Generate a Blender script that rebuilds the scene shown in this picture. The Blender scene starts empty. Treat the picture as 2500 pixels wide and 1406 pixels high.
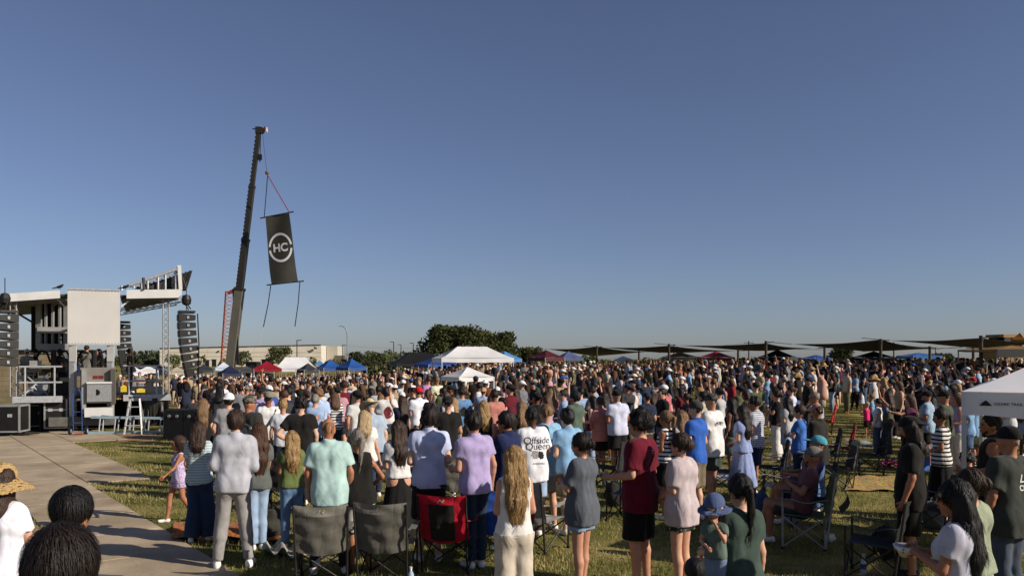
import bpy, math, random
import numpy as np
from mathutils import Vector, Matrix
from mathutils.bvhtree import BVHTree
R = math.radians
SC = bpy.context.scene
COL = SC.collection
# ------------------------------------------------------------------ camera, sky, sun, exposure
FPX, CX, HY, CAMH = 2000.0, 1250.0, 875.0, 2.45      # focal length in photo pixels, centre column, horizon row, eye height
cam_d = bpy.data.cameras.new('camera'); cam = bpy.data.objects.new('camera', cam_d); COL.objects.link(cam)
cam.location = (0, 0, CAMH); cam.rotation_euler = (R(90), 0, 0)
cam_d.sensor_width = 36; cam_d.lens = FPX / 2500 * 36; cam_d.shift_y = (HY - 703) / 2500
cam_d.clip_start = 0.1; cam_d.clip_end = 9000
SC.camera = cam
SUN_AZ, SUN_EL = 113.0, 27.0                          # clockwise from the view axis; degrees up
W = bpy.data.worlds.new('World'); SC.world = W; W.use_nodes = True
nt = W.node_tree; bg = nt.nodes['Background']
sky = nt.nodes.new('ShaderNodeTexSky'); sky.sky_type = 'NISHITA'; sky.sun_disc = False
sky.sun_elevation = R(SUN_EL); sky.sun_rotation = R(SUN_AZ)
sky.altitude = 200; sky.air_density = 0.85; sky.dust_density = 0.6; sky.ozone_density = 5.0
hs = nt.nodes.new('ShaderNodeHueSaturation'); hs.inputs['Saturation'].default_value = 0.88; nt.links.new(sky.outputs[0], hs.inputs['Color'])   # the film's muted blue
tn = nt.nodes.new('ShaderNodeMix'); tn.data_type = 'RGBA'; tn.blend_type = 'MULTIPLY'; tn.inputs[0].default_value = 1; tn.inputs[7].default_value = (1.0, 0.92, 0.97, 1)
nt.links.new(hs.outputs[0], tn.inputs[6]); nt.links.new(tn.outputs[2], bg.inputs[0]); bg.inputs[1].default_value = 0.072
sd = bpy.data.lights.new('sun', 'SUN'); sun = bpy.data.objects.new('sun', sd); COL.objects.link(sun)
sd.energy = 5.0; sd.angle = R(0.5); sd.color = (1.0, 0.91, 0.79)
az, el = R(SUN_AZ), R(SUN_EL)
sdir = Vector((math.sin(az) * math.cos(el), math.cos(az) * math.cos(el), math.sin(el)))
sun.rotation_euler = (-sdir).to_track_quat('-Z', 'Y').to_euler(); sun.location = sdir * 60
SC.view_settings.view_transform = 'Standard'; SC.view_settings.look = 'None'
SC.view_settings.exposure = 0.18; SC.view_settings.gamma = 1.0
SC.cycles.use_denoising = True
SC.cycles.max_bounces = 6; SC.cycles.transparent_max_bounces = 6

# ------------------------------------------------------------------ terrain and pixel helpers
def sst(a, b, x):
    t = np.clip((x - a) / (b - a), 0, 1); return t * t * (3 - 2 * t)
def terrain(x, y):
    x = np.asarray(x, float); y = np.asarray(y, float)
    u = x / np.maximum(y, 4.0)
    g = -0.85 + 1.25 * sst(-0.27, -0.02, u) + 0.33 * sst(0.04, 0.34, u)
    m = sst(-0.30, -0.40, u) * (1 - sst(40, 62, y))
    A = sst(20, 50, y) * (1 - sst(110, 220, y))
    return A * g * (1 - m)
def tz(x, y): return float(terrain(x, y))
def P(px, py, Y): return Vector(((px - CX) / FPX * Y, Y, CAMH - (py - HY) / FPX * Y))
def G(px, Y):
    x = (px - CX) / FPX * Y; return Vector((x, Y, tz(x, Y)))
def gp(px, py):                                       # flat-ground point under a pixel
    Y = CAMH * FPX / (py - HY); return ((px - CX) / FPX * Y, Y)

# ------------------------------------------------------------------ object helpers
def lin(h):
    if not isinstance(h, str): return tuple(h)
    h = h.lstrip('#'); c = [int(h[i:i + 2], 16) / 255 for i in (0, 2, 4)]
    return tuple(v / 12.92 if v <= 0.04045 else ((v + 0.055) / 1.055) ** 2.4 for v in c)
def tag(o, label=None, cat=None, group=None, kind=None):
    if label: o['label'] = label
    if cat: o['category'] = cat
    if group: o['group'] = group
    if kind: o['kind'] = kind
    return o
def empty(name, loc=(0, 0, 0), rz=0.0, label=None, cat=None, group=None):
    o = bpy.data.objects.new(name, None); COL.objects.link(o); o.empty_display_size = 0.2
    o.location = loc; o.rotation_euler = (0, 0, rz)
    return tag(o, label, cat, group)
def link(name, me, mat=None, parent=None):
    o = bpy.data.objects.new(name, me); COL.objects.link(o)
    if len(me.materials) == 0: me.materials.append(None)
    if mat is not None:
        o.material_slots[0].link = 'OBJECT'; o.material_slots[0].material = mat
    if parent is not None: o.parent = parent
    return o
def np_mesh(name, V, Fq, smooth=True, tri=None):
    """mesh from numpy quads (n,4) and optional triangles (m,3)"""
    me = bpy.data.meshes.new(name)
    V = np.asarray(V, np.float32).reshape(-1, 3)
    Fq = np.zeros((0, 4), np.int32) if Fq is None else np.asarray(Fq, np.int32).reshape(-1, 4)
    tri = np.zeros((0, 3), np.int32) if tri is None else np.asarray(tri, np.int32).reshape(-1, 3)
    me.vertices.add(len(V)); me.vertices.foreach_set('co', V.ravel())
    loops = np.concatenate([Fq.ravel(), tri.ravel()])
    me.loops.add(len(loops)); me.loops.foreach_set('vertex_index', loops)
    n = len(Fq) + len(tri); me.polygons.add(n)
    st = np.concatenate([np.arange(len(Fq)) * 4, len(Fq) * 4 + np.arange(len(tri)) * 3]).astype(np.int32)
    me.polygons.foreach_set('loop_start', st)
    me.polygons.foreach_set('use_smooth', np.full(n, smooth))
    me.update(calc_edges=True)
    return me
class MB:
    """collects boxes, bars, sheets and lathes into one mesh"""
    def __init__(s): s.v = []; s.f = []
    def _add(s, vs, fs):
        b = len(s.v); s.v += [tuple(v) for v in vs]; s.f += [tuple(b + i for i in f) for f in fs]; return s
    def box(s, c, d, rz=0.0, M=None):
        hx, hy, hz = d[0] / 2, d[1] / 2, d[2] / 2
        m = M if M is not None else Matrix.Rotation(rz, 3, 'Z'); c = Vector(c)
        vs = [c + m @ Vector((x * hx, y * hy, z * hz)) for z in (-1, 1) for x, y in ((-1, -1), (1, -1), (1, 1), (-1, 1))]
        return s._add(vs, [(3, 2, 1, 0), (4, 5, 6, 7), (0, 1, 5, 4), (1, 2, 6, 5), (2, 3, 7, 6), (3, 0, 4, 7)])
    def bar(s, a, b, r, r2=None, n=6):
        a, b = Vector(a), Vector(b); r2 = r if r2 is None else r2
        d = (b - a).normalized(); u = d.orthogonal().normalized(); w = d.cross(u)
        vs = []
        for p, q in ((a, r), (b, r2)):
            vs += [p + (u * math.cos(t) + w * math.sin(t)) * q for t in [2 * math.pi * i / n for i in range(n)]]
        fs = [(i, (i + 1) % n, n + (i + 1) % n, n + i) for i in range(n)] + [tuple(range(n - 1, -1, -1)), tuple(range(n, 2 * n))]
        return s._add(vs, fs)
    def beam(s, a, b, w, h):                          # rectangular bar, w horizontal, h the other way
        a, b = Vector(a), Vector(b); d = (b - a).normalized()
        x = d.cross(Vector((0, 0, 1)))
        x = Vector((1, 0, 0)) if x.length < 1e-4 else x.normalized(); z = x.cross(d)
        vs = [p + x * (i * w / 2) + z * (j * h / 2) for p in (a, b) for i, j in ((-1, -1), (1, -1), (1, 1), (-1, 1))]
        return s._add(vs, [(0, 1, 2, 3), (7, 6, 5, 4), (0, 4, 5, 1), (1, 5, 6, 2), (2, 6, 7, 3), (3, 7, 4, 0)])
    def path(s, pts, r, n=5):
        for a, b in zip(pts[:-1], pts[1:]): s.bar(a, b, r, n=n)
        return s
    def lathe(s, c, prof, n=12, axis='Z'):
        c = Vector(c); vs = []
        for r, z in prof:
            for i in range(n):
                t = 2 * math.pi * i / n; p = Vector((r * math.cos(t), r * math.sin(t), z))
                if axis == 'X': p = Vector((p.z, p.x, p.y))
                if axis == 'Y': p = Vector((p.x, p.z, p.y))
                vs.append(c + p)
        fs = [(k * n + i, k * n + (i + 1) % n, (k + 1) * n + (i + 1) % n, (k + 1) * n + i) for k in range(len(prof) - 1) for i in range(n)]
        fs += [tuple(range(n - 1, -1, -1)), tuple((len(prof) - 1) * n + i for i in range(n))]
        return s._add(vs, fs)
    def prism(s, poly, off):                          # closed polygon of 3D points pushed by off
        poly = [Vector(p) for p in poly]; off = Vector(off); n = len(poly)
        return s._add(poly + [p + off for p in poly], [tuple(range(n - 1, -1, -1)), tuple(range(n, 2 * n))] + [(i, (i + 1) % n, n + (i + 1) % n, n + i) for i in range(n)])
    def grid(s, fn, nu, nv):                          # fn(u,v) -> point
        vs = [fn(i / nu, j / nv) for j in range(nv + 1) for i in range(nu + 1)]
        return s._add(vs, [(j * (nu + 1) + i, j * (nu + 1) + i + 1, (j + 1) * (nu + 1) + i + 1, (j + 1) * (nu + 1) + i) for j in range(nv) for i in range(nu)])
    def mesh(s, name, smooth=False):
        me = bpy.data.meshes.new(name); me.from_pydata(s.v, [], s.f)
        if smooth: me.polygons.foreach_set('use_smooth', [True] * len(me.polygons))
        me.update(); return me
    def build(s, name, mat, parent=None, smooth=False): return link(name, s.mesh(name, smooth), mat, parent)
def copy_tree(o, parent=None):
    c = o.copy(); COL.objects.link(c); c.parent = parent
    for ch in o.children: copy_tree(ch, c)
    return c

TEXTS = {}
def _make_text(key):
    body, size, bold, align = key
    cu = bpy.data.curves.new('t', 'FONT'); cu.body = body; cu.size = size; cu.offset = bold; cu.align_x = align; cu.align_y = 'CENTER'
    ob = bpy.data.objects.new('t', cu); COL.objects.link(ob); dg = bpy.context.evaluated_depsgraph_get(); me = bpy.data.meshes.new_from_object(ob.evaluated_get(dg))
    bpy.data.objects.remove(ob); bpy.data.curves.remove(cu); me.materials.clear(); TEXTS[key] = me
for key in (('HC', 1.0, .035, 'CENTER'), ('OZARK TRAIL', .085, .002, 'LEFT'), ('ERS AND SHADES', .15, .004, 'RIGHT'), ('Offside', .135, -.0008, 'CENTER'), ('Queen', .135, -.0008, 'CENTER'), ('KNOXVILLE', .035, 0, 'CENTER'), ('LEAD', .105, .003, 'CENTER'), ('CHURCH', .07, .002, 'CENTER'), ('JESUCRISTO', .06, .001, 'CENTER'), ('SPORT', .08, .001, 'CENTER'), ('T', .055, .001, 'CENTER')): _make_text(key)
def text_mesh(body, size, extrude=0.0, bold=0.0, align='CENTER'): return TEXTS[(body, size, bold, align)]
# ------------------------------------------------------------------ materials
MATS = {}
def principled(name):
    m = bpy.data.materials.new(name); m.use_nodes = True
    return m, m.node_tree, m.node_tree.nodes['Principled BSDF']
def noise_col(nt, c1, c2, scale, detail=4, coord='Object', lo=0.35, hi=0.65, vec_scale=None):
    tc = nt.nodes.new('ShaderNodeTexCoord'); src = tc.outputs[coord]
    if vec_scale:
        mp = nt.nodes.new('ShaderNodeMapping'); mp.inputs['Scale'].default_value = vec_scale
        nt.links.new(src, mp.inputs[0]); src = mp.outputs[0]
    n = nt.nodes.new('ShaderNodeTexNoise'); n.inputs['Scale'].default_value = scale; n.inputs['Detail'].default_value = detail
    nt.links.new(src, n.inputs['Vector'])
    r = nt.nodes.new('ShaderNodeValToRGB'); r.color_ramp.elements[0].position = lo; r.color_ramp.elements[1].position = hi
    r.color_ramp.elements[0].color = (*c1, 1); r.color_ramp.elements[1].color = (*c2, 1)
    nt.links.new(n.outputs['Fac'], r.inputs[0])
    return n, r, src
def add_bump(nt, b, hsock, strength, dist):
    bp = nt.nodes.new('ShaderNodeBump'); bp.inputs['Strength'].default_value = strength; bp.inputs['Distance'].default_value = dist
    nt.links.new(hsock, bp.inputs['Height']); nt.links.new(bp.outputs[0], b.inputs['Normal'])
def mat(key, col, rough=0.7, metal=0.0, var=0.12, scale=6.0, bump=0.0, bdist=0.01, vec_scale=None, spec=0.4, transl=0.0):
    """plain surface with slight blotchy variation"""
    if key in MATS: return MATS[key]
    m, nt, b = principled(key); c = lin(col)
    c1 = tuple(v * (1 - var) for v in c); c2 = tuple(min(1, v * (1 + var)) for v in c)
    n, r, src = noise_col(nt, c1, c2, scale, vec_scale=vec_scale)
    nt.links.new(r.outputs[0], b.inputs['Base Color'])
    b.inputs['Roughness'].default_value = rough; b.inputs['Metallic'].default_value = metal
    b.inputs['Specular IOR Level'].default_value = spec
    if bump: add_bump(nt, b, n.outputs['Fac'], bump, bdist)
    if transl:
        t = nt.nodes.new('ShaderNodeBsdfTranslucent'); nt.links.new(r.outputs[0], t.inputs[0])
        mx = nt.nodes.new('ShaderNodeMixShader'); mx.inputs[0].default_value = transl
        nt.links.new(b.outputs[0], mx.inputs[1]); nt.links.new(t.outputs[0], mx.inputs[2])
        nt.links.new(mx.outputs[0], nt.nodes['Material Output'].inputs[0])
    MATS[key] = m; return m
def cloth(col, pat=None, col2=None):
    """garment fabric: weave bump, creases, optional printed pattern"""
    key = 'cloth_%s_%s_%s' % (col, pat, col2)
    if key in MATS: return MATS[key]
    m, nt, b = principled(key); c = lin(col)
    n, r, src = noise_col(nt, tuple(v * 0.86 for v in c), tuple(min(1, v * 1.1) for v in c), 9.0, 3)
    colout = r.outputs[0]
    if pat:
        mix = nt.nodes.new('ShaderNodeMix'); mix.data_type = 'RGBA'
        mix.inputs[7].default_value = (*lin(col2), 1); nt.links.new(colout, mix.inputs[6])
        if pat in ('stripe', 'finestripe'):
            wv = nt.nodes.new('ShaderNodeTexWave'); wv.bands_direction = 'Z'; wv.inputs['Scale'].default_value = 5.0 if pat == 'stripe' else 9.0
            wv.inputs['Distortion'].default_value = 0.6; wv.inputs['Detail'].default_value = 1
            nt.links.new(src, wv.inputs[0]); f = wv.outputs['Fac']; thr = 0.62
        elif pat == 'floral':
            wv = nt.nodes.new('ShaderNodeTexVoronoi'); wv.inputs['Scale'].default_value = 38
            nt.links.new(src, wv.inputs[0]); f = wv.outputs['Distance']; thr = None
        elif pat == 'camo':
            wv = nt.nodes.new('ShaderNodeTexNoise'); wv.inputs['Scale'].default_value = 22; nt.links.new(src, wv.inputs[0]); f = wv.outputs['Fac']; thr = 0.52
        else:
            wv = nt.nodes.new('ShaderNodeTexChecker'); wv.inputs['Scale'].default_value = 60; nt.links.new(src, wv.inputs[0]); f = wv.outputs['Fac']; thr = 0.5
        mt = nt.nodes.new('ShaderNodeMath'); mt.operation = 'GREATER_THAN' if thr is not None else 'LESS_THAN'
        mt.inputs[1].default_value = thr if thr is not None else 0.32
        nt.links.new(f, mt.inputs[0]); nt.links.new(mt.outputs[0], mix.inputs[0]); colout = mix.outputs[2]
    nt.links.new(colout, b.inputs['Base Color'])
    b.inputs['Roughness'].default_value = 0.92; b.inputs['Specular IOR Level'].default_value = 0.15
    b.inputs['Sheen Weight'].default_value = 0.08
    n2 = nt.nodes.new('ShaderNodeTexNoise'); n2.inputs['Scale'].default_value = 5.5; n2.inputs['Detail'].default_value = 2.0; n2.inputs['Distortion'].default_value = 0.9
    mp = nt.nodes.new('ShaderNodeMapping'); mp.inputs['Scale'].default_value = (0.8, 0.8, 0.34); nt.links.new(src, mp.inputs[0]); nt.links.new(mp.outputs[0], n2.inputs['Vector'])
    s1 = nt.nodes.new('ShaderNodeMath'); s1.operation = 'SUBTRACT'; s1.inputs[1].default_value = .5; nt.links.new(n2.outputs['Fac'], s1.inputs[0])
    s2 = nt.nodes.new('ShaderNodeMath'); s2.operation = 'ABSOLUTE'; nt.links.new(s1.outputs[0], s2.inputs[0])
    s3 = nt.nodes.new('ShaderNodeMath'); s3.operation = 'POWER'; s3.inputs[1].default_value = .6; nt.links.new(s2.outputs[0], s3.inputs[0])
    add_bump(nt, b, s3.outputs[0], 0.34, 0.03)
    MATS[key] = m; return m
def skin(i):
    tones = ['#b98a70', '#c59a80', '#a37053', '#7d5039', '#4f3324', '#cca78f']
    key = 'skin_%d' % i
    if key in MATS: return MATS[key]
    m, nt, b = principled(key); c = lin(tones[i])
    n, r, src = noise_col(nt, (c[0] * 0.92, c[1] * 0.82, c[2] * 0.78), c, 14, 3)
    nt.links.new(r.outputs[0], b.inputs['Base Color']); b.inputs['Roughness'].default_value = 0.52
    b.inputs['Specular IOR Level'].default_value = 0.35
    b.inputs['Subsurface Weight'].default_value = 0.12; b.inputs['Subsurface Radius'].default_value = (0.02, 0.008, 0.004); b.inputs['Subsurface Scale'].default_value = 0.5
    MATS[key] = m; return m
HAIRC = {'black': '#120f0d', 'darkbrown': '#1e1510', 'brown': '#34241a', 'auburn': '#442a1b', 'lightbrown': '#523a27', 'blond': '#8f7148', 'paleblond': '#a58d69', 'grey': '#7b7369', 'sandy': '#71553a'}
def hairm(kind):
    key = 'hair_' + kind
    if key in MATS: return MATS[key]
    m, nt, b = principled(key); c = lin(HAIRC[kind])
    n, r, src = noise_col(nt, tuple(v * 0.5 for v in c), tuple(min(1, v * 1.5) for v in c), 30, 4, vec_scale=(4, 4, 0.35), lo=0.3, hi=0.7)
    nt.links.new(r.outputs[0], b.inputs['Base Color']); b.inputs['Roughness'].default_value = 0.55; b.inputs['Specular IOR Level'].default_value = 0.3
    add_bump(nt, b, n.outputs['Fac'], 0.7, 0.012)
    MATS[key] = m; return m
M_ALU = mat('aluminium', '#acadae', 0.42, 0.3, 0.12, 12)
M_WHITEP = mat('white_paint', '#c4c2be', 0.5, 0, 0.05, 2.5)
M_BLACKP = mat('black_paint', '#141312', 0.55, 0, 0.25, 5)
M_DARK = mat('dark_steel', '#2c2a27', 0.5, 0.4, 0.25, 7)
M_RUB = mat('rubber', '#0d0d0d', 0.85, 0, 0.2, 9)
M_GREYP = mat('grey_paint', '#8f8f8c', 0.5, 0.2, 0.12, 4)
M_GLASS = mat('dark_glass', '#10161c', 0.08, 0, 0.1, 2, spec=0.6)
# ------------------------------------------------------------------ implicit surfaces -> quads (surface nets)
def A3(*v): return np.array(v, np.float32)
class Field:
    def __init__(s, lo, hi, v):
        s.v = v; s.lo = np.array(lo, np.float32) - 2 * v
        s.n = np.ceil((np.array(hi) + 2 * v - s.lo) / v).astype(int) + 1
        s.F = np.full(tuple(s.n), 0.4, np.float32)
        s.ax = [(s.lo[i] + v * np.arange(s.n[i])).astype(np.float32) for i in range(3)]
    def block(s, lo, hi):
        sl = []
        for i in range(3):
            a = int(max(0, math.floor((lo[i] - s.lo[i]) / s.v))); b = int(min(s.n[i], math.ceil((hi[i] - s.lo[i]) / s.v) + 1))
            if b <= a: return None, None
            sl.append(slice(a, b))
        X = s.ax[0][sl[0]][:, None, None]; Y = s.ax[1][sl[1]][None, :, None]; Z = s.ax[2][sl[2]][None, None, :]
        return tuple(sl), (X, Y, Z)
    def comb(s, sl, d, k):
        a = s.F[sl]
        if k > 0:
            h = np.maximum(k - np.abs(a - d), 0) / k; s.F[sl] = np.minimum(a, d) - h * h * k * 0.25
        else: s.F[sl] = np.minimum(a, d)
    def cone(s, a, b, ra, rb, k=0.03, cut=False, sq=1.0):
        a = np.asarray(a, np.float32); b = np.asarray(b, np.float32); R_ = max(ra, rb) + k + 2 * s.v
        sl, g = s.block(np.minimum(a, b) - R_, np.maximum(a, b) + R_)
        if sl is None: return s
        d = b - a; L2 = float(d @ d) + 1e-9
        px, py, pz = g[0] - a[0], g[1] - a[1], g[2] - a[2]
        dt = (px * d[0] + py * d[1] + pz * d[2]) / L2; t = np.clip(dt, 0, 1)
        q = np.sqrt((px - t * d[0]) ** 2 + ((py - t * d[1]) / sq) ** 2 + (pz - t * d[2]) ** 2) - (ra + (rb - ra) * t)
        if cut: q = np.maximum(q, (dt - 1) * math.sqrt(L2))
        s.comb(sl, q, k); return s
    def ell(s, c, r, k=0.02, M=None, sub=False):
        c = np.asarray(c, np.float32); r = np.asarray(r, np.float32); e = float(r.max()) + k + 2 * s.v
        sl, g = s.block(c - e, c + e)
        if sl is None: return s
        x, y, z = g[0] - c[0], g[1] - c[1], g[2] - c[2]
        if M is not None:
            x, y, z = (M[0, 0] * x + M[1, 0] * y + M[2, 0] * z, M[0, 1] * x + M[1, 1] * y + M[2, 1] * z, M[0, 2] * x + M[1, 2] * y + M[2, 2] * z)
        q = np.sqrt((x / r[0]) ** 2 + (y / r[1]) ** 2 + (z / r[2]) ** 2)
        d = (q - 1) * float(np.sort(r)[1] if r.min() < 0.35 * r.max() else r.min())
        if r.min() < 0.35 * r.max(): d = (q - 1) * float(r.min()) * 1.3
        if sub: s.F[sl] = np.maximum(s.F[sl], -d)
        else: s.comb(sl, d, k)
        return s
    def half(s, p, n):                                 # keep the side where (x-p).n < 0
        n = np.asarray(n, np.float32); n = n / np.linalg.norm(n)
        X, Y, Z = s.ax[0][:, None, None], s.ax[1][None, :, None], s.ax[2][None, None, :]
        s.F = np.maximum(s.F, (X - p[0]) * n[0] + (Y - p[1]) * n[1] + (Z - p[2]) * n[2]); return s
    def rough(s, amp, fx, fz, seed, warp=0.6, ridge=False):
        idx = np.nonzero(np.abs(s.F) < amp + 2.5 * s.v)
        x, y, z = s.ax[0][idx[0]], s.ax[1][idx[1]], s.ax[2][idx[2]]
        rg = np.random.RandomState(seed); n = 0
        wx = warp * np.sin(9 * z + rg.rand() * 6 + 5 * x); wy = warp * np.sin(7 * z + 6 * y + rg.rand() * 6)
        for i in range(5):
            t = rg.rand() * 6.28; f = fx * (0.6 + 0.9 * rg.rand())
            w_ = np.sin(f * (x * math.cos(t) + y * math.sin(t)) + fz * (rg.rand() - 0.5) * 2.4 * z + wx * 2 + wy * rg.randn() + rg.rand() * 6); n = n + ((1.3 - 2.2 * np.sqrt(np.abs(w_) + .01)) if ridge else w_)
        s.F[idx] += amp * n / 2.5; return s
    def nets(s):
        F = s.F; ins = F < 0; n = s.n
        acc = np.zeros(tuple(n - 1) + (3,), np.float32); cnt = np.zeros(tuple(n - 1), np.float32)
        for axis in range(3):
            sa = [slice(None)] * 3; sb = [slice(None)] * 3; sa[axis] = slice(0, -1); sb[axis] = slice(1, None)
            fa, fb = F[tuple(sa)], F[tuple(sb)]; ch = ins[tuple(sa)] != ins[tuple(sb)]
            I = np.nonzero(ch); t = fa[I] / (fa[I] - fb[I])
            o1, o2 = [a for a in range(3) if a != axis]
            for d1 in (0, 1):
                for d2 in (0, 1):
                    c = [I[0].copy(), I[1].copy(), I[2].copy()]; c[o1] = c[o1] - d1; c[o2] = c[o2] - d2
                    ok = (c[o1] >= 0) & (c[o2] >= 0) & (c[o1] < n[o1] - 1) & (c[o2] < n[o2] - 1)
                    ci = tuple(q[ok] for q in c); p = np.zeros((ok.sum(), 3), np.float32)
                    p[:, axis] = t[ok]; p[:, o1] = d1; p[:, o2] = d2
                    np.add.at(acc, ci, p); np.add.at(cnt, ci, 1)
        C = np.nonzero(cnt > 0); vid = np.full(tuple(n - 1), -1, np.int64); vid[C] = np.arange(len(C[0]))
        V = (np.stack(C, 1) + acc[C] / cnt[C][:, None]) * s.v + s.lo
        Q = []
        for axis in range(3):
            sa = [slice(None)] * 3; sb = [slice(None)] * 3; sa[axis] = slice(0, -1); sb[axis] = slice(1, None)
            ia, ib = ins[tuple(sa)], ins[tuple(sb)]; o1, o2 = (axis + 1) % 3, (axis + 2) % 3
            for flip, ch in ((False, ia & ~ib), (True, ~ia & ib)):
                I = np.nonzero(ch); ok = (I[o1] > 0) & (I[o2] > 0) & (I[o1] < n[o1] - 1) & (I[o2] < n[o2] - 1)
                I = [q[ok] for q in I]; ids = []
                for d1, d2 in ((1, 1), (0, 1), (0, 0), (1, 0)):
                    c = [I[0].copy(), I[1].copy(), I[2].copy()]; c[o1] = c[o1] - d1; c[o2] = c[o2] - d2; ids.append(vid[tuple(c)])
                q = np.stack(ids, 1); Q.append(q[:, ::-1] if flip else q)
        return V, np.concatenate(Q)
def tube_pts(pts, rs, n=6):
    V = []; Q = []
    for i, (p, r) in enumerate(zip(pts, rs)):
        d = Vector(pts[min(i + 1, len(pts) - 1)]) - Vector(pts[max(i - 1, 0)]); d.normalize(); u = d.orthogonal().normalized(); w = d.cross(u)
        V += [Vector(p) + (u * math.cos(6.2832 * j / n) + w * math.sin(6.2832 * j / n)) * r for j in range(n)]
    for i in range(len(pts) - 1):
        Q += [(i * n + j, i * n + (j + 1) % n, (i + 1) * n + (j + 1) % n, (i + 1) * n + j) for j in range(n)]
    k = (len(pts) - 1) * n
    if n == 6: Q += [(k, k + 1, k + 2, k + 3), (k, k + 3, k + 4, k + 5)]
    return [tuple(v) for v in V], Q

# ------------------------------------------------------------------ the figure: skeleton in a 1.75 m frame, y forward
ARMS = {  # elbow, wrist for the right side (x mirrored for the left)
    'down': ((.245, -.03, 1.14), (.255, .05, .90)), 'clasp': ((.235, -.03, 1.15), (.06, .21, 1.06)), 'chest': ((.25, .05, 1.16), (.05, .25, 1.22)),
    'hips': ((.36, -.12, 1.17), (.19, .05, 1.03)), 'crossed': ((.245, .07, 1.17), (-.07, .21, 1.18)), 'raised': ((.27, .13, 1.60), (.25, .17, 1.86)),
    'hold': ((.230, -.03, 1.14), (.19, .24, 1.10)), 'phone': ((.24, .12, 1.2), (.10, .31, 1.42)), 'back': ((.28, -.12, 1.15), (.05, -.18, 1.0)),
    'pocket': ((.255, -.06, 1.14), (.20, .08, .94)), 'face': ((.20, .19, 1.2), (.05, .17, 1.45)), 'lap': ((.25, .06, 1.17), (.09, .32, 1.12)),
    'around': ((.43, -.04, 1.35), (.64, .02, 1.37)), 'reach': ((.30, .22, 1.33), (.28, .46, 1.40)), 'swing': ((.27, .14, 1.17), (.26, .33, 1.03)), 'swingb': ((.27, -.16, 1.16), (.27, -.17, .93))}
def rotm(yaw=0, pitch=0, roll=0):
    return np.array(Matrix.Rotation(yaw, 3, 'Z') @ Matrix.Rotation(pitch, 3, 'X') @ Matrix.Rotation(roll, 3, 'Y'), np.float32)
class Skel:
    def __init__(k, sp):
        g = sp.get; k.f = g('sex', 'm') == 'f'; k.b = g('build', 1.0); k.kid = g('kid', False)
        k.seat = g('seat', False); k.dz = -0.47 if k.seat else 0.0
        lean = R(g('lean', -14 if k.seat else 0)); sway = R(g('sway', 0))
        k.Rt = np.array(Matrix.Rotation(-lean, 3, 'X') @ Matrix.Rotation(sway, 3, 'Y'), np.float32)
        k.pel = A3(0, 0, .95)
        yaw, pit, rol = R(g('yaw', 0)), R(g('pitch', 0)), R(g('roll', 0))
        k.Rh = k.Rt @ rotm(yaw, pit, rol); k.hs = g('hs', 1.36 if k.kid else 1.09)
        k.hc = k.U((0, .012, 1.615 + .085 * (k.hs - 1) + g('neck', 0))); k.top = 1.615 + .085 * (k.hs - 1) + .122 * k.hs + g('neck', 0)
        k.sw = (.150 if k.f else .182) * (0.5 + 0.5 * k.b)
        k.arm = {}
        al, ar = g('arms', ('down', 'down'))
        for sgn, a in ((-1, al), (1, ar)):
            e, w = ARMS[a] if isinstance(a, str) else a
            f = (k.sw / .176)
            k.arm[sgn] = (k.U((sgn * k.sw, -.01, 1.405)), k.U((sgn * e[0] * (f if a != 'around' else 1), e[1], e[2])), k.U((sgn * w[0], w[1], w[2])))
        st = g('legs', 'stand'); k.leg = {}
        for sgn in (-1, 1):
            hip = A3(sgn * .088, 0, .92 + k.dz)
            if k.seat: kn, an = A3(sgn * .13, .43, .50), A3(sgn * .14, .42 + (.1 if sgn > 0 else .0), .085)
            elif st == 'walk': kn, an = A3(sgn * .09, .05 + .12 * sgn, .51), A3(sgn * .085, .26 * sgn - .04, .085 + (.07 if sgn < 0 else 0))
            elif st == 'wide': kn, an = A3(sgn * .14, .02, .50), A3(sgn * .19, -.02, .085)
            elif st == 'shift': kn, an = A3(sgn * .10 + .02, .05 if sgn > 0 else .0, .50), A3(sgn * .12, .07 if sgn > 0 else -.04, .085)
            elif st == 'close': kn, an = A3(sgn * .075, .015, .50), A3(sgn * .07, -.02, .085)
            else: kn, an = A3(sgn * .10, .015, .50), A3(sgn * .115, -.025, .085)
            t = sgn * R(g('toe', 12)); k.leg[sgn] = (hip, kn, an, an + A3(.155 * math.sin(t), .155 * math.cos(t), -.054))
    def U(k, p): p = k.Rt @ (np.asarray(p, np.float32) - k.pel) + k.pel; p[2] += k.dz; return p
    def H(k, p): return k.Rh @ (np.asarray(p, np.float32) * k.hs) + k.hc
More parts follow.
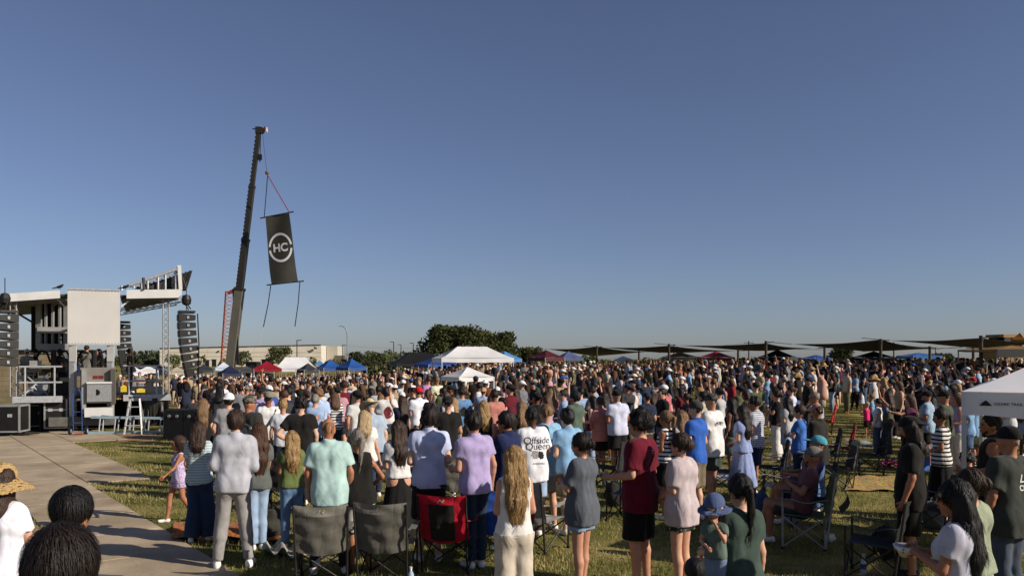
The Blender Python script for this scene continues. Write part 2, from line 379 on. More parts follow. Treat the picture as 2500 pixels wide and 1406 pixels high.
def torso(F, k, e=0.0, hem=.92, flare=0.0, sleeve=None, kk=.06):
    b = k.b; f = k.f; U = k.U
    wr = (.080 if f else .092) * b
    for s in (-1, 1):
        F.cone(U((s * .070 * b, 0, 1.16)), U((s * (.078 if f else .096) * b, -.005, 1.33)), wr + e, (.088 if f else .100) * (0.4 + .6 * b) + e, kk)
        F.cone(U((s * .055 * b, 0, 1.04)), U((s * .070 * b, 0, 1.16)), wr + .002 + e + flare * .5, wr + e, kk)
        lo = max(hem, .93)
        F.cone(U((s * .066 * b, -.008, lo)), U((s * .058 * b, 0, 1.05)), (.102 if f else .096) * b + e + flare, wr + .003 + e + flare * .5, kk)
        if hem < .93: F.cone(U((s * .066 * b, -.008, hem - .03)), U((s * .066 * b, -.008, .94)), .100 * b + e + flare * 1.2, .100 * b + e + flare, kk)
        F.cone(U((s * (k.sw - .015), -.012, 1.403)), U((s * .05, -.02, 1.440)), .053 + e * .8, .05 + e * .6, .04)
        if f: F.ell(U((s * .068, .072, 1.275)), (.062 + e, .058 + e, .062 + e), .05)
    F.cone(U((-.1 * b, -.028, 1.35)), U((.1 * b, -.028, 1.35)), .082 + e, .082 + e, .05)
    if b > 1.12: F.ell(U((0, .07, 1.07)), (.15 * b + e, .10 * b + e, .14 + e), .06)
def legs_f(F, k, e=0.0, to=1.0, r3=None, cut=False, hips=True, e2=None, kx=0.0):
    """legs with looseness e; to<=.5 ends on the thigh, 1 ends at the ankle"""
    e2 = e if e2 is None else e2; b = 0.35 + .65 * k.b
    for s in (-1, 1):
        h, kn, an, toe = k.leg[s]
        if to <= .55:
            end = h + (kn - h) * (to * 2); F.cone(h, end, .092 * b + e, .072 * b + e2, .03, cut=True)
        else:
            F.cone(h, kn, .090 * b + e, .058 * b + e + kx, .03)
            t2 = (to - .5) * 2; end = kn + (an - kn) * t2; mid = kn + (an - kn) * .33 + A3(0, -.012, 0)
            if r3 is None:
                F.cone(kn, mid, .056 * b + e, .058 * b + e, .02)
                F.cone(mid, end, .058 * b + e, .036 * b + e2, .02, cut=cut)
            else:
                F.cone(kn, end, .060 * b + e + kx, max(r3, .058), .02, cut=cut); F.cone(kn, mid, .058 * b + e * .8, .062 * b + e * .8, .02)
    if hips:
        for s in (-1, 1):
            h = k.leg[s][0]; F.ell(h + A3(-s * .014, -.048, .015), (.085 * b + e * 1.1, .072 * b + e * 1.2, .10 + e), .05 if e == 0 else .07)
            F.cone(h + A3(0, 0, .0), k.U((s * .06, 0, 1.03)), .098 * b + e * .7, .092 * b + e * .6, .05)
def bounds(k, pad=.16):
    P_ = [k.hc + A3(0, 0, .17 * k.hs), k.hc - .2, k.hc + .2, A3(-.25, -.25, 0), A3(.25, .25, 0)]
    for s in (-1, 1): P_ += list(k.arm[s]) + list(k.leg[s])
    P_ = np.array(P_); lo = P_.min(0) - pad; hi = P_.max(0) + pad; lo[2] = -.02; return lo, hi
def hand_tubes(k, s):
    sh, el, wr = k.arm[s]; d = Vector(wr - el).normalized(); into = Vector((-s * 1.0, .25, 0)); lat = d.cross(into)
    if lat.length < .1: lat = Vector((0, 1, 0))
    lat.normalize(); curl = lat.cross(d).normalized()
    if curl.dot(into) < 0: curl = -curl
    base = Vector(wr) + d * .085; V = []; Q = []
    for i, (o, L) in enumerate(((-.03, .068), (-.010, .078), (.010, .073), (.029, .057))):
        p0 = base - d * .02 + lat * o; p1 = base + lat * o * 1.15 + d * L * .45 + curl * L * .12; p2 = p1 + d * L * .38 + curl * L * .40
        v, q = tube_pts([p0, p1, p2], [.0105, .0095, .0075]); Q += [tuple(a + len(V) for a in z) for z in q]; V += v
    t0 = Vector(wr) + d * .03 - lat * .02; t1 = Vector(wr) + d * .062 - lat * .052 + curl * .012; t2 = t1 + d * .035 - lat * .004 + curl * .018
    v, q = tube_pts([t0, t1, t2], [.0135, .0115, .009]); Q += [tuple(a + len(V) for a in z) for z in q]; V += v
    return V, Q
def m_body(k, v, fingers=True):
    lo, hi = bounds(k); F = Field(lo, hi, v)
    torso(F, k); legs_f(F, k)
    for s in (-1, 1):
        sh, el, wr = k.arm[s]; b = .5 + .5 * k.b; n = .88 if k.f else 1.0
        F.cone(sh, el, .052 * b * n, .040 * b * n, .03); F.cone(el, el + (wr - el) * .3, .040 * b * n, .041 * b * n, .015); F.cone(el + (wr - el) * .3, wr, .041 * b * n, .027 * n, .015)
        d = (wr - el) / np.linalg.norm(wr - el); F.cone(wr, wr + d * .075, .028, .036 if fingers else .04, .015)
        if not fingers: F.cone(wr + d * .07, wr + d * .14, .036, .026, .02)
        h, kn, an, toe = k.leg[s]; F.cone(an, an + A3(0, 0, -.045), .037, .036, .02); F.cone(an + A3(0, -.03, -.045), toe, .038, .030, .025)
    H = k.H; z = k.hs
    F.cone(k.U((0, -.022, 1.42)), H((0, -.018, -.05)), .058 if not k.f else .050, .054 if not k.f else .047, .04)
    F.ell(H((0, -.012, .022)), A3(.077, .094, .100) * z, .03, k.Rh); F.cone(H((0, .035, -.015)), H((0, .046, -.082)), .060 * z, .034 * z, .03)
    F.cone(H((0, .088, .012)), H((0, .108, -.026)), .010 * z, .014 * z, .012); F.cone(H((-.035, .078, .030)), H((.035, .078, .030)), .016 * z, .016 * z, .02)
    for s in (-1, 1): F.ell(H((s * .079, -.008, -.012)), A3(.012, .022, .032) * z, .008, k.Rh); F.ell(H((s * .033, .096, .008)), A3(.018, .014, .011) * z, 0, k.Rh, sub=True)
    F.cone(H((-.018, .080, -.058)), H((.018, .080, -.058)), .012 * z, .012 * z, .01)
    V, Q = F.nets()
    if fingers:
        for s in (-1, 1):
            hv, hq = hand_tubes(k, s); Q = np.concatenate([Q, np.array(hq) + len(V)]); V = np.concatenate([V, np.array(hv, np.float32)])
    return V, Q
TOPS = {  # looseness, hem, flare, sleeve fraction (of the whole arm; .5 = elbow)
    'tee': (.017, .86, .018, .30), 'bigtee': (.026, .77, .024, .40), 'polo': (.016, .85, .015, .28), 'tank': (.012, .90, .012, 0), 'long': (.020, .86, .020, .97),
    'jacket': (.024, .86, .020, .95), 'blouse': (.018, .92, .022, .22), 'crop': (.020, .98, .02, .34), 'shirt': (.022, .80, .020, .36), 'sleeveless': (.022, .84, .035, 0), 'cami': (.010, .96, .02, 0)}
def m_top(k, v, typ, seed):
    e, hem, flare, sl = TOPS[typ]; lo, hi = bounds(k); lo[2] = max(lo[2], (min(hem, .8) + k.dz) - .12); hi[2] = k.hc[2] + .1 if typ not in () else hi[2]
    F = Field(lo, hi, v); torso(F, k, e, hem, flare)
    for s in (-1, 1):
        sh, el, wr = k.arm[s]; b = .5 + .5 * k.b; n = .9 if k.f else 1
        if sl > 0:
            if sl <= .5: F.cone(sh, sh + (el - sh) * sl * 2, (.053 + e * .55) * b * n, (.056 + e * .95) * b * n, .05, cut=True)
            else: F.cone(sh, el, (.058 + e * .6) * b, (.050 + e * .6) * b, .04); F.cone(el, el + (wr - el) * (sl - .5) * 2, (.050 + e * .6) * b, (.034 + e * .6), .025, cut=True)
        else: F.ell(k.U((s * (k.sw + .035), 0, 1.37)), (.055, .12, .10), sub=True)
    if typ in ('polo', 'shirt', 'jacket'): F.cone(k.U((0, -.026, 1.455)), k.U((0, -.016, 1.512)), .080, .074, .012, cut=True)
    fz = 8 if typ in ('blouse', 'sleeveless', 'shirt', 'jacket', 'bigtee') else 12
    F.rough(.0030 + .15 * e, 25, fz * .13, seed, .45, True); F.rough(.0016, 70, 12, seed + 9)
    hp = k.U((0, 0, hem)); up = k.Rt @ A3(0, .10 if typ == 'shirt' else .03, -1); F.half(hp, up)
    if typ not in ('polo', 'shirt', 'jacket'): F.ell(k.U((0, .035, 1.50)), (.075 if typ not in ('blouse', 'tank', 'cami', 'sleeveless') else .105, .095, .055 if typ not in ('tank', 'cami') else .09), sub=True)
    return F.nets()
def m_bottom(k, v, typ, seed, hem=1.07):
    lo, hi = bounds(k); hi[2] = min(hi[2], 1.16 + k.dz); F = Field(lo, hi, v)
    if typ in ('skirt', 'longskirt', 'dress'):
        top, bot, r0, r1 = {'skirt': (1.06, .56, .14, .27), 'longskirt': (1.06, .16, .14, .30), 'dress': (1.12, .30, .125, .32)}[typ]
        X, Y, Z = F.ax[0][:, None, None], F.ax[1][None, :, None], F.ax[2][None, None, :]
        th = np.arctan2(Y, X); t = np.clip((top - Z) / (top - bot), 0, 1.2); rr = np.sqrt(X ** 2 + (Y / .8) ** 2)
        bulge = r0 + (r1 - r0) * t ** .75
        F.F = (rr - bulge - t * (.016 * np.sin(9 * th + seed + 2 * t) + .012 * np.sin(17 * th + seed * 2))) * .75
        F.F = np.maximum(F.F, np.maximum(Z - top, bot - Z)).astype(np.float32)
        return F.nets()
    if typ == 'jeans': legs_f(F, k, .016, .985, cut=True, e2=.026)
    elif typ == 'pants': legs_f(F, k, .022, .98, .062, cut=True)
    elif typ == 'wide': legs_f(F, k, .022, .99, .120, cut=True, kx=.024)
    elif typ == 'shorts': legs_f(F, k, .026, .43, cut=True, e2=.050)
    elif typ == 'longshorts': legs_f(F, k, .026, .50, cut=True, e2=.052)
    elif typ == 'mini': legs_f(F, k, .018, .24, cut=True, e2=.046)
    F.rough(.003 if typ != 'wide' else .007, 22, 2, seed, .5, True); F.rough(.002, 45, 45, seed + 5)
    F.half(k.U((0, 0, min(1.07, hem + .045))), k.Rt @ A3(0, 0, 1))
    return F.nets()
def m_shoe(k, v, s):
    if 1:
        h, kn, an, toe = k.leg[s]; lo2 = np.minimum(an, toe) - .12; hi2 = np.maximum(an, toe) + .12; lo2[2] = -.02; hi2[2] = max(an[2], toe[2]) + .1; F = Field(lo2, hi2, v)
        F.cone(an + A3(0, -.032, -.045), toe + A3(0, .006, .002), .043, .036, .02); F.cone(an + A3(0, -.01, -.04), an + A3(0, -.008, .005), .044, .044, .02, cut=True)
        F.ell(toe + A3(0, 0, .012), (.041, .05, .030), .02)
    F.half((0, 0, .002), (0, 0, -1)); return F.nets()
def m_hair(k, v, typ, seed, hat=False):
    z = k.hs; H = k.H; L = {'long': .36, 'xlong': .47, 'shoulder': .20, 'beardlong': .24}.get(typ, .1)
    F = Field(k.hc - A3(.32, .36, .34 + L), k.hc + A3(.32, .32, .26), v); M = k.Rh
    big = {'curly': .022, 'short': .0, 'bald': -.008, 'mid': .012}.get(typ, .005) - (.010 if hat else 0)
    F.ell(H((0, -.018, .028)), A3(.087 + big, .103 + big, .104 + big) * z, .0, M)
    if typ in ('long', 'xlong', 'shoulder', 'beardlong'):
        for s in (-1, 0, 1):
            a = H((s * .052, -.055, .03)); b_ = k.hc + k.Rt @ (A3(s * .066, -.095, -.16) * z); c = k.hc + k.Rt @ A3(s * .062, -.135 - .02 * (s == 0), -.16 - (L - .1) * .55); d = k.hc + k.Rt @ A3(s * .048, -.13, -.10 - L)
            F.cone(a, b_, .060 * z, .058, .03); F.cone(b_, c, .056, .052, .03); F.cone(c, d, .052, .022, .03)
            if s: F.cone(H((s * .076, .0, .01)), k.hc + k.Rt @ A3(s * .088, -.03, -.20), .026 * z, .024, .025)
    elif typ == 'ponytail':
        p = [H((0, -.105, .04)), H((0, -.150, .0)), k.hc + k.Rt @ A3(0.01, -.155, -.16), k.hc + k.Rt @ A3(.0, -.14, -.34)]
        for a, b_, r0, r1 in ((p[0], p[1], .028, .036), (p[1], p[2], .036, .032), (p[2], p[3], .032, .012)): F.cone(a, b_, r0, r1, .01)
    elif typ == 'bun': F.ell(H((0, -.122, .02)), A3(.055, .045, .05) * z, .01, M)
    if typ in ('long', 'xlong', 'shoulder', 'ponytail', 'bun', 'beardlong'): F.rough(.0065, 150, 10, seed, 1.2)
    elif typ == 'curly': F.rough(.014, 95, 90, seed)
    else: F.rough(.0075 if v > .0123 else .0030, 95 if v > .0123 else 190, 35, seed, 1.5); F.rough(.0045, 42, 26, seed + 1, 1.2)
    F.ell(H((0, .105, -.045)), A3(.082, .085, .112) * z, 0, M, sub=True)
    if typ in ('short', 'curly', 'bald', 'mid', 'ponytail', 'bun'):
        lowz = -.055 if typ != 'mid' else -.085
        nrm = M @ A3(0, -.25, -1)
        keep = F.F.copy()
        if typ in ('ponytail', 'bun'):
            X, Y, Z = F.ax[0][:, None, None], F.ax[1][None, :, None], F.ax[2][None, None, :]; c = H((0, -.10, 0))
            back = ((X - c[0]) * M[0, 1] + (Y - c[1]) * M[1, 1] + (Z - c[2]) * M[2, 1]) < 0.0
        F.half(H((0, 0, lowz)), nrm)
        if typ in ('ponytail', 'bun'): F.F = np.where(np.broadcast_to(back, F.F.shape), keep, F.F)
        for s in (-1, 1): F.ell(H((s * .085, .02, -.055)), A3(.03, .045, .05) * z, 0, M, sub=True)
    if typ == 'bald': F.ell(H((0, .02, .10)), A3(.088, .10, .085) * z, 0, M, sub=True)
    return F.nets()
def m_beard(k, v, long=False):
    H = k.H; F = Field(k.hc - .3, k.hc + .2, min(v, .012))
    F.cone(H((0, .042, -.06)), H((0, .052, -.10 - (.07 if long else 0))), .052, .03, .03)
    F.ell(H((0, .125, -.02)), A3(.07, .035, .035), 0, k.Rh, sub=True); F.half(H((0, 0, -.035)), k.Rh @ A3(0, -.5, 1)); F.rough(.004, 150, 60, 3)
    return F.nets()
def m_hat(k, v, typ):
    z = k.hs; H = k.H; M = k.Rh; F = Field(k.hc - .34, k.hc + .34, v)
    zc = {'cap': .046, 'capback': .046, 'bucket': .040, 'straw': .035, 'cowboy': .05}[typ]
    F.ell(H((0, -.015, zc)), A3(.098, .115, .094 if typ != 'cowboy' else .12) * z, 0, M); F.half(H((0, 0, zc - .018)), M @ A3(0, .05, -1))
    if typ in ('cap', 'capback'):
        s = 1 if typ == 'cap' else -1
        F.ell(H((0, s * .125, zc + .004)), A3(.074, .082, .013) * z, .004, M @ rotm(0, -s * .16)); F.ell(H((0, -.015, zc + .092)), A3(.012, .012, .009), 0.005, M)
    else:
        w, d, drop = {'bucket': (.165, .18, .35), 'straw': (.205, .225, .62), 'cowboy': (.19, .23, -.3)}[typ]
        X, Y, Z = F.ax[0][:, None, None], F.ax[1][None, :, None], F.ax[2][None, None, :]; c = H((0, -.015, zc - .01)); x, y, zz = X - c[0], Y - c[1], Z - c[2]
        lx, ly, lz = [M[0, i] * x + M[1, i] * y + M[2, i] * zz for i in range(3)]
        rr = np.sqrt((lx / w) ** 2 + (ly / d) ** 2) / z
        off = lz + (drop * np.maximum(np.sqrt(lx ** 2 + ly ** 2) - .085, 0) if typ != 'cowboy' else -.42 * np.maximum(np.abs(lx) - .085, 0) + .25 * np.maximum(np.abs(ly) - .11, 0))
        wob = .006 * np.sin(5 * np.arctan2(ly, lx)) if typ != 'cowboy' else 0
        D = np.maximum(np.abs(off + wob) - max(.007, v * .55), (rr - 1) * w); F.F = np.minimum(F.F, D).astype(np.float32)
        F.ell(H((0, -.015, zc - .03)), A3(.088, .105, .06) * z, 0, M, sub=True)
    if typ in ('straw',): F.rough(.003, 160, 160, 4)
    return F.nets()
def m_eye(k, s):
    V = []; Q = []; n = 8; c = A3(s * .033, .086, .010); r = (.014, .007, .0085)
    for t in (.4, 1.2, 1.95, 2.75):
        for i in range(n):
            a = 6.2832 * i / n; V.append(tuple(k.H(c + A3(r[0] * math.sin(t) * math.cos(a), r[1] * math.cos(t), r[2] * math.sin(t) * math.sin(a)))))
    for j in range(3): Q += [(j * n + i, j * n + (i + 1) % n, (j + 1) * n + (i + 1) % n, (j + 1) * n + i) for i in range(n)]
    Q += [(0, 1, 2, 3), (0, 3, 4, 7), (4, 5, 6, 7)]
    return np.array(V), np.array(Q)
def m_lips(k):
    return [np.array(a) for a in tube_pts([k.H((-.026, .083, -.056)), k.H((-.012, .0935, -.054)), k.H((.012, .0935, -.054)), k.H((.026, .083, -.056))], [.003, .0075, .0075, .003])]
def strands(k, V, Q, n, seed, S, width=.0017, seglen=.05, nseg=5):
    """thin ribbons running down the surface of a hair mass, for the strands of near heads"""
    rg = np.random.RandomState(seed); V = np.asarray(V); Q = np.asarray(Q)
    c = V[Q].mean(1); e1 = V[Q[:, 2]] - V[Q[:, 0]]; e2 = V[Q[:, 3]] - V[Q[:, 1]]; N = np.cross(e1, e2); N /= np.linalg.norm(N, axis=1)[:, None] + 1e-9
    pick = rg.randint(0, len(Q), n); p = c[pick].copy(); nn = N[pick].copy(); out = []; qs = []
    crown = k.H((0, -.03, .12)); g = A3(0, 0, -1)
    low = p[:, 2] < k.hc[2] - .06
    d = np.where(low[:, None], g, 0.55 * g + .9 * (p - crown) / (np.linalg.norm(p - crown, axis=1)[:, None] + 1e-6)) + rg.randn(n, 3) * .16
    W_ = width * (0.6 + .8 * rg.rand(n))[:, None]; pts = []
    q = p + nn * .002
    c0 = k.H((0, -.018, .028)); rad0 = np.linalg.norm(q - c0, axis=1); hd = ~low; fly = rg.rand(n)
    for i in range(nseg + 1):
        if i:
            q[hd] = c0 + (q[hd] - c0) * (rad0[hd] * (1.0 + .012 * np.abs(rg.randn(hd.sum())) * (i / nseg) + .004 + (fly[hd] < .16) * fly[hd] * .55 * (i / nseg) ** 2))[:, None] / (np.linalg.norm(q[hd] - c0, axis=1)[:, None] + 1e-6)
            nn[hd] = (q[hd] - c0) / rad0[hd][:, None]
        pts.append(q.copy()); d = d - nn * (d * nn).sum(1)[:, None] * .8; d = d / (np.linalg.norm(d, axis=1)[:, None] + 1e-6)
        q = q + d * seglen / nseg * 2 + nn * (.0012 * math.sin(i)); d = d + g * .12 + rg.randn(n, 3) * .07 - nn * .16
    side = np.cross(d, nn); side /= np.linalg.norm(side, axis=1)[:, None] + 1e-6; base = 0
    P_ = np.stack(pts, 1); tap = np.array([.6, 1, 1, .9, .7, .25])[:nseg + 1][None, :, None]
    L_ = P_ - side[:, None] * W_[:, None] * tap; R_ = P_ + side[:, None] * W_[:, None] * tap
    VV = np.stack([L_, R_], 2).reshape(-1, 3); b = (np.arange(n) * (nseg + 1) * 2)[:, None] + np.arange(nseg)[None] * 2
    QQ = np.stack([b, b + 1, b + 3, b + 2], -1).reshape(-1, 4)
    return VV, QQ
def person_meshes(sp, v, fingers=True):
    """canonical meshes of one figure -> list of (part name, mesh)"""
    k = Skel(sp); seed = sp.get('seed', 1); out = []
    S = sp.get('h', 1.75) / k.top; v = v / S
    nx = A3(sp.get('nx', .89), .96, 1)
    def add(nm, vq): out.append((nm, np_mesh(nm, np.asarray(vq[0]) * nx * S, vq[1])))
    add('person', m_body(k, v * 1.18, fingers))
    if sp.get('top'): add('shirt', m_top(k, v * 1.06, sp['top'], seed))
    if sp.get('bottom'): add({'jeans': 'jeans', 'pants': 'trousers', 'wide': 'trousers', 'skirt': 'skirt', 'longskirt': 'skirt', 'dress': 'skirt'}.get(sp['bottom'], 'shorts'), m_bottom(k, v * 1.1, sp['bottom'], seed, TOPS[sp['top']][1] if sp.get('top') else 1.07))
    if sp.get('shoes', '#d8d5cf'): [add('shoe', m_shoe(k, max(v, .012), s)) for s in (-1, 1)]
    hv = v * .85
    if sp.get('hair'):
        hm = m_hair(k, hv, sp['hair'], seed, bool(sp.get('hat'))); add('hair', hm)
        if sp.get('strands'): add('hair_strands', strands(k, hm[0], hm[1], sp['strands'], seed, S, sp.get('sw', .0017)))
    if sp.get('beard'): add('beard', m_beard(k, v, sp['beard'] == 'long'))
    if sp.get('hat'): add('hat' if not sp['hat'].startswith('cap') else 'cap', m_hat(k, hv * .9, sp['hat']))
    if sp.get('face', True): [add('eye', m_eye(k, s)) for s in (-1, 1)]; add('lips', m_lips(k))
    if sp.get('glasses'):
        b = MB()
        for s in (-1, 1):
            c = Vector(k.H((s * .034, .100, .006)) * nx) * S; Mx = Matrix(k.Rh.tolist()); b.box(c, (.05 * S, .008 * S, .036 * S), M=Mx); b.bar(Vector(k.H((s * .06, .095, .014)) * nx) * S, Vector(k.H((s * .085, -.01, .012)) * nx) * S, .0035 * S)
        b.bar(Vector(k.H((-.012, .102, .01)) * nx) * S, Vector(k.H((.012, .102, .01)) * nx) * S, .003 * S); out.append(('sunglasses', b.mesh('sunglasses')))
    return out, k, S
M_EYE = mat('eye_dark', '#1a120d', 0.4, 0, 0.1); M_LIP = mat('lip', '#8d4f45', 0.5, 0, 0.08)
def part_mat(nm, sp):
    c = sp.get
    if nm == 'person': return skin(c('skin', 0))
    if nm == 'shirt': return cloth(*c('tc', ('#cccccc',)))
    if nm in ('jeans', 'trousers', 'skirt', 'shorts'): return cloth(*c('bc', ('#333333',)))
    if nm == 'shoe': return mat('shoe_%s' % c('shoes', '#d8d5cf'), c('shoes', '#d8d5cf'), .6)
    if nm in ('hair', 'hair_strands', 'beard'): return hairm(c('hc', 'brown'))
    if nm in ('cap', 'hat'): return cloth(*c('hatc', ('#dddddd',))) if c('hat') != 'straw' else mat('straw', '#a88a5a', .8, 0, .3, 40, .6, .01, (1, 1, 4))
    if nm == 'eye': return M_EYE
    if nm == 'lips': return M_LIP
    if nm == 'sunglasses': return M_BLACKP
def link_person(parts, sp, loc, rz, label, group, zs=1.0):
    root = None
    for nm, me in parts:
        o = link(nm, me, part_mat(nm, sp), root)
        if root is None:
            root = o; o.location = loc; o.rotation_euler = (0, 0, rz); o.scale = (zs, zs, zs); tag(o, label, 'person', group)
    return root
# ------------------------------------------------------------------ shared bodies for the wider crowd, and their light versions
PROTO = []
_pr = random.Random(77)
def pr(**k):
    k.setdefault('h', 1.75); k.setdefault('yaw', _pr.uniform(-22, 22)); k.setdefault('pitch', _pr.uniform(-12, 4)); k.setdefault('sway', _pr.uniform(-3, 3)); k.setdefault('legs', _pr.choice(['stand', 'shift', 'close', 'wide'])); k['seed'] = 300 + len(PROTO); PROTO.append(k)
for a_ in (('clasp', 'clasp'), ('down', 'down'), ('crossed', 'crossed'), ('pocket', 'down'), ('hold', 'phone'), ('raised', 'down')):
    i_ = len(PROTO)
    pr(top=('tee', 'polo', 'bigtee')[i_ % 3], bottom=('shorts', 'pants', 'longshorts')[i_ % 3], hair='short', arms=a_, build=1 + .05 * (i_ % 3))
    pr(top=('polo', 'shirt', 'tee')[i_ % 3], bottom=('shorts', 'jeans', 'shorts')[i_ % 3], hair='short', hat='cap' if i_ % 4 else 'capback', arms=a_, build=1.05 + .06 * (i_ % 3))
    pr(sex='f', h=1.65, top=('tee', 'tank', 'blouse')[i_ % 3], bottom=('shorts', 'jeans', 'mini')[i_ % 3], hair='long', arms=a_)
    pr(sex='f', h=1.65, top=('tank', 'bigtee', 'tee')[i_ % 3], bottom=('mini', 'skirt', 'wide')[i_ % 3], hair=('ponytail', 'shoulder', 'bun')[i_ % 3], arms=a_)
pr(sex='f', h=1.66, top='tee', bottom='jeans', hair='long', hat='cap', arms=('clasp', 'clasp')); pr(top='tee', bottom='shorts', hair='curly', arms=('clasp', 'clasp'), yaw=20); pr(h=1.72, top='shirt', bottom='pants', hair='short', hat='straw', arms=('down', 'down')); pr(kid=True, h=1.25, top='tee', bottom='shorts', hair='short', arms=('down', 'down')); pr(sex='f', h=1.62, top='blouse', bottom='dress', hair='shoulder', arms=('clasp', 'clasp'))
PM = []
for k in PROTO: parts, sk, S_ = person_meshes(dict(k, skin=0), .032); PM.append(parts)
LOW = {}
_tmp = []
for i_, parts in enumerate(PM):
    for nm, me in parts:
        if nm in ('eye', 'lips', 'shoe'): continue
        o = bpy.data.objects.new('tmp', me); COL.objects.link(o); md = o.modifiers.new('d', 'DECIMATE'); md.ratio = min(1, {'person': 200, 'shirt': 110, 'hair': 56}.get(nm, 66) / (2 * len(me.polygons))); _tmp.append((i_, nm, o))
bpy.context.view_layer.update(); dg = bpy.context.evaluated_depsgraph_get()
for i_, nm, o in _tmp:
    m2 = bpy.data.meshes.new_from_object(o.evaluated_get(dg)); m2.calc_loop_triangles()
    co = np.empty(len(m2.vertices) * 3, np.float32); m2.vertices.foreach_get('co', co); tr = np.empty(len(m2.loop_triangles) * 3, np.int32); m2.loop_triangles.foreach_get('vertices', tr)
    Vs, Ts, Cs = LOW.setdefault(i_, ([], [], [])); nb = sum(len(q) for q in Vs)
    Vs.append(co.reshape(-1, 3)); Ts.append(tr.reshape(-1, 3) + nb); Cs.append(np.full(len(m2.vertices), {'person': 0, 'shirt': 1, 'hair': 3, 'cap': 4, 'hat': 4}.get(nm, 2))); bpy.data.meshes.remove(m2)
for i_, nm, o in _tmp: bpy.data.objects.remove(o)
LOW = {i_: tuple(np.concatenate(q) for q in t) for i_, t in LOW.items()}
# ------------------------------------------------------------------ ground
rng = random.Random(5); nrg = np.random.RandomState(5)
def grass_mat():
    m, nt, b = principled('grass_ground')
    tc = nt.nodes.new('ShaderNodeTexCoord')
    def nz(s, d=6):
        n = nt.nodes.new('ShaderNodeTexNoise'); n.inputs['Scale'].default_value = s; n.inputs['Detail'].default_value = d; n.inputs['Roughness'].default_value = .65
        nt.links.new(tc.outputs['Object'], n.inputs['Vector']); return n.outputs['Fac']
    r = nt.nodes.new('ShaderNodeValToRGB'); r.color_ramp.elements[0].position = .36; r.color_ramp.elements[1].position = .62
    r.color_ramp.elements[0].color = (.105, .115, .029, 1); r.color_ramp.elements[1].color = (.38, .31, .13, 1)
    e = r.color_ramp.elements.new(.5); e.color = (.20, .185, .056, 1)
    nt.links.new(nz(.55), r.inputs[0])
    r2 = nt.nodes.new('ShaderNodeValToRGB'); r2.color_ramp.elements[0].position = .3; r2.color_ramp.elements[1].position = .72
    r2.color_ramp.elements[0].color = (.45, .45, .42, 1); r2.color_ramp.elements[1].color = (1.35, 1.3, 1.15, 1)
    fine = nz(38, 8); nt.links.new(fine, r2.inputs[0])
    mx = nt.nodes.new('ShaderNodeMix'); mx.data_type = 'RGBA'; mx.blend_type = 'MULTIPLY'; mx.inputs[0].default_value = 1
    nt.links.new(r.outputs[0], mx.inputs[6]); nt.links.new(r2.outputs[0], mx.inputs[7]); nt.links.new(mx.outputs[2], b.inputs['Base Color'])
    b.inputs['Roughness'].default_value = .95; b.inputs['Specular IOR Level'].default_value = .1
    add_bump(nt, b, fine, .9, .05); return m
M_GRASS = grass_mat()
def geo(n, a, b, p): t = np.linspace(0, 1, n); return a + (b - a) * t ** p
ys = np.concatenate([[-3000, -600, -100, -20], np.linspace(-5, 70, 76), 70 + geo(46, 2, 4000, 3.2)]); xs_h = np.concatenate([np.linspace(0, 60, 61), 60 + geo(40, 2, 4000, 3.2)]); xs = np.concatenate([-xs_h[:0:-1], xs_h])
GX, GY = np.meshgrid(xs, ys); GZ = terrain(GX, GY)
V = np.stack([GX, GY, GZ], -1).reshape(-1, 3); nx = len(xs); i, j = np.meshgrid(np.arange(nx - 1), np.arange(len(ys) - 1)); a = (j * nx + i).ravel()
link('ground', np_mesh('ground', V, np.stack([a, a + 1, a + nx + 1, a + nx], 1)), M_GRASS)['kind'] = 'structure'
# ------------------------------------------------------------------ concrete walk, slab by slab
def conc_mat():
    m, nt, b = principled('concrete')
    n, r, src = noise_col(nt, (.35, .27, .175), (.56, .44, .295), 1.1, 8, lo=.3, hi=.75)
    n2 = nt.nodes.new('ShaderNodeTexNoise'); n2.inputs['Scale'].default_value = 60; n2.inputs['Detail'].default_value = 6; nt.links.new(src, n2.inputs['Vector'])
    r2 = nt.nodes.new('ShaderNodeValToRGB'); r2.color_ramp.elements[0].position = .3; r2.color_ramp.elements[0].color = (.78, .77, .75, 1); r2.color_ramp.elements[1].position = .6
    nt.links.new(n2.outputs['Fac'], r2.inputs[0])
    mx = nt.nodes.new('ShaderNodeMix'); mx.data_type = 'RGBA'; mx.blend_type = 'MULTIPLY'; mx.inputs[0].default_value = 1
    nt.links.new(r.outputs[0], mx.inputs[6]); nt.links.new(r2.outputs[0], mx.inputs[7])
    n3 = nt.nodes.new('ShaderNodeTexNoise'); n3.inputs['Scale'].default_value = .55; n3.inputs['Detail'].default_value = 9; n3.inputs['Roughness'].default_value = .7; n3.inputs['Distortion'].default_value = .8; nt.links.new(src, n3.inputs['Vector'])
    r3 = nt.nodes.new('ShaderNodeValToRGB'); r3.color_ramp.elements[0].position = .36; r3.color_ramp.elements[0].color = (.60, .57, .52, 1); r3.color_ramp.elements[1].position = .55; nt.links.new(n3.outputs['Fac'], r3.inputs[0])
    m3 = nt.nodes.new('ShaderNodeMix'); m3.data_type = 'RGBA'; m3.blend_type = 'MULTIPLY'; m3.inputs[0].default_value = .8; nt.links.new(mx.outputs[2], m3.inputs[6]); nt.links.new(r3.outputs[0], m3.inputs[7]); nt.links.new(m3.outputs[2], b.inputs['Base Color'])
    b.inputs['Roughness'].default_value = .85; add_bump(nt, b, n2.outputs['Fac'], .25, .004); return m
M_CONC = conc_mat(); M_JOINT = mat('joint_dirt', '#3a3428', .95, 0, .3, 8)
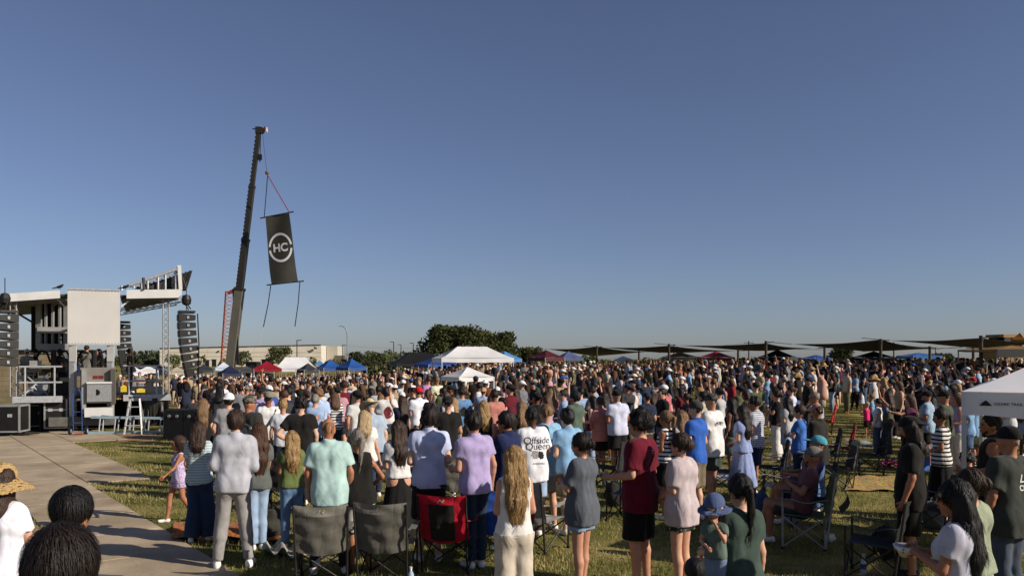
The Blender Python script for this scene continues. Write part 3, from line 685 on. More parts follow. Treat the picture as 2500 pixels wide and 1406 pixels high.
U_ = Vector((0.61, -0.7924, 0)); N_ = Vector((0.7924, 0.61, 0))        # along the walk (towards the camera), across it
path = empty('path'); path['kind'] = 'structure'
def slab(s0, s1, n0, n1):
    """slab between stations s along the walk (measured along U_) and offsets n across it"""
    g = .006; m = MB(); ch = .01
    def pt(s, n, z): p = U_ * s + N_ * n; return (p.x, p.y, z)
    lo = [pt(s0 + g, n0 + g, -.06), pt(s1 - g, n0 + g, -.06), pt(s1 - g, n1 - g, -.06), pt(s0 + g, n1 - g, -.06)]
    mi = [(x, y, .016) for x, y, z in lo]; hi = [pt(s0 + g + ch, n0 + g + ch, .024), pt(s1 - g - ch, n0 + g + ch, .024), pt(s1 - g - ch, n1 - g - ch, .024), pt(s0 + g + ch, n1 - g - ch, .024)]
    fs = [(8, 9, 10, 11)] + [(a, (a + 1) % 4, 4 + (a + 1) % 4, 4 + a) for a in range(4)] + [(4 + a, 4 + (a + 1) % 4, 8 + (a + 1) % 4, 8 + a) for a in range(4)]
    fs = [f[::-1] for f in fs] ; m._add(lo + mi + hi, fs); m.build('slab', M_CONC, path)
def sn(px, py): x, y = gp(px, py); p = Vector((x, y, 0)); return p.dot(U_), p.dot(N_)
s_end = sn(212, 1182)[0]; s_top = sn(176, 1081)[0]
m = MB()
def sheet(m, s0, s1, n0, n1, z=.007):
    m._add([(*(U_ * s + N_ * n).xy, z) for s, n in ((s0, n0), (s1, n0), (s1, n1), (s0, n1))], [(0, 1, 2, 3)])
sheet(m, -32, 3.0, 1.83, 3.2); sheet(m, -32, s_end, 3.205, 4.4); sheet(m, -32, s_top, 4.405, 5.9); sheet(m, -31.5, -17.2, -1.2, 1.825)
m.build('joint_bed', M_JOINT, path)
s = -30.0
while s < 2.9: slab(s, s + 1.6, 1.83, 3.2); s += 1.6
s = s_end
while s > -30: slab(s - 1.6, s, 3.2, 4.4); s -= 1.6
s_top = sn(176, 1081)[0]
s = s_top
while s > -31: slab(s - 1.6, s, 4.4, 5.9); s -= 1.6
s = -17.2
while s > -31:
    slab(s - 1.6, s, .3, 1.83); slab(s - 1.6, s, -1.2, .3); s -= 1.6
m = MB()
pts = [gp(236, 1057.5), gp(300, 1056), gp(392, 1060), gp(396, 1073), gp(350, 1078), gp(293, 1079)]
cxy = (sum(p[0] for p in pts) / 6, sum(p[1] for p in pts) / 6)
ring = []
for k in range(6):
    for t in (0, .25, .5, .75):
        a_, b_ = pts[k], pts[(k + 1) % 6]; q = (a_[0] + (b_[0] - a_[0]) * t, a_[1] + (b_[1] - a_[1]) * t); w = 1 + rng.uniform(-.05, .05)
        ring.append((cxy[0] + (q[0] - cxy[0]) * w, cxy[1] + (q[1] - cxy[1]) * w, .006))
m._add([(cxy[0], cxy[1], .02)] + ring, [(0, 1 + k, 1 + (k + 1) % 24) for k in range(24)])
tag(m.build('dirt_patch', mat('dirt', '#8a6c4c', .95, 0, .3, 5, .5, .02)), kind='structure')
# ------------------------------------------------------------------ grass blades where the lawn shows near the camera
def on_concrete(x, y):
    s = x * U_.x + y * U_.y; n = x * N_.x + y * N_.y
    return ((n > 1.855) & (n < 3.175) & (s < 3.1)) | ((n >= 3.17) & (n < 4.375) & (s < s_end - .02)) | ((n >= 4.37) & (n < 5.88) & (s < s_top - .02)) | ((n > -1.25) & (n < 1.9) & (s < -17.1))
NB = 135000
Y = 5.0 + 26 * nrg.rand(NB * 2) ** 1.55; ux = (nrg.rand(NB * 2) - .5) * 1.34; X = ux * Y
dens = np.sin(X * 1.7 + np.sin(Y * 1.3) * 2) + np.sin(Y * 2.1 + X * .7) + nrg.randn(NB * 2) * 1.2
ok = ~on_concrete(X, Y) & (dens > -1.2) & ~((ux < -.44) & (Y > 24)); X, Y = X[ok][:NB], Y[ok][:NB]; n = len(X)
hgt = (.022 + .035 * nrg.rand(n)) * (1 + .5 * (dens[ok][:NB] > 1)); wd = .0035 + .003 * nrg.rand(n) + Y * .0002; th = nrg.rand(n) * 6.28; ln = nrg.randn(n, 2) * .022
Z = terrain(X, Y); dx, dy = np.cos(th) * wd, np.sin(th) * wd
v0 = np.stack([X - dx, Y - dy, Z - .004], 1); v1 = np.stack([X + dx, Y + dy, Z - .004], 1); v2 = np.stack([X + ln[:, 0], Y + ln[:, 1], Z + hgt], 1)
T = np.arange(n * 3).reshape(-1, 3); me = np_mesh('grass_blades', np.stack([v0, v1, v2], 1).reshape(-1, 3), None, False, T)
def blade_mat():
    m, nt, b = principled('grass_blade')
    n, r, src = noise_col(nt, (.125, .145, .036), (.46, .37, .155), .8, 7, lo=.36, hi=.66)
    nt.links.new(r.outputs[0], b.inputs['Base Color']); b.inputs['Roughness'].default_value = .7; b.inputs['Specular IOR Level'].default_value = .2
    t = nt.nodes.new('ShaderNodeBsdfTranslucent'); nt.links.new(r.outputs[0], t.inputs[0]); mx = nt.nodes.new('ShaderNodeMixShader'); mx.inputs[0].default_value = .3
    nt.links.new(b.outputs[0], mx.inputs[1]); nt.links.new(t.outputs[0], mx.inputs[2]); nt.links.new(mx.outputs[0], nt.nodes['Material Output'].inputs[0]); return m
tag(link('grass', me, blade_mat()), 'short mown grass with dry patches across the lawn', 'grass', kind='stuff')
# ------------------------------------------------------------------ trees
M_BARK = mat('bark', '#4a3d2e', .95, 0, .3, 9, .6, .03)
def leaf_mat(key, c): return mat(key, c, .7, 0, .45, .9, spec=.2, transl=.25)
LEAF_OAK = leaf_mat('leaf_oak', (.058, .064, .020)); LEAF_OLIVE = leaf_mat('leaf_olive', (.085, .095, .035)); LEAF_YOUNG = leaf_mat('leaf_young', (.10, .115, .03)); LEAF_FAR = leaf_mat('leaf_far', (.05, .062, .026))
def leaf_cloud(lobes, n, size, seed, hollow=.55):
    rg = np.random.RandomState(seed); L = np.array(lobes); wgt = L[:, 3] ** 2; k = rg.choice(len(L), n, p=wgt / wgt.sum())
    d = rg.randn(n, 3); d /= np.linalg.norm(d, axis=1)[:, None]; r = (hollow + (1.08 - hollow) * rg.rand(n) ** .6)[:, None] * L[k, 3:4]
    c = L[k, :3] + d * r * np.array([1, 1, .82]); a = rg.randn(n, 3); a = a / np.linalg.norm(a, axis=1)[:, None]; b = np.cross(a, d + .5 * rg.randn(n, 3)); b /= np.linalg.norm(b, axis=1)[:, None] + 1e-9
    s = size * (.5 + rg.rand(n))[:, None]
    V = np.stack([c - a * s, c + b * s * .55, c + a * s, c - b * s * .55], 1).reshape(-1, 3)
    return V, np.arange(n * 4).reshape(-1, 4)
def tree(px, Y, w, top, mat_, seed, label, nleaf, size, group=None, trunk=.25, base=None, wide=.5, name='tree'):
    """crown w metres wide, top of crown at height top above its ground"""
    g = G(px, Y); rg = random.Random(seed); root = empty(name, g, 0, label, 'tree', group)
    cb = top * trunk if base is None else base; tr = MB(); H_ = top
    p = Vector((0, 0, -.1)); q = Vector((rg.uniform(-.1, .1) * w * .2, 0, cb)); r0 = max(.05, w * .03)
    tr.bar(p, q, r0 * 1.25, r0, n=8); lobes = []; nl = int(16 + w * 4.5)
    for k in range(nl):
        t = rg.random() ** .7; ang = rg.uniform(0, 6.28); zz = cb * .9 + (H_ - cb) * (.12 + .76 * t)
        rad = w * wide * math.sqrt(max(0, 1 - ((zz - (cb + H_) * .46) / ((H_ - cb) * .62)) ** 2)) * rg.uniform(.45, .9); lr = w * rg.uniform(.10, .19)
        c = Vector((math.cos(ang) * rad, math.sin(ang) * rad, min(zz, H_ - lr * .8))); lobes.append((*c, lr))
        if k % 2 == 0: md = q.lerp(c, .5) + Vector((0, 0, -.06 * w)); tr.bar(q, md, r0 * .55, r0 * .3, n=5); tr.bar(md, c, r0 * .3, r0 * .1, n=5)
    tr.build('trunk', M_BARK, root, True)
    V, Q = leaf_cloud(lobes, nleaf, size, seed); link('crown', np_mesh('crown', V, Q, False), mat_, root)
    return root
TG = 'trees behind the crowd'
tree(1110, 118, 10.0, 7.0, LEAF_OAK, 1, 'large dark oak, taller left crown of the pair behind the white canopies', 15000, .22, TG, .10)
tree(1190, 122, 9.6, 6.1, LEAF_OAK, 2, 'broad dark oak, lower right crown of the pair behind the white canopies', 14000, .22, TG, .10)
tree(1298, 135, 4.6, 4.0, LEAF_OAK, 3, 'small round dark tree just left of the maroon canopy', 2500, .2, TG)
tree(927, 78, 3.9, 3.6, LEAF_OLIVE, 4, 'loose olive green small tree standing in the crowd by the black canopy', 2600, .13, TG, .1)
tree(682, 180, 5.8, 5.3, LEAF_OLIVE, 5, 'grey green rounded tree in front of the long building, above the red canopy', 2600, .2, TG)
tree(590, 185, 4.4, 4.4, LEAF_OLIVE, 6, 'tree right of the crane boom in front of the long building', 1800, .2, TG)
tree(424, 170, 3.2, 3.9, LEAF_YOUNG, 7, 'yellow green sapling in front of the building, beside the right speaker hang', 900, .16, TG)
tree(495, 170, 1.3, 4.0, LEAF_YOUNG, 8, 'thin upright sapling before the building between speaker hang and crane', 420, .14, TG)
tree(543, 175, 1.8, 2.9, LEAF_YOUNG, 9, 'low sapling behind the orange lattice boom', 500, .14, TG)
tree(763, 180, 1.8, 3.4, LEAF_YOUNG, 10, 'sapling by the right corner of the long building', 500, .14, TG)
tree(868, 260, 5.0, 4.6, LEAF_FAR, 11, 'dark tree right of the long building, under the curved street lamp', 1100, .3, TG)
tree(1435, 120, 2.6, 2.6, LEAF_YOUNG, 12, 'small pale tree beside the first shade sail post', 600, .16, TG)
tree(2055, 150, 4.5, 4.4, LEAF_FAR, 13, 'dark round tree under the widest shade sail', 1200, .25, TG)
tree(2300, 210, 6.0, 3.9, LEAF_FAR, 14, 'hazy tree left of the rightmost shade sail post', 1000, .3, TG)
# far wood along the horizon
lobes = []
for px in np.arange(-150, 2650, 7):
    Yf = 330 + 60 * math.sin(px * .013) + rng.uniform(-15, 15); x = (px - CX) / FPX * Yf
    hh = (2.6 + 1.0 * math.sin(px * .021) + rng.uniform(-.8, 1.1)) * (1.0 if px < 1050 else .62)
    lobes.append((x, Yf, hh * .5, max(1.2, hh * .75)))
V, Q = leaf_cloud(lobes, 9000, .8, 44, .6); tag(link('far_trees', np_mesh('far_trees', V, Q, False), LEAF_FAR), 'low dark line of far trees along the horizon', 'trees', kind='stuff')
# ------------------------------------------------------------------ long beige building behind the lawn
M_TILT = mat('tilt_wall', '#b9b1a1', .85, 0, .06, .3); M_TILT2 = mat('tilt_wall_dark', '#6b6357', .85, 0, .08, .4); M_LINE = mat('groove', '#857c6d', .9, 0, .1)
bl = empty('long_building', G(600, 250), 0, 'long low beige building with dark roof edge behind the crane', 'building'); o_ = bl.location.copy()
def LB(p): return Vector(p) - o_
A_, B_, C_ = P(390, 851, 250), P(784, 842.5, 262), P(830, 845, 290)
zb = -.3; bh = 5.9
def wallseg(name, a, b, z0, z1, th, m_, par): 
    a = Vector((a.x, a.y, z0)); b = Vector((b.x, b.y, z0)); d = (b - a).normalized(); n = Vector((-d.y, d.x, 0)) * th
    return MB().prism([LB(a), LB(b), LB(b + n), LB(a + n)], (0, 0, z1 - z0)).build(name, m_, par)
nseg = 7
for k in range(nseg):
    a, b = A_.lerp(B_, k / nseg), A_.lerp(B_, (k + 1) / nseg); w_ = wallseg('wall_panel', a.lerp(b, .002), b.lerp(a, .002), zb, A_.z + (B_.z - A_.z) * (k + .5) / nseg, 12, M_TILT, bl)
    d = (b - a).normalized(); n_ = Vector((d.y, -d.x, 0))
    for zz in (3.05, 4.35): MB().beam(LB(Vector((a.x, a.y, zz)) + n_ * .02), LB(Vector((b.x, b.y, zz)) + n_ * .02), .06, .12).build('groove', M_LINE, w_)
MB().beam(LB(Vector((A_.x, A_.y - .05, A_.z + .1))), LB(Vector((B_.x, B_.y - .05, B_.z + .1))), .4, .25).build('roof_edge', M_DARK, bl)
wallseg('end_wall', Vector((B_.x, B_.y, 0)), Vector((C_.x - 1.2, C_.y, 0)), zb, B_.z - .15, 6, mat('tilt_wall_end', '#c9c2b4', .85, 0, .05, .3), bl)
q = P(818, 842, 275); MB().box(LB((q.x, q.y, 3.2)), (3.6, 9, 6.6)).build('corner_block', M_TILT, bl)
q = P(828, 862, 268); MB().box(LB((q.x + .4, q.y, 1.5)), (3.4, 3, 3.9)).build('loading_block', M_TILT2, bl)
for px, w_, h_ in ((502, 1.2, 1.9), (519, 1.2, 2.1), (655, 2.2, 2.3), (640, 1.2, 2.1), (768, .8, 2.0)):
    t = (px - 390) / (784 - 390); a = A_.lerp(B_, t); d_ = (B_ - A_).normalized(); n_ = Vector((d_.y, -d_.x, 0)); rz = math.atan2(d_.y, d_.x)
    f = MB().box(LB((a.x + n_.x * .05, a.y + n_.y * .05, h_ / 2)), (w_, .12, h_), rz).build('door', M_GLASS, bl); MB().box(LB((a.x + n_.x * .14, a.y + n_.y * .14, h_ + .08)), (w_ + .3, .3, .12), rz).build('lintel', M_DARK, f)
for px, pz in ((530, 4.7), (602, 4.7)):
    t = (px - 390) / 394; a = A_.lerp(B_, t); MB().box(LB((a.x, a.y - .3, pz)), (.4, .5, .35)).build('wall_light', M_DARK, bl)
q = P(771, 850, 261); f = MB().box(LB((q.x, q.y - .5, q.z)), (.7, .9, .5)).bar(LB((q.x, q.y - .2, q.z)), LB((q.x - .3, q.y - 1.2, q.z + .5)), .1).build('floodlight', M_DARK, bl)
# brick wall building seen under the stage roof at far left
M_BLOCK = mat('block_wall', '#8a7a60', .9, 0, .18, .8)
bb = empty('block_building', G(60, 62), 0, 'tan block building seen under the stage roof behind the drummer', 'building')
row = MB()
for r_ in range(9):
    for c_ in range(16):
        x = c_ * .6 + (.3 if r_ % 2 else 0) - 4.6
        MB().box((x, 0, .2 + r_ * .4), (.585, .3, .385)).build('block', M_BLOCK, bb)
MB().box((.2, .2, 1.75), (9.6, .25, 3.9)).build('mortar_core', M_LINE, bb); MB().box((.2, .1, 3.85), (10, .7, .22)).build('coping', M_DARK, bb)
# ------------------------------------------------------------------ lamps, utility poles and wires
LG = 'parking lot lamp poles'
def lamp(px, top, Y, label, side=-1, w=.16):
    g = G(px, Y); z1 = P(px, top, Y).z - g.z; t = empty('street_lamp', g, 0, label, 'lamp', LG)
    MB().bar((0, 0, -.2), (0, 0, z1), w, w * .8, 6).build('pole', M_DARK, t); MB().beam((0, 0, z1 - .05), (side * 1.1, 0, z1 - .05), .3, .16).build('lamp_head', M_DARK, t); MB().lathe((0, 0, -.1), [(w * 2.2, 0), (w * 2.2, .5)], 8).build('base', M_GREYP, t)
lamp(725, 830, 200, 'dark square lamp pole before the right half of the long building', 1)
lamp(836, 842, 260, 'short dark lamp pole at the right end of the long building', 1)
lamp(961, 834, 230, 'tallest of three dark lamp poles left of the big oak', -1)
lamp(979, 841, 260, 'middle and shortest of three dark lamp poles left of the big oak', -1)
lamp(1009, 837, 240, 'rightmost of three dark lamp poles beside the big oak', -1)
lamp(389, 857, 240, 'dark lamp pole at the left end of the long building', -1)
lamp(323, 847, 220, 'dark lamp pole behind the person at the stage railing', -1)
g = G(848, 190); t = empty('street_lamp', g, 0, 'tall pale street lamp with a long curved arm right of the building', 'lamp', LG)
z1 = P(850, 815, 190).z - g.z; pts = [(0, 0, -.2), (0, 0, z1 - .5)] + [(-1.25 * (1 - math.cos(a)) , 0, z1 - .5 + 2.3 * math.sin(a)) for a in (.4, .8, 1.1, 1.4)]
MB().path(pts, .13, 7).build('pole', M_GREYP, t); MB().beam((pts[-1][0], 0, pts[-1][2]), (pts[-1][0] - .9, 0, pts[-1][2] + .05), .35, .18).build('lamp_head', M_GREYP, t)
MB().box((0, 0, 3.6), (.5, .4, .5)).build('box', M_GREYP, t)
UG = 'wooden utility poles on the right'
up = []
for px, top, Y, lab in ((1828, 832, 190, 'wooden utility pole rising behind the long middle shade sail'), (2182, 835, 170, 'wooden utility pole right of the tallest sail post'), (2284, 848, 260, 'far small utility pole left of the rightmost sail post'), (1645, 842, 220, 'far utility pole by the second shade sail post')):
    g = G(px, Y); z1 = P(px, top, Y).z - g.z; t = empty('utility_pole', g, 0, lab, 'utility pole', UG); up.append((g, z1))
    MB().bar((0, 0, -.3), (0, 0, z1), .17, .13, 6).build('pole', M_BARK, t); MB().beam((-1.1, 0, z1 - .5), (1.1, 0, z1 - .5), .14, .14).build('crossarm', M_BARK, t)
    for x in (-.9, 0, .9): MB().bar((x, 0, z1 - .45), (x, 0, z1 - .2), .07).build('insulator', M_GREYP, t)
def sag(a, b, s, n=14): return [Vector(a).lerp(Vector(b), k / n) - Vector((0, 0, s * (1 - (2 * k / n - 1) ** 2))) for k in range(n + 1)]
for nm, a, b, s, lab in (('w1', P(2182, 839, 170), P(2700, 828, 120), 1.2, 'thin power line running right from the utility pole'), ('w2', P(1828, 836, 190), P(2182, 839, 170), 1.5, 'thin power line between the two nearest utility poles'), ('w3', P(1400, 845, 260), P(1828, 836, 190), 1.5, 'thin power line running left from the utility pole'),
                         ('w4', P(840, 843, 300), P(1050, 848, 300), .6, 'thin power line left of the big oak'), ('w5', P(310, 858, 300), P(395, 850, 300), .6, 'thin power line left of the long building')):
    tag(MB().path(sag(a, b, s), .03, 4).build('power_line', M_DARK), lab, 'power line', 'power lines')
# ------------------------------------------------------------------ text as mesh
def place_flat(name, me, mat_, parent, o, ux, uy):
    """lay a flat mesh (x,y) onto origin o with axes ux, uy (parent space)"""
    o, ux, uy = Vector(o), Vector(ux), Vector(uy)
    for v in me.vertices: v.co = o + ux * v.co.x + uy * v.co.y + ux.cross(uy).normalized() * v.co.z
    return link(name, me, mat_, parent)
# ------------------------------------------------------------------ mobile stage at the left
TH = R(24); Sa = Vector((math.cos(TH), math.sin(TH), 0)); Sb = Vector((-math.sin(TH), math.cos(TH), 0)); S0 = Vector(((165 - CX) / FPX * 27.3, 27.3, 0))
def sp(px, py, off=0.0):
    """point on the stage's end plane (shifted back by off) seen at a pixel"""
    o = S0 + Sb * off; u = (px - CX) / FPX
    t = (u * o.y - o.x) / (Sa.x - u * Sa.y); p = o + Sa * t
    return Vector((p.x, p.y, CAMH - (py - HY) / FPX * p.y))
def sz(px, z, off=0.0): p = sp(px, HY, off); return Vector((p.x, p.y, z))
st = empty('mobile_stage', (S0.x, S0.y, 0), 0, 'white and aluminium mobile concert stage with open roof wings and black deck', 'stage'); SO = Vector((S0.x, S0.y, 0))
def L(p): return Vector(p) - SO
DECK = 1.2
def box4(m, px0, px1, z0, z1, off0, off1):
    a, b = sz(px0, z0, off0), sz(px1, z0, off0); d = Sb * (off1 - off0)
    return m.prism([L(a), L(b), L(b + d), L(a + d)], (0, 0, z1 - z0))
M_DECK = mat('deck_black', '#1c1a18', .7, 0, .3, 3)
box4(MB(), 163, 408, DECK - .1, DECK, .1, 9.5).build('deck', M_DECK, st); box4(MB(), 30, 160, DECK - .12, DECK - .02, .1, 9.5).build('deck', M_DECK, st)
for a, b in ((30, 152), (301, 417)): box4(MB(), a, b, DECK - .2, DECK + .01, -.02, .09).build('deck_edge', M_ALU, st)
box4(MB(), 36, 400, -.02, DECK - .22, 1.6, 1.7).build('skirt', mat('skirt_cloth', '#0f0e0d', .95, 0, .2), st)
# white end panel of the raised trailer
p = sp(165, 841); ztop, zbot = sp(230, 707).z, sp(230, 841).z
box4(MB(), 165, 293, zbot, ztop, 0, .10).build('end_panel', mat('panel_white', '#bcb9b3', .5, 0, .05, .9), st)
f = MB(); 
for a, b in (((165, zbot), (293, zbot)), ((165, ztop), (293, ztop))): f.beam(L(sz(a[0], a[1], -.012)), L(sz(b[0], b[1], -.012)), .03, .05)
f.build('panel_trim', M_ALU, st)
for px in np.linspace(168, 290, 16):
    for z_ in (zbot + .05, ztop - .05): MB().lathe(L(sz(px, z_, -.004)), [(.012, 0), (.012, -.008)], 8, 'Y').build('rivet', M_GREYP, st)
for px in (178, 270):                                   # panel legs with plates
    MB().beam(L(sz(px, .25, .12)), L(sz(px, zbot, .12)), .17, .17).build('lift_leg', M_ALU, st)
    MB().beam(L(sz(px, 2.35, .02)), L(sz(px, 2.88, .02)), .24, .03).build('leg_plate', M_WHITEP, st)
MB().beam(L(sz(120, .35, .15)), L(sz(280, .35, .15)), .35, .3).build('chassis_beam', mat('chassis_grey', '#5c5a55', .6, .2, .2, 4), st)
# left roof wing: fascia + dark ribbed underside
zl = [sp(-60, 742).z, sp(146, 728).z, sp(-60, 722).z, sp(146, 709).z]
a0, a1 = sz(-60, zl[0], -.05), sz(146, zl[1], -.05); MB().prism([L(a0), L(a1), L(sz(146, zl[3], -.05)), L(sz(-60, zl[2], -.05))], Sb * .12).build('roof_fascia', M_WHITEP, st)
def roof_under(px0, z0, px1, z1, d, nm, d1=None):
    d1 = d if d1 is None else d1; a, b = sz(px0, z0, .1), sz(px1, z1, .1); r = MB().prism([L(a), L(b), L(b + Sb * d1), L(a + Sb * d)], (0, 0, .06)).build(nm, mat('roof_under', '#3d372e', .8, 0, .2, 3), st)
    for k in range(1, 9):
        q = d * k / 9; t_ = 1 if q <= d1 else max(.02, 1 - (q - d1) / (d - d1)); MB().beam(L(a + Sb * q - Vector((0, 0, .04))), L(a.lerp(b, t_) + Sb * q - Vector((0, 0, .04))), .06, .1).build('roof_rib', M_GREYP, r)
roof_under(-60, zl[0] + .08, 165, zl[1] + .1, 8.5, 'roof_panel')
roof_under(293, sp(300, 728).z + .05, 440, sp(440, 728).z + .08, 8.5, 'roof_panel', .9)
zr = [sp(309, 729).z, sp(440, 727).z, sp(309, 708).z, sp(443, 706.5).z]
MB().prism([L(sz(309, zr[0], -.05)), L(sz(436, zr[1], -.05)), L(sz(444, zr[1] + .12, -.05)), L(sz(444, zr[3], -.05)), L(sz(309, zr[2], -.05))], Sb * .12).build('roof_fascia', M_WHITEP, st)
# front edge truss of the right wing running back, and edge truss between
def truss(a, b, w, par, name='truss_tower', n=12, r=.025, m_=M_ALU):
    a, b = Vector(a), Vector(b); d = (b - a).normalized(); u = d.orthogonal().normalized() if abs(d.z) < .9 else Sa.copy(); v = d.cross(u).normalized(); u = v.cross(d)
    t = MB(); C = [u * w / 2 + v * w / 2, -u * w / 2 + v * w / 2, -u * w / 2 - v * w / 2, u * w / 2 - v * w / 2]
    for c in C: t.bar(a + c, b + c, r, n=6)
    for k in range(n):
        for q in range(4):
            c0, c1 = (C[q], C[(q + 1) % 4]) if k % 2 == 0 else (C[(q + 1) % 4], C[q]); t.bar(a.lerp(b, k / n) + c0, a.lerp(b, (k + 1) / n) + c1, r * .5, n=4)
    return t.build(name, m_, par)
e0, e1 = sz(434, zr[1] - .06, .8), sz(295, zr[1] - .1, 8.4); truss(L(e0), L(e1), .2, st, 'edge_truss', 16, .02, M_GREYP)
truss(L(sz(405, DECK, .35)), L(sz(405, zr[1], .35)), .19, st, n=16, r=.022, m_=M_GREYP); truss(L(sz(33, DECK, .25)), L(sz(33, zl[0] + .1, .25)), .17, st, n=16, r=.02, m_=M_GREYP)
# tilted black louvre canopy above the right wing, with posts and rails
za = zr[3]; lou = []
top_l, top_r = sp(330, 707, .8), sp(470, 660, .8); bot_r = sp(455, 707, .8)
pan = MB().prism([L(sz(326, za + .03, .8)), L(Vector((bot_r.x, bot_r.y, za + .02))), L(top_r), L(sp(333, 703, .8))], Sb * .1).build('tilted_canopy', M_BLACKP, st)
for k in range(14):
    t = (k + .5) / 14; lo_ = sz(330, za + .05, .74).lerp(Vector((bot_r.x, bot_r.y, za + .05)), t) - Sb * .05; hi_ = sp(333, 703, .8).lerp(top_r, t) - Sb * .07
    MB().beam(L(lo_), L(hi_), .05, .10).build('louvre', M_DARK, pan)
MB().beam(L(sz(441, za, .3)), L(sp(437.5, 648, .3)), .12, .12).build('canopy_post', M_WHITEP, st)
for px, py in ((327, 698), (346, 688), (361, 683), (386, 675), (404, 666), (429, 659)): MB().bar(L(sz(px, za, .35)), L(sp(px, py, .35)), .035).build('canopy_strut', M_ALU, st)
MB().bar(L(sp(314, 697, .3)), L(sp(437, 655, .3)), .05).build('canopy_rail', M_ALU, st); MB().bar(L(sp(326, 701, .4)), L(sp(437, 663, .4)), .035).build('canopy_rail', M_ALU, st)
MB().bar(L(sp(297, 709, .3)), L(sp(297, 698, .3)), .05).build('corner_peg', M_ALU, st)
for q in (((300, 698), (326, 701)), ((437, 650), (410, 668)), ((441, 660), (455, 705))): MB().bar(L(sp(*q[0], .3)), L(sp(*q[1], .3)), .012).build('stay_cable', M_DARK, st)
MB().bar(L(sp(351, 707, -.1)), L(sp(350, 678, -.1)), .05).build('wind_gauge', M_BLACKP, st)
# left bay: inner wall frame, cross beams, diagonal braces
M_IN = mat('inner_dark', '#1a1815', .85, 0, .2)
box4(MB(), 93, 165, 2.85, 4.55, 2.3, 2.4).build('inner_wall', M_IN, st)
for px in (95, 112, 129, 146, 163): MB().beam(L(sz(px, 2.8, 2.2)), L(sz(px, 4.5, 2.2)), .06 if px not in (95, 163) else .18, .1).build('wall_post', M_GREYP, st)
for z in (2.86, 3.45): MB().beam(L(sz(91, z, 2.1)), L(sz(168, z, 2.1)), .1, .22).build('cross_beam', M_GREYP, st)
box4(MB(), 76, 90, 2.7, 4.5, 3.0, 3.1).build('inner_wall', M_IN, st)
MB().beam(L(sp(163, 725, 1.4)), L(sp(100, 760, 3.0)), .05, .10).build('roof_brace', M_GREYP, st); MB().beam(L(sp(140, 730, .4)), L(sp(158, 749, .4)), .05, .05).build('roof_brace', M_WHITEP, st)
MB().beam(L(sp(314, 735, .2)), L(sp(296, 748, .2)), .05, .05).build('roof_brace', M_WHITEP, st); MB().beam(L(sp(48, 768, 1.0)), L(sp(80, 787, 1.6)), .05, .05).build('roof_brace', M_DARK, st)
MB().beam(L(sz(165, DECK, 2.2)), L(sz(165, 2.9, 2.2)), .2, .2).build('lift_leg', M_GREYP, st)
for px in (131, 230):                                  # hydraulic masts with looping hoses
    m = MB().bar(L(sz(px, DECK, 1.4)), L(sz(px, 2.75, 1.4)), .09, n=8).build('lift_mast', M_BLACKP, st)
    for s in (-1, 1):
        pts = [L(sz(px, 2.3, 1.4)) + Sa * s * .09, L(sz(px, 2.65, 1.4)) + Sa * s * .2, L(sz(px, 2.72, 1.4)) + Sa * s * .38, L(sz(px, 2.5, 1.4)) + Sa * s * .5, L(sz(px, 2.15, 1.4)) + Sa * s * .55, L(sz(px, 2.0, 1.4)) + Sa * s * .72]
        MB().path(pts, .035, 6).build('hose', M_RUB, m)
# railings
def railing(px0, px1, ypx, zt):
    r = MB(); a, b = px0, px1
    for z in (zt, zt - .52): MB().bar(L(sz(a, z, .05)), L(sz(b, z, .05)), .032, n=8).build('rail', M_ALU, st)
    for t in (.14, .82): px = a + (b - a) * t; MB().bar(L(sz(px, DECK - .05, .05)), L(sz(px, zt, .05)), .032, n=8).build('rail_post', M_ALU, st)
railing(46, 152, 910, DECK + .98); railing(301, 400, 906, DECK + 1.0)
# trailer gooseneck end under the panel
g1 = box4(MB(), 196, 282, .95, 2.15, -.28, .05).build('hitch_housing', mat('housing', '#77716a', .6, .1, .12, 3), st)
box4(MB(), 199, 210, .62, 2.1, -.5, -.28).build('hitch_cheek', M_GREYP, st); box4(MB(), 270, 281, .9, 2.1, -.5, -.28).build('hitch_cheek', mat('housing_dark', '#4f4a44', .6, .2, .1), st)
tread = mat('tread_plate', '#a6a6a4', .35, .6, .35, 60, .6, .01)
box4(MB(), 212, 272, 1.02, 1.62, -.62, -.30).build('tool_box', tread, st); box4(MB(), 211, 273, 1.62, 1.68, -.66, -.3).build('tool_box_lid', M_WHITEP, st)
box4(MB(), 206, 275, .52, .82, -.6, -.3).build('bumper', M_WHITEP, st)
for px in (228, 242): box4(MB(), px, px + 11, 1.78, 1.88, -.31, -.285).build('reflector', mat('reflector_red', '#6e1512', .4), st)
MB().lathe(L(sz(236, 1.33, -.63)), [(.1, 0), (.1, .03)], 12, 'Y').build('latch', M_BLACKP, st)
# deck legs and cross braces below
for px in (40, 100, 150, 312, 360, 408): MB().beam(L(sz(px, 0, .5)), L(sz(px, DECK - .1, .5)), .09, .09).build('deck_leg', M_DARK, st)
for a, b in (((40, .3), (70, 1.05)),): MB().beam(L(sz(a[0], a[1], .3)), L(sz(b[0], b[1], .3)), .05, .06).build('deck_brace', M_ALU, st)
# black drape hanging at the right of the deck
def drape(u, v):
    q = sz(349 + 58 * u, DECK - .12 - v * (1.02 - .35 * u), .0 + .08 * math.sin(u * 23) * v + .05 * math.sin(u * 9 + v * 4)); return L(q)
MB().grid(drape, 30, 10).build('drape', mat('vinyl_black', '#26231f', .45, 0, .2, 4), st, True)
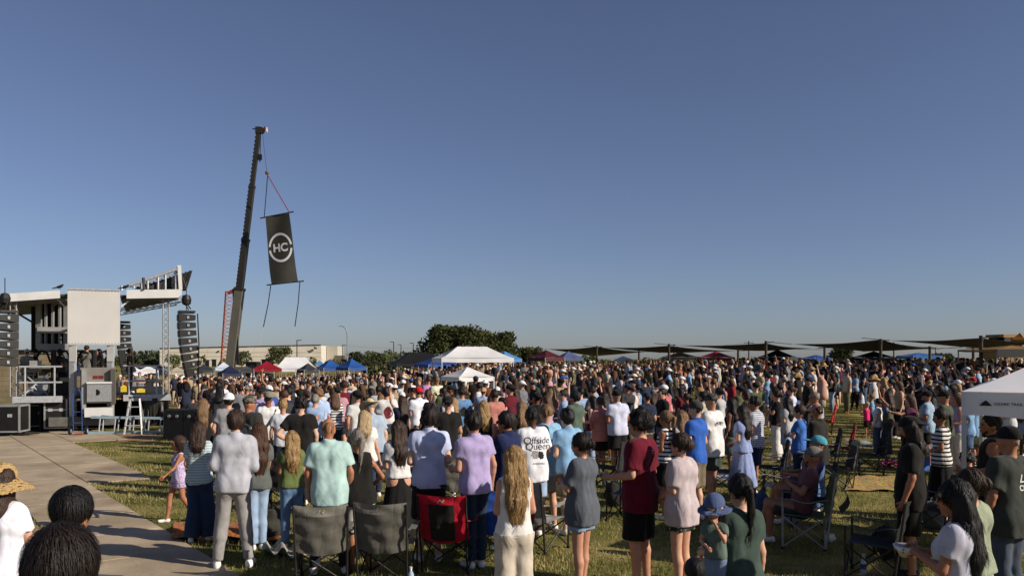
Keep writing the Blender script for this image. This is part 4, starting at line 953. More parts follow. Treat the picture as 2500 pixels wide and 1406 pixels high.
# ------------------------------------------------------------------ line arrays
M_SPK = mat('speaker_black', '#171614', .6, 0, .25, 8)
def line_array(px, py, Y, n, h, w, label, face=60, curve=2.2, hoist=True, group='hanging speaker arrays'):
    t = empty('line_array', P(px, py, Y), R(face), label, 'speaker', group); z = 0; y = 0; ang = 0
    MB().box((0, 0, .06), (w * 1.05, .5, .07)).build('rigging_frame', M_BLACKP, t)
    for k in range(n):
        M_ = Matrix.Rotation(R(ang), 3, 'X'); c = Vector((0, y, z - h / 2)); hx = w / 2
        vs = [(-hx, .26, h * .49), (hx, .26, h * .49), (hx, .26, -h * .49), (-hx, .26, -h * .49), (-hx * .94, -.26, h * .31), (hx * .94, -.26, h * .31), (hx * .94, -.26, -h * .31), (-hx * .94, -.26, -h * .31)]
        cb = MB()._add([c + M_ @ Vector(v) for v in vs], [(0, 1, 2, 3), (5, 4, 7, 6), (4, 0, 3, 7), (1, 5, 6, 2), (4, 5, 1, 0), (3, 2, 6, 7)]).build('cabinet', M_SPK, t)
        for s in (-1, 1):
            MB().box(c + M_ @ Vector((s * (hx + .012), -.02, 0)), (.02, .07, h * .34), M=M_).build('side_plate', M_GREYP, cb)
        MB().box(c + M_ @ Vector((0, .272, 0)), (w * .9, .015, h * .7), M=M_).build('grille', M_BLACKP, cb)
        z -= h * math.cos(R(ang)); y -= h * math.sin(R(-ang)) * -1 * 0 + 0; ang -= curve; y += h * math.sin(R(ang)) * .9
    if hoist:
        MB().bar((0, 0, .1), (0, 0, 1.1), .015).build('chain', M_DARK, t); MB().lathe((0, 0, .28), [(.05, 0), (.14, .05), (.16, .2), (.12, .33), (.04, .36)], 12).build('hoist_motor', M_BLACKP, t)
        MB().path([(-.3, -.1, .15), (-.18, 0, .32), (0, 0, .3)], .02).path([(.3, -.1, .15), (.18, 0, .32), (0, 0, .3)], .02).build('bridle', M_DARK, t)
        for o in (-.42, -.5): MB().path([(o * w, -.32, 0), (o * w - .03, -.36, -1.0), (o * w, -.35, -2.2), (o * w - .05, -.36, -3.1)], .018).build('cable', M_RUB, t)
    return t
line_array(455, 766, 27.5, 8, .262, .6, 'black curved speaker array hanging from the tilted canopy, right of the stage', 118, 2.0)
line_array(301, 790, 33.5, 8, .26, .55, 'black speaker array behind the white end panel, left of the railing person', 118, 1.8, False)
line_array(12, 766, 25.2, 6, .27, .75, 'black speaker array at the left frame edge beside the lattice tower', -40, .3)
# ------------------------------------------------------------------ stage gear
def case(px, py, Y, w, d, h, rz, label, lid=None):
    g = G(px, Y); t = empty('road_case', g, rz, label, 'case', 'road cases by the stage'); z0 = .12
    for x in (-1, 1):
        for y in (-1, 1): MB().lathe((x * w * .38, y * d * .38, .06), [(.06, -.02), (.06, .02)], 10, 'X').build('caster', M_RUB, t)
    MB().box((0, 0, z0 + h / 2), (w, d, h)).build('body', M_BLACKP, t)
    for z in (z0 + .02, z0 + h - .02) + ((z0 + h * lid,) if lid else ()): MB().box((0, 0, z), (w + .02, d + .02, .05)).build('edge_band', M_GREYP, t)
    for x in (-1, 1):
        for y in (-1, 1): MB().box((x * w / 2, y * d / 2, z0 + h / 2), (.05, .05, h + .01)).build('corner_rail', M_GREYP, t)
    for x in (-.25, .25): MB().box((x * w, -d / 2 - .012, z0 + h * .62), (.13, .02, .1)).build('latch_plate', M_ALU, t)
    return t
case(14, 0, 26.2, 1.1, .7, .85, R(8), 'long black road case at the left frame edge under the stage')
case(140, 0, 27.6, .65, .6, 1.0, R(20), 'tall black road case with silver edges under the deck', .62)
case(88, 0, 28.3, .75, .6, .75, R(20), 'black case of cable reels in shadow under the deck')
# cable heap by the cases
cab = MB()
for k in range(6):
    c = G(30 + k * 9, 25.9); pts = [(c.x + .18 * math.cos(a * .9 + k) * (1 + .3 * math.sin(a * 2)), c.y + .14 * math.sin(a * .9), .02 + .01 * k) for a in range(9)]
    cab.path(pts, .014, 4)
tag(cab.build('cable_coil', M_RUB, None), 'heap of black cables on the concrete by the long case', 'cable', kind='stuff')
# extension ladder lying on its side
g = sp(204, 1056, -1.3); Lx = 4.5; t = empty('extension_ladder', (g.x, g.y, 0), TH * .5, 'long blue grey extension ladder lying on its edge before the stage', 'ladder'); M_LAD = mat('ladder_blue', '#8fa6b0', .45, .3, .1)
MB().beam((0, 0, .06), (Lx + .45, 0, .06), .05, .08).build('side_rail', M_LAD, t); MB().beam((.2, .06, .56), (Lx + .45, .06, .42), .05, .08).build('side_rail', M_LAD, t)
for k in range(9): x = .45 + k * .46; MB().bar((x, 0, .06), (x + .03, .06, .56 - (x / Lx) * .13), .022).build('rung', M_ALU, t); MB().bar((x + .1, .05, .06), (x + .12, .1, .54 - (x / Lx) * .13), .02).build('rung', M_ALU, t)
# step ladder
g = sp(330, 1053, -1.6); t = empty('step_ladder', (g.x, g.y, 0), TH * .6, 'white aluminium step ladder standing against the deck edge', 'ladder')
h_ = 1.18
for s in (-1, 1): MB().beam((s * .27, -.35, 0), (s * .14, -.06, h_), .05, .03).build('front_rail', M_WHITEP, t); MB().beam((s * .25, .35, 0), (s * .13, .0, h_ - .03), .04, .03).build('rear_rail', M_ALU, t)
for k in range(1, 4): z = h_ * k / 4; q = k / 4; MB().beam((-.27 + .13 * q, -.35 + .29 * q, z), (.27 - .13 * q, -.35 + .29 * q, z), .08, .025).build('step', M_ALU, t)
MB().box((0, -.03, h_ + .01), (.36, .2, .03)).build('top_step', M_DARK, t); MB().bar((-.2, .2, .5), (.2, .2, .5), .015).build('spreader', M_ALU, t)
# blue hand truck
g = sp(190, 1055, -1.4); t = empty('hand_truck', (g.x, g.y, 0), R(15), 'blue two wheeled hand truck beside the ladder', 'hand truck'); M_BLU = mat('truck_blue', '#2a4676', .5)
for s in (-1, 1):
    MB().path([(s * .13, 0, .12), (s * .13, -.1, .9), (s * .12, -.14, 1.35), (s * .05, -.16, 1.5)], .018, 8).build('handle_tube', M_BLU, t)
    w_ = MB().lathe((s * .24, .06, .14), [(.07, -.03), (.14, -.03), (.14, .03), (.07, .03)], 16, 'X').build('wheel', M_RUB, t); MB().lathe((s * .24, .06, .14), [(.065, -.035), (.065, .035)], 12, 'X').build('hub', mat('hub_blue', '#8fb0d8', .4), w_)
for z in (.4, .75, 1.1): MB().bar((-.13, -.06, z), (.13, -.06, z), .014).build('crossbar', M_BLU, t)
MB().box((0, -.15, .03), (.36, .25, .02)).build('toe_plate', mat('toe_red', '#a5341f', .5), t)
# black subwoofer block right of the stage
g = G(452, 24.8); t = empty('subwoofer_row', g, R(-12), 'row of black subwoofer boxes right of the stage front', 'speaker')
for k in range(3):
    b_ = MB().box((-.1 + k * .66, 0, .46), (.64, .9, .92)).build('subwoofer', M_BLACKP, t)
    for x in (-.12, .14): MB().lathe((-.1 + k * .66 + x, -.46, .74), [(.045, 0), (.045, -.03), (.02, -.03)], 12, 'Y').build('connector', M_GREYP, b_)
# drum kit
g = sz(92, DECK - .02, 2.2); t = empty('drum_kit', g, R(10), 'drum kit with dark cymbals behind the left railing', 'drum kit')
def drum(c, r, h, ax, nm, m_): d = MB().lathe(c, [(r * .96, 0), (r, 0), (r, h), (r * .96, h)], 18, ax).build(nm, m_, t); MB().lathe(c, [(r * 1.03, -.012), (r * 1.03, .012)], 18, ax).build('hoop', M_ALU, d); return d
M_DRUM = mat('drum_grey', '#5a5752', .35, .2)
drum((.1, -.2, .3), .29, .42, 'Y', 'bass_drum', M_DRUM); drum((-.15, -.25, .68), .16, .2, 'Z', 'tom', M_DRUM); drum((.3, -.25, .68), .17, .22, 'Z', 'tom', M_DRUM); drum((.75, .1, .3), .2, .35, 'Z', 'floor_tom', M_DRUM); drum((-.5, .1, .55), .18, .14, 'Z', 'snare', M_ALU)
for x, y, z, r, tilt in ((-.55, -.2, 1.05, .24, .1), (.0, -.35, 1.12, .26, -.12), (.75, -.3, 1.15, .27, .2)):
    MB().bar((x, y, 0), (x, y, z), .015).bar((x, y, .3), (x - .22, y, 0), .012).bar((x, y, .3), (x + .2, y + .1, 0), .012).build('cymbal_stand', M_ALU, t)
    MB().lathe((x, y, z), [(r, -.012), (r * .4, .012), (.05, .03)], 18).build('cymbal', mat('cymbal', '#4a4030', .3, .8), t)
tag(MB().box(sz(144, DECK + .3, 1.0), (.6, .5, .6), TH).build('guitar_amp', M_SPK), 'small black amplifier on the deck behind the left railing', 'amplifier')
g = sz(88, DECK + .93, 1.2); t = empty('laptop', g, TH, 'grey laptop on a keyboard stand behind the left railing', 'laptop'); MB().box((0, 0, .0), (.36, .26, .02)).build('base', M_GREYP, t); MB().box((0, -.13, .13), (.36, .015, .24)).build('lid', M_GREYP, t)
t = empty('keyboard_stand', sz(88, DECK - .02, 1.2), TH, 'dark keyboard stand behind the left railing', 'stand'); MB().box((0, 0, .86), (.9, .35, .12)).build('tray', M_BLACKP, t)
for s in (-1, 1): MB().beam((s * .4, -.1, 0), (-s * .4, .1, .8), .03, .04).build('leg', M_ALU, t)
tag(MB().box(sz(302, DECK + .12, 2.6), (.2, .18, .2), TH).box(sz(302, DECK + .24, 2.6), (.12, .12, .04), TH).build('yellow_case', mat('yellow_box', '#c9b02c', .6)), 'larger yellow box on the deck left of the railing', 'box', 'yellow boxes on the deck')
tag(MB().box(sz(344, DECK + .07, 2.0), (.28, .2, .12), TH).box(sz(344, DECK + .14, 2.0), (.16, .12, .03), TH).build('yellow_case', mat('yellow_box', '#c9b02c', .6)), 'smaller yellow box on the deck behind the railing', 'box', 'yellow boxes on the deck')
tag(MB().prism([sz(358, DECK, 2.4), sz(372, DECK, 2.4), sz(370, DECK + .35, 2.6), sz(359, DECK + .35, 2.6)], Sb * .4).build('stage_monitor', M_SPK), 'black wedge monitor on the deck behind the railing', 'speaker')
def bird(px, py, Y, rz, label):
    g = P(px, py, Y); t = empty('bird', g, rz, label, 'bird', 'birds on the stage roof'); F = Field((-.25, -.3, -.05), (.25, .3, .35), .014)
    F.cone((0, -.06, .10), (0, .05, .14), .05, .055, .02); F.ell((0, .10, .19), (.034, .04, .034), .03); F.cone((0, .13, .19), (0, .175, .18), .014, .004, .01); F.cone((0, -.08, .10), (0, -.27, .05), .03, .018, .02); F.cone((-.015, 0, .08), (-.015, .01, 0), .009, .008, .01); F.cone((.015, 0, .08), (.015, .01, 0), .009, .008, .01)
    V, Q = F.nets(); link('body', np_mesh('body', V * .85, Q), M_BLACKP, t)
q = sp(146, 709, 0); bird(146, 707.5, q.y, R(-80), 'black bird perched on the end of the left roof wing')
q = sp(304, 707, 0); bird(306, 708, q.y, R(-80), 'black bird perched beside the white panel on the right wing')
# ------------------------------------------------------------------ crane with the hanging banner
M_BOOM = mat('boom_dark', '#2b2823', .55, .1, .15, .6); M_BOOMG = mat('boom_grey', '#5e5a50', .55, .1, .12, .6)
YC = 92.0; cr = empty('mobile_crane', G(562, YC), 0, 'tall dark telescopic crane boom holding up the black banner', 'crane'); CO = cr.location.copy()
def CP(px, py, Y=YC): return P(px, py, Y) - CO
tip, foot = CP(632, 322), CP(561, 905)
def bt(py): t = (905 - py) / (905 - 322); return foot.lerp(tip, t)
secs = [(905, 705, .98, M_BOOMG), (705, 585, .74, M_BOOM), (585, 455, .60, M_BOOM), (455, 322, .47, M_BOOM)]
for k, (y0, y1, w_, m_) in enumerate(secs):
    s_ = MB().beam(bt(y0), bt(y1), w_, w_ * .9).build('boom_section', m_, cr); MB().beam(bt(y1 + 4), bt(y1 - 2), w_ * 1.12, w_ * 1.05).build('collar', M_BOOM, s_)
    if k: 
        nh = int((y0 - y1) / 9)
        for j in range(nh): q = bt(y0 - (j + .5) * (y0 - y1) / nh) + Vector((-w_ * .5, -.1, 0)); MB().box(q, (.12, .25, .2)).build('pin_hole', M_RUB, s_)
MB().box(tip + Vector((.05, 0, .15)), (.75, .6, .7)).build('boom_head', M_BOOM, cr); MB().lathe(tip + Vector((.35, 0, .1)), [(.3, -.15), (.3, .15)], 12, 'Y').build('sheave', M_DARK, cr); MB().bar(tip + Vector((-.4, 0, .3)), tip + Vector((-.7, 0, .32)), .06).build('stub', M_DARK, cr)
for dx in (-.12, .12): MB().bar(CP(636 + dx * 6, 328), CP(635 + dx * 4, 378), .025, n=4).build('hoist_rope', M_RUB, cr)
hb = MB().box(CP(634.5, 384), (.42, .3, .6)).lathe(CP(634.5, 392), [(.05, .1), (.09, -.05), (.02, -.2)], 8).build('hook_block', M_BLACKP, cr)
MB().bar(CP(641, 328), CP(651, 417), .02, n=4).build('whip_line', M_RUB, cr); MB().lathe(CP(652, 422), [(.03, .25), (.2, .1), (.24, 0), (.2, -.12), (.05, -.25)], 12).build('headache_ball', mat('ball_brass', '#7a6a45', .4, .5), cr)
MB().beam(CP(571, 705), CP(581, 890), .25, .3).build('lift_cylinder', M_DARK, cr)
MB().box((.5, .5, 1.5), (3.2, 2.6, 1.6)).build('superstructure', M_BOOMG, cr); MB().box((2.6, 0, 2.0), (1.2, 1.6, 1.9)).build('cab', M_GLASS, cr); MB().box((1, .2, .95), (9, 2.6, .5)).build('chassis', M_BOOMG, cr)
for x in (-2.6, -1.2, 3.2, 4.6):
    for y in (-1.1, 1.5): MB().lathe((x, y, .45), [(.3, -.2), (.55, -.2), (.55, .2), (.3, .2)], 14, 'Y').build('wheel', M_RUB, cr)
fl = MB().grid(lambda u, v: CP(637 + 17 * u, 308 + 11 * v + 4 * u + 1.5 * math.sin(u * 7)) + Vector((0, .15 * math.sin(u * 6), 0)), 8, 4)
fo = tag(fl.build('flag', cloth('#d9cfc8', 'camo', '#a8402c'), None, True), 'small pale flag with red marks at the crane tip', 'flag'); fo.location = CO
# orange lattice boom beside it
M_ORG = mat('lattice_orange', '#8c3a1c', .55, .1, .15, 1); lb = empty('lattice_boom', G(556, 97), 0, 'orange lattice boom standing left of the dark crane boom', 'crane'); LO = lb.location.copy()
tb = truss(P(549, 900, 97) - LO, P(562, 712, 97) - LO, .95, lb, 'lattice', 20, .07, M_ORG); MB().beam(P(556, 716, 97) - LO, P(569, 710, 97) - LO, .3, .35).build('lattice_head', M_ORG, lb); MB().box((0, 0, .6), (2.4, 2, 1.2)).build('base', M_ORG, lb)
# banner
YB = 90.0; bn = empty('banner', P(690, 690, YB), 0, 'black vertical banner with a white ring and HC, hung from the crane', 'banner'); BO = bn.location.copy()
def BP(px, py, dy=0.0): return P(px, py, YB + dy) - BO
TL, TR, BR, BL = (648, 531), (706, 521), (729, 688), (664, 694)
def bxy(u, v):
    bow = -4.0 * math.sin(math.pi * v) * (1 - u * .3)
    x = (TL[0] * (1 - u) + TR[0] * u) * (1 - v) + (BL[0] * (1 - u) + BR[0] * u) * v + bow * .6 + 1.2 * math.sin(v * 5); y = (TL[1] * (1 - u) + TR[1] * u) * (1 - v) + (BL[1] * (1 - u) + BR[1] * u) * v
    return BP(x, y, .55 * math.sin(math.pi * v) + .25 * math.sin(u * 4 + v * 3) + u * .8)
MB().grid(bxy, 16, 34).build('cloth', mat('banner_black', '#26261f', .8, 0, .25, .5, transl=.1), bn, True)
M_INK = mat('banner_white', '#a9a9ad', .8, 0, .04)
def on_banner(u, v, lift=-.035): p_ = bxy(u, v); return p_ + Vector((0, lift, 0))
cu_, cv_, ru, rv = .5, .475, .46, .215
for a0_, a1_ in ((8, 172), (188, 352)):
    def ringf(t, w, a0_=a0_, a1_=a1_): a = R(a0_ + (a1_ - a0_) * t); k_ = 1 - .16 * w; return on_banner(cu_ + ru * k_ * math.cos(a), cv_ - rv * k_ * math.sin(a))
    MB().grid(ringf, 36, 2).build('ring', M_INK, bn)
me = text_mesh('HC', 1.0, 0, .035)
xs_ = [v.co.x for v in me.vertices]; ys_ = [v.co.y for v in me.vertices]; x0, x1, y0, y1 = min(xs_), max(xs_), min(ys_), max(ys_)
for v in me.vertices: v.co = on_banner(cu_ + ((v.co.x - x0) / (x1 - x0) - .5) * .56, cv_ - ((v.co.y - y0) / (y1 - y0) - .5) * .125)
link('lettering', me, M_INK, bn)
for a, b in (((635, 533), (717, 517)), ((651, 696), (742, 686))): MB().bar(BP(*a, .3), BP(*b, .8), .07).build('pole', M_DARK, bn)
MB().bar(BP(653.5, 428), BP(645, 532, .3), .05, n=5).build('sling', mat('sling_dark', '#1d2028', .8), bn); MB().bar(BP(653.5, 428), BP(706, 518, .8), .055, n=5).build('sling', mat('sling_red', '#7a3040', .8), bn)
for a, b, c in (((661, 697), (655, 740), (643, 798)), ((732, 687), (728, 740), (720, 797))): MB().path([BP(*a, .5), BP(*b, .5), BP(*c, .5)], .055, 5).build('tail_strap', mat('sling_dark', '#1d2028', .8), bn)
for a, b in (((643, 798), (634, 842)), ((720, 797), (708, 868))): MB().bar(BP(*a, .5), BP(*b, .5), .015, n=4).build('guide_rope', M_WHITEP, bn)
# ------------------------------------------------------------------ canopies
def tent(px, peak, eave, half, col, label, Y=None, rz=0.0, eh=2.05, ridge=0.0, valance=.25, group='pop-up canopies around the crowd', size=None, name='canopy', mat_=None):
    """px: centre column; peak/eave: rows; half: half the width in pixels at the eave"""
    if Y is None:                                       # from the usual 3 m size, seen turned by rz
        wide = 3.0 * (abs(math.cos(rz)) + abs(math.sin(rz))) if size is None else size[0]; Y = FPX * wide / (2 * half)
    g = G(px, Y); ze = P(px, eave, Y).z - g.z; zp = P(px, peak, Y).z - g.z
    if size is None:
        s_ = 2 * half / FPX * Y / (abs(math.cos(rz)) + abs(math.sin(rz))); sx = sy = s_ / 2
    else: sx, sy = size[0] / 2, size[1] / 2
    t = empty(name, g, rz, label, 'canopy', group); m_ = mat_ or mat('canopy_' + col, col, .6, 0, .07, 1.2, transl=.18)
    rr = ridge / 2
    def prof(k): return ze + (zp - ze) * (k ** 1.18)
    n = 6
    P4 = [(-sx, -sy), (sx, -sy), (sx, sy), (-sx, sy)]; T4 = [(-rr, 0), (rr, 0), (rr, 0), (-rr, 0)]
    for q in range(4):                                  # one roof panel per side
        a, b = P4[q], P4[(q + 1) % 4]; c, d = T4[q], T4[(q + 1) % 4]
        def fn(u, v, a=a, b=b, c=c, d=d):
            x0 = a[0] + (b[0] - a[0]) * u; y0 = a[1] + (b[1] - a[1]) * u; x1 = c[0] + (d[0] - c[0]) * u; y1 = c[1] + (d[1] - c[1]) * u
            sagm = 4 * u * (1 - u) * (1 - v) * v * .10 * sx
            return (x0 + (x1 - x0) * v, y0 + (y1 - y0) * v, prof(v) - sagm + .004 * math.sin(u * 40 + v * 9) * sx * v)
        MB().grid(fn, 10, n).build('roof_panel', m_, t, True)
        MB().grid(lambda u, v, a=a, b=b: (a[0] + (b[0] - a[0]) * u, a[1] + (b[1] - a[1]) * u, ze - valance * v - .03 * math.sin(math.pi * u) + .012 * math.sin(u * 20) * v), 12, 2).build('valance', m_, t, True)
    for x, y in P4 + ([] if not ridge else [(0, -sy), (0, sy)]): MB().beam((x * .985, y * .985, -.05), (x * .985, y * .985, ze - .02), .045, .045).build('leg', M_GREYP if col[1] != 'e' else M_WHITEP, t)
    return t
WHT, NAVY, BLUE, LBLUE, RED, MAR, CHAR, BLK, TAN = '#e4e2e0', '#1b2440', '#214f94', '#4f86bd', '#8f1524', '#4f1418', '#34343a', '#1b1a18', '#a39880'
tent(498, 889, 901, 28, CHAR, 'charcoal canopy right of the hanging speaker array', 75, .5)
tent(546, 883.5, 898, 27, '#c9d4e2', 'pale blue white canopy behind the navy one by the crane', 82, .4)
tent(561, 892, 910, 32, NAVY, 'navy canopy in front of the crane base', 66, .6)
tent(603, 893, 903, 22, '#4a4c4c', 'grey canopy between navy and red canopies', 84, .3)
tent(652, 881, 899, 42, RED, 'bright red canopy left of the long white one, below the banner', 68, .35)
tent(722, 871.5, 899, 57, WHT, 'long white ridge canopy right of the bright red one', 72, .25, ridge=1.7, size=(3.6, 3.0))
tent(752, 886, 902, 28, CHAR, 'dark grey canopy at the right end of the long white ridge canopy', 68, .7)
tent(780, 879, 888, 14, LBLUE, 'small pale blue canopy far behind the blue pair', 130, .3)
tent(805, 877, 897, 36, BLUE, 'blue canopy, left one of the pair below the street lamp', 72, .6)
tent(858, 874.5, 896, 38, BLUE, 'blue canopy, right one of the pair beside the olive tree', 70, .8)
tent(945, 872, 890, 40, TAN, 'tan canopy behind the olive tree', 90, .2)
tent(1024, 860, 886, 62, BLK, 'black ridge canopy with white lettering left of the big oak', 66, .3, ridge=1.6, size=(4.2, 3.4))
tent(1066, 868, 889, 58, '#2c4d94', 'royal blue canopy under the left end of the big white one', 62, .55)
tent(1153, 846, 874, 84, WHT, 'big white ridge canopy in front of the oak pair', 52, .28, ridge=1.9, size=(4.6, 3.2))
tent(1232, 857, 875, 42, LBLUE, 'light blue canopy right of the big white one', 62, .75)
tent(1141, 895, 919, 66, WHT, 'low white canopy standing alone in the middle of the crowd', 37, .55, valance=.18)
tent(1333, 854, 872, 46, MAR, 'maroon canopy right of the small round tree', 60, .7)
tent(1388, 857, 873, 34, '#56608a', 'slate blue canopy right of the maroon one', 74, .3)
tent(1520, 868, 880, 32, WHT, 'white canopy behind the crowd under the second sail', 76, .6)
tent(1660, 859, 871, 40, '#a8a394', 'pale tan canopy left of the scarlet one', 70, .2)
tent(1748, 857, 872, 42, '#a81c22', 'scarlet canopy under the long middle sail', 66, .4)
tent(1898, 853, 871, 48, '#2c3a33', 'dark green canopy behind the third sail post', 60, .8)
tent(1992, 866, 874, 32, BLUE, 'blue canopy under the left side of the widest sail', 72, .2)
tent(2133, 857, 872, 52, '#20233c', 'midnight navy canopy behind the tallest sail post', 56, .6)
tent(2243, 861, 868, 40, '#2f62a6', 'flat blue canopy left of the rightmost sail post', 70, .1)
tent(362, 893, 904, 30, WHT, 'white canopy behind the right railing of the stage', 85, .4)
tent(330, 896, 910, 30, '#d5d6dc', 'white canopy behind the person at the railing', 80, .8)
tent(392, 899, 908, 24, NAVY, 'navy canopy behind the lattice tower', 88, .3)
tent(432, 895, 907, 30, '#b3a894', 'beige canopy behind the hanging speaker array', 80, .5)
tent(178, 866, 906, 40, NAVY, 'dark blue canopy seen under the white end panel', 46, .5)
ta = tent(2345 + 150, 783, 950, 150, '#e9e7ea', 'large near white canopy at the right frame edge', 9.75, R(0), valance=.26, size=(3.05, 3.05), name='canopy')
ta.rotation_euler.z = R(-33); q = Matrix.Rotation(R(-33), 3, 'Z') @ Vector((1.525, 1.525, 0)); ta.location = (P(2347, 950, 9.1).x + q.x, 9.1 + q.y, 0)
me = text_mesh('OZARK TRAIL', .085, 0, .002, 'LEFT'); place_flat('lettering', me, M_BLACKP, ta, (-1.21, -1.55, 1.955), (.5, 0, 0), (0, 0, .45))
MB().grid(lambda u, v: (-1.35 + .12 * u, -1.55, 1.935 + .06 * v * (1 - abs(u * 2 - 1)) ** .8), 8, 2).build('peak_logo', M_BLACKP, ta)
# the orange and black stall canopy at the far right
tk = tent(2470, 843, 853, 70, '#8a6a3c', 'tan roofed stall canopy with black lettered fascia at the right edge', 40, R(4), size=(3.6, 3.0), name='stall_canopy', valance=.1)
zf = P(2450, 852, 40).z - tk.location.z
MB().box((0, -1.53, zf - .22), (3.6, .03, .38)).build('fascia', M_BLACKP, tk); me = text_mesh('ERS AND SHADES', .15, 0, .004, 'RIGHT'); place_flat('lettering', me, M_INK, tk, (1.15, -1.552, zf - .22), (1, 0, 0), (0, 0, 1))
tent(2490, 812, 828, 22, '#b0752c', 'small orange canopy peak above the stall at the right edge', 47, R(45), eh=2.3)
ex = empty('yellow_loader', G(2455, 75), R(15), 'yellow construction loader cab rising behind the stall canopy', 'loader'); M_YEL = mat('loader_yellow', '#7d5f22', .55); eo = ex.location.z
zr_ = P(2460, 818, 75).z - eo; MB().box((0, 0, zr_ - .1), (2.5, 2.0, .28)).build('cab_roof', M_YEL, ex)
for x in (-.95, 0, .95):
    for y in (-.8, .8): MB().beam((x, y, zr_ - 1.4), (x, y, zr_ - .2), .14, .14).build('cab_post', M_BLACKP, ex)
MB().box((0, 0, zr_ - .8), (1.8, 1.5, 1.1)).build('cab_glass', M_GLASS, ex); MB().box((.5, 0, zr_ - 2.3), (4.2, 2.2, 1.8)).build('body', M_YEL, ex); MB().box((-1.3, -.2, zr_ - .35), (.5, .5, .25)).build('light_bar', M_BLACKP, ex)
for x in (-1.2, 2.0): MB().lathe((x, -1.2, .8), [(.4, -.3), (.8, -.3), (.8, .3), (.4, .3)], 16, 'Y').build('wheel', M_RUB, ex)
# ------------------------------------------------------------------ shade sails on posts
SG = 'dark shade sails'; M_SAIL = mat('sail_cloth', '#332e22', .85, 0, .12, .8, transl=.12)
posts = [(1457, 845, 73.), (1633, 840, 63.), (1870, 833, 52.), (2150, 828, 46.8), (2395, 820, 40.)]
names = ['first and farthest', 'second', 'third', 'fourth and widest standing', 'nearest and rightmost']
for k, (px, top, Y) in enumerate(posts):
    g = G(px, Y); z1 = P(px, top - 1, Y).z - g.z; t = empty('sail_post', g, 0, '%s dark wooden post holding the shade sails' % names[k], 'post', 'shade sail posts')
    MB().bar((0, 0, -.3), (0, 0, z1), .10, .09, 8).build('post', M_BARK, t); MB().lathe((0, 0, z1 - .25), [(.12, 0), (.12, .12)], 10).build('collar', M_DARK, t); MB().bar((.12, 0, z1 - .1), (.5, 0, z1 - .08), .03).build('bracket', M_DARK, t)
sails = [((1335, 852, 80), (1457, 846, 73), (1580, 859, 80), (1450, 870, 96), 'left most shade sail beside the slate blue canopy'), ((1470, 848, 70), (1633, 844, 63), (1800, 857, 70), (1610, 861, 84), 'second shade sail over the crowd left of the scarlet canopy'),
         ((1650, 843, 60), (1870, 838, 52), (1990, 851, 58), (1850, 855, 72), 'third long shade sail above the scarlet canopy'), ((1933, 840, 52), (2150, 829, 46.8), (2290, 851, 54), (2110, 858, 64), 'fourth broad shade sail sloping from the tallest post'), ((2170, 831, 48), (2395, 825, 40), (2560, 836, 42), (2420, 850, 58), 'rightmost and nearest shade sail above the stall')]
for a, b, c, d, lab in sails:
    pa, pb, pc, pd = P(*a), P(*b), P(*c), P(*d)
    def fn(u, v):
        e_ = .12 * math.sin(math.pi * u); f_ = .12 * math.sin(math.pi * v); uu = u + (0.5 - u) * f_; vv = v + (.5 - v) * e_
        q = pa.lerp(pb, uu).lerp(pd.lerp(pc, uu), vv); q.z -= .25 * math.sin(math.pi * uu) * math.sin(math.pi * vv); return q
    o = MB().grid(fn, 14, 14).build('shade_sail', M_SAIL, None, True); tag(o, lab, 'shade sail', SG)
    for cc, tgt in ((pa, pa + Vector((-1.6, 0, .15))), (pc, pc + Vector((1.6, 0, .1))), (pd, pd + Vector((0, 1.5, .2)))):
        MB().bar(cc, tgt, .025, n=4).build('tie_rope', M_DARK, o)
for px, Y, top in ((1560, 84, 852), (1802, 74, 850), (2013, 66, 846), (2270, 60, 845), (2376, 62, 846)):
    g = G(px, Y); z1 = P(px, top, Y).z - g.z; t = empty('sail_post', g, 0, {1560: 'short rear post right of the second sail', 1802: 'rear post behind the scarlet canopy', 2013: 'rear post under the fourth sail', 2270: 'rear post with a hanging lamp left of the nearest sail', 2376: 'rear post just left of the nearest sail post'}[px], 'post', 'shade sail posts')
    MB().bar((0, 0, -.3), (0, 0, z1), .11, .10, 8).build('post', M_BARK, t); MB().beam((-.5, 0, z1 - .1), (.5, 0, z1 - .1), .05, .05).build('bracket', M_DARK, t)
# ------------------------------------------------------------------ parked vehicles far behind
def car(px, Y, rz, col, label, pick=False):
    g = G(px, Y); t = empty('parked_car', g, rz, label, 'car', 'cars parked beyond the tents'); m_ = mat('car_' + col, col, .3, .2, .05, 2, spec=.6)
    prof = [(-2.2, .35), (2.2, .35), (2.25, .75), (1.5, .95), (.9, 1.0), (-2.2, 1.0)] if not pick else [(-2.6, .5), (2.5, .5), (2.55, 1.0), (1.5, 1.2), (-2.6, 1.2)]
    MB().prism([(x, -.85, z) for x, z in prof], (0, 1.7, 0)).build('body', m_, t)
    cabp = [(-1.9, 1.0), (1.0, 1.0), (.3, 1.5), (-1.5, 1.5)] if not pick else [(-.9, 1.2), (1.3, 1.2), (.7, 1.85), (-.8, 1.85)]
    MB().prism([(x, -.78, z) for x, z in cabp], (0, 1.56, 0)).build('cabin_glass', M_GLASS, t); zz = cabp[2][1]; MB().box(((cabp[2][0] + cabp[3][0]) / 2, 0, zz + .02), (abs(cabp[2][0] - cabp[3][0]) * .95, 1.5, .05)).build('roof', m_, t)
    for x in (-1.4, 1.4):
        for y in (-.82, .82): MB().lathe((x, y, .35), [(.2, -.1), (.35, -.1), (.35, .1), (.2, .1)], 12, 'Y').build('wheel', M_RUB, t)
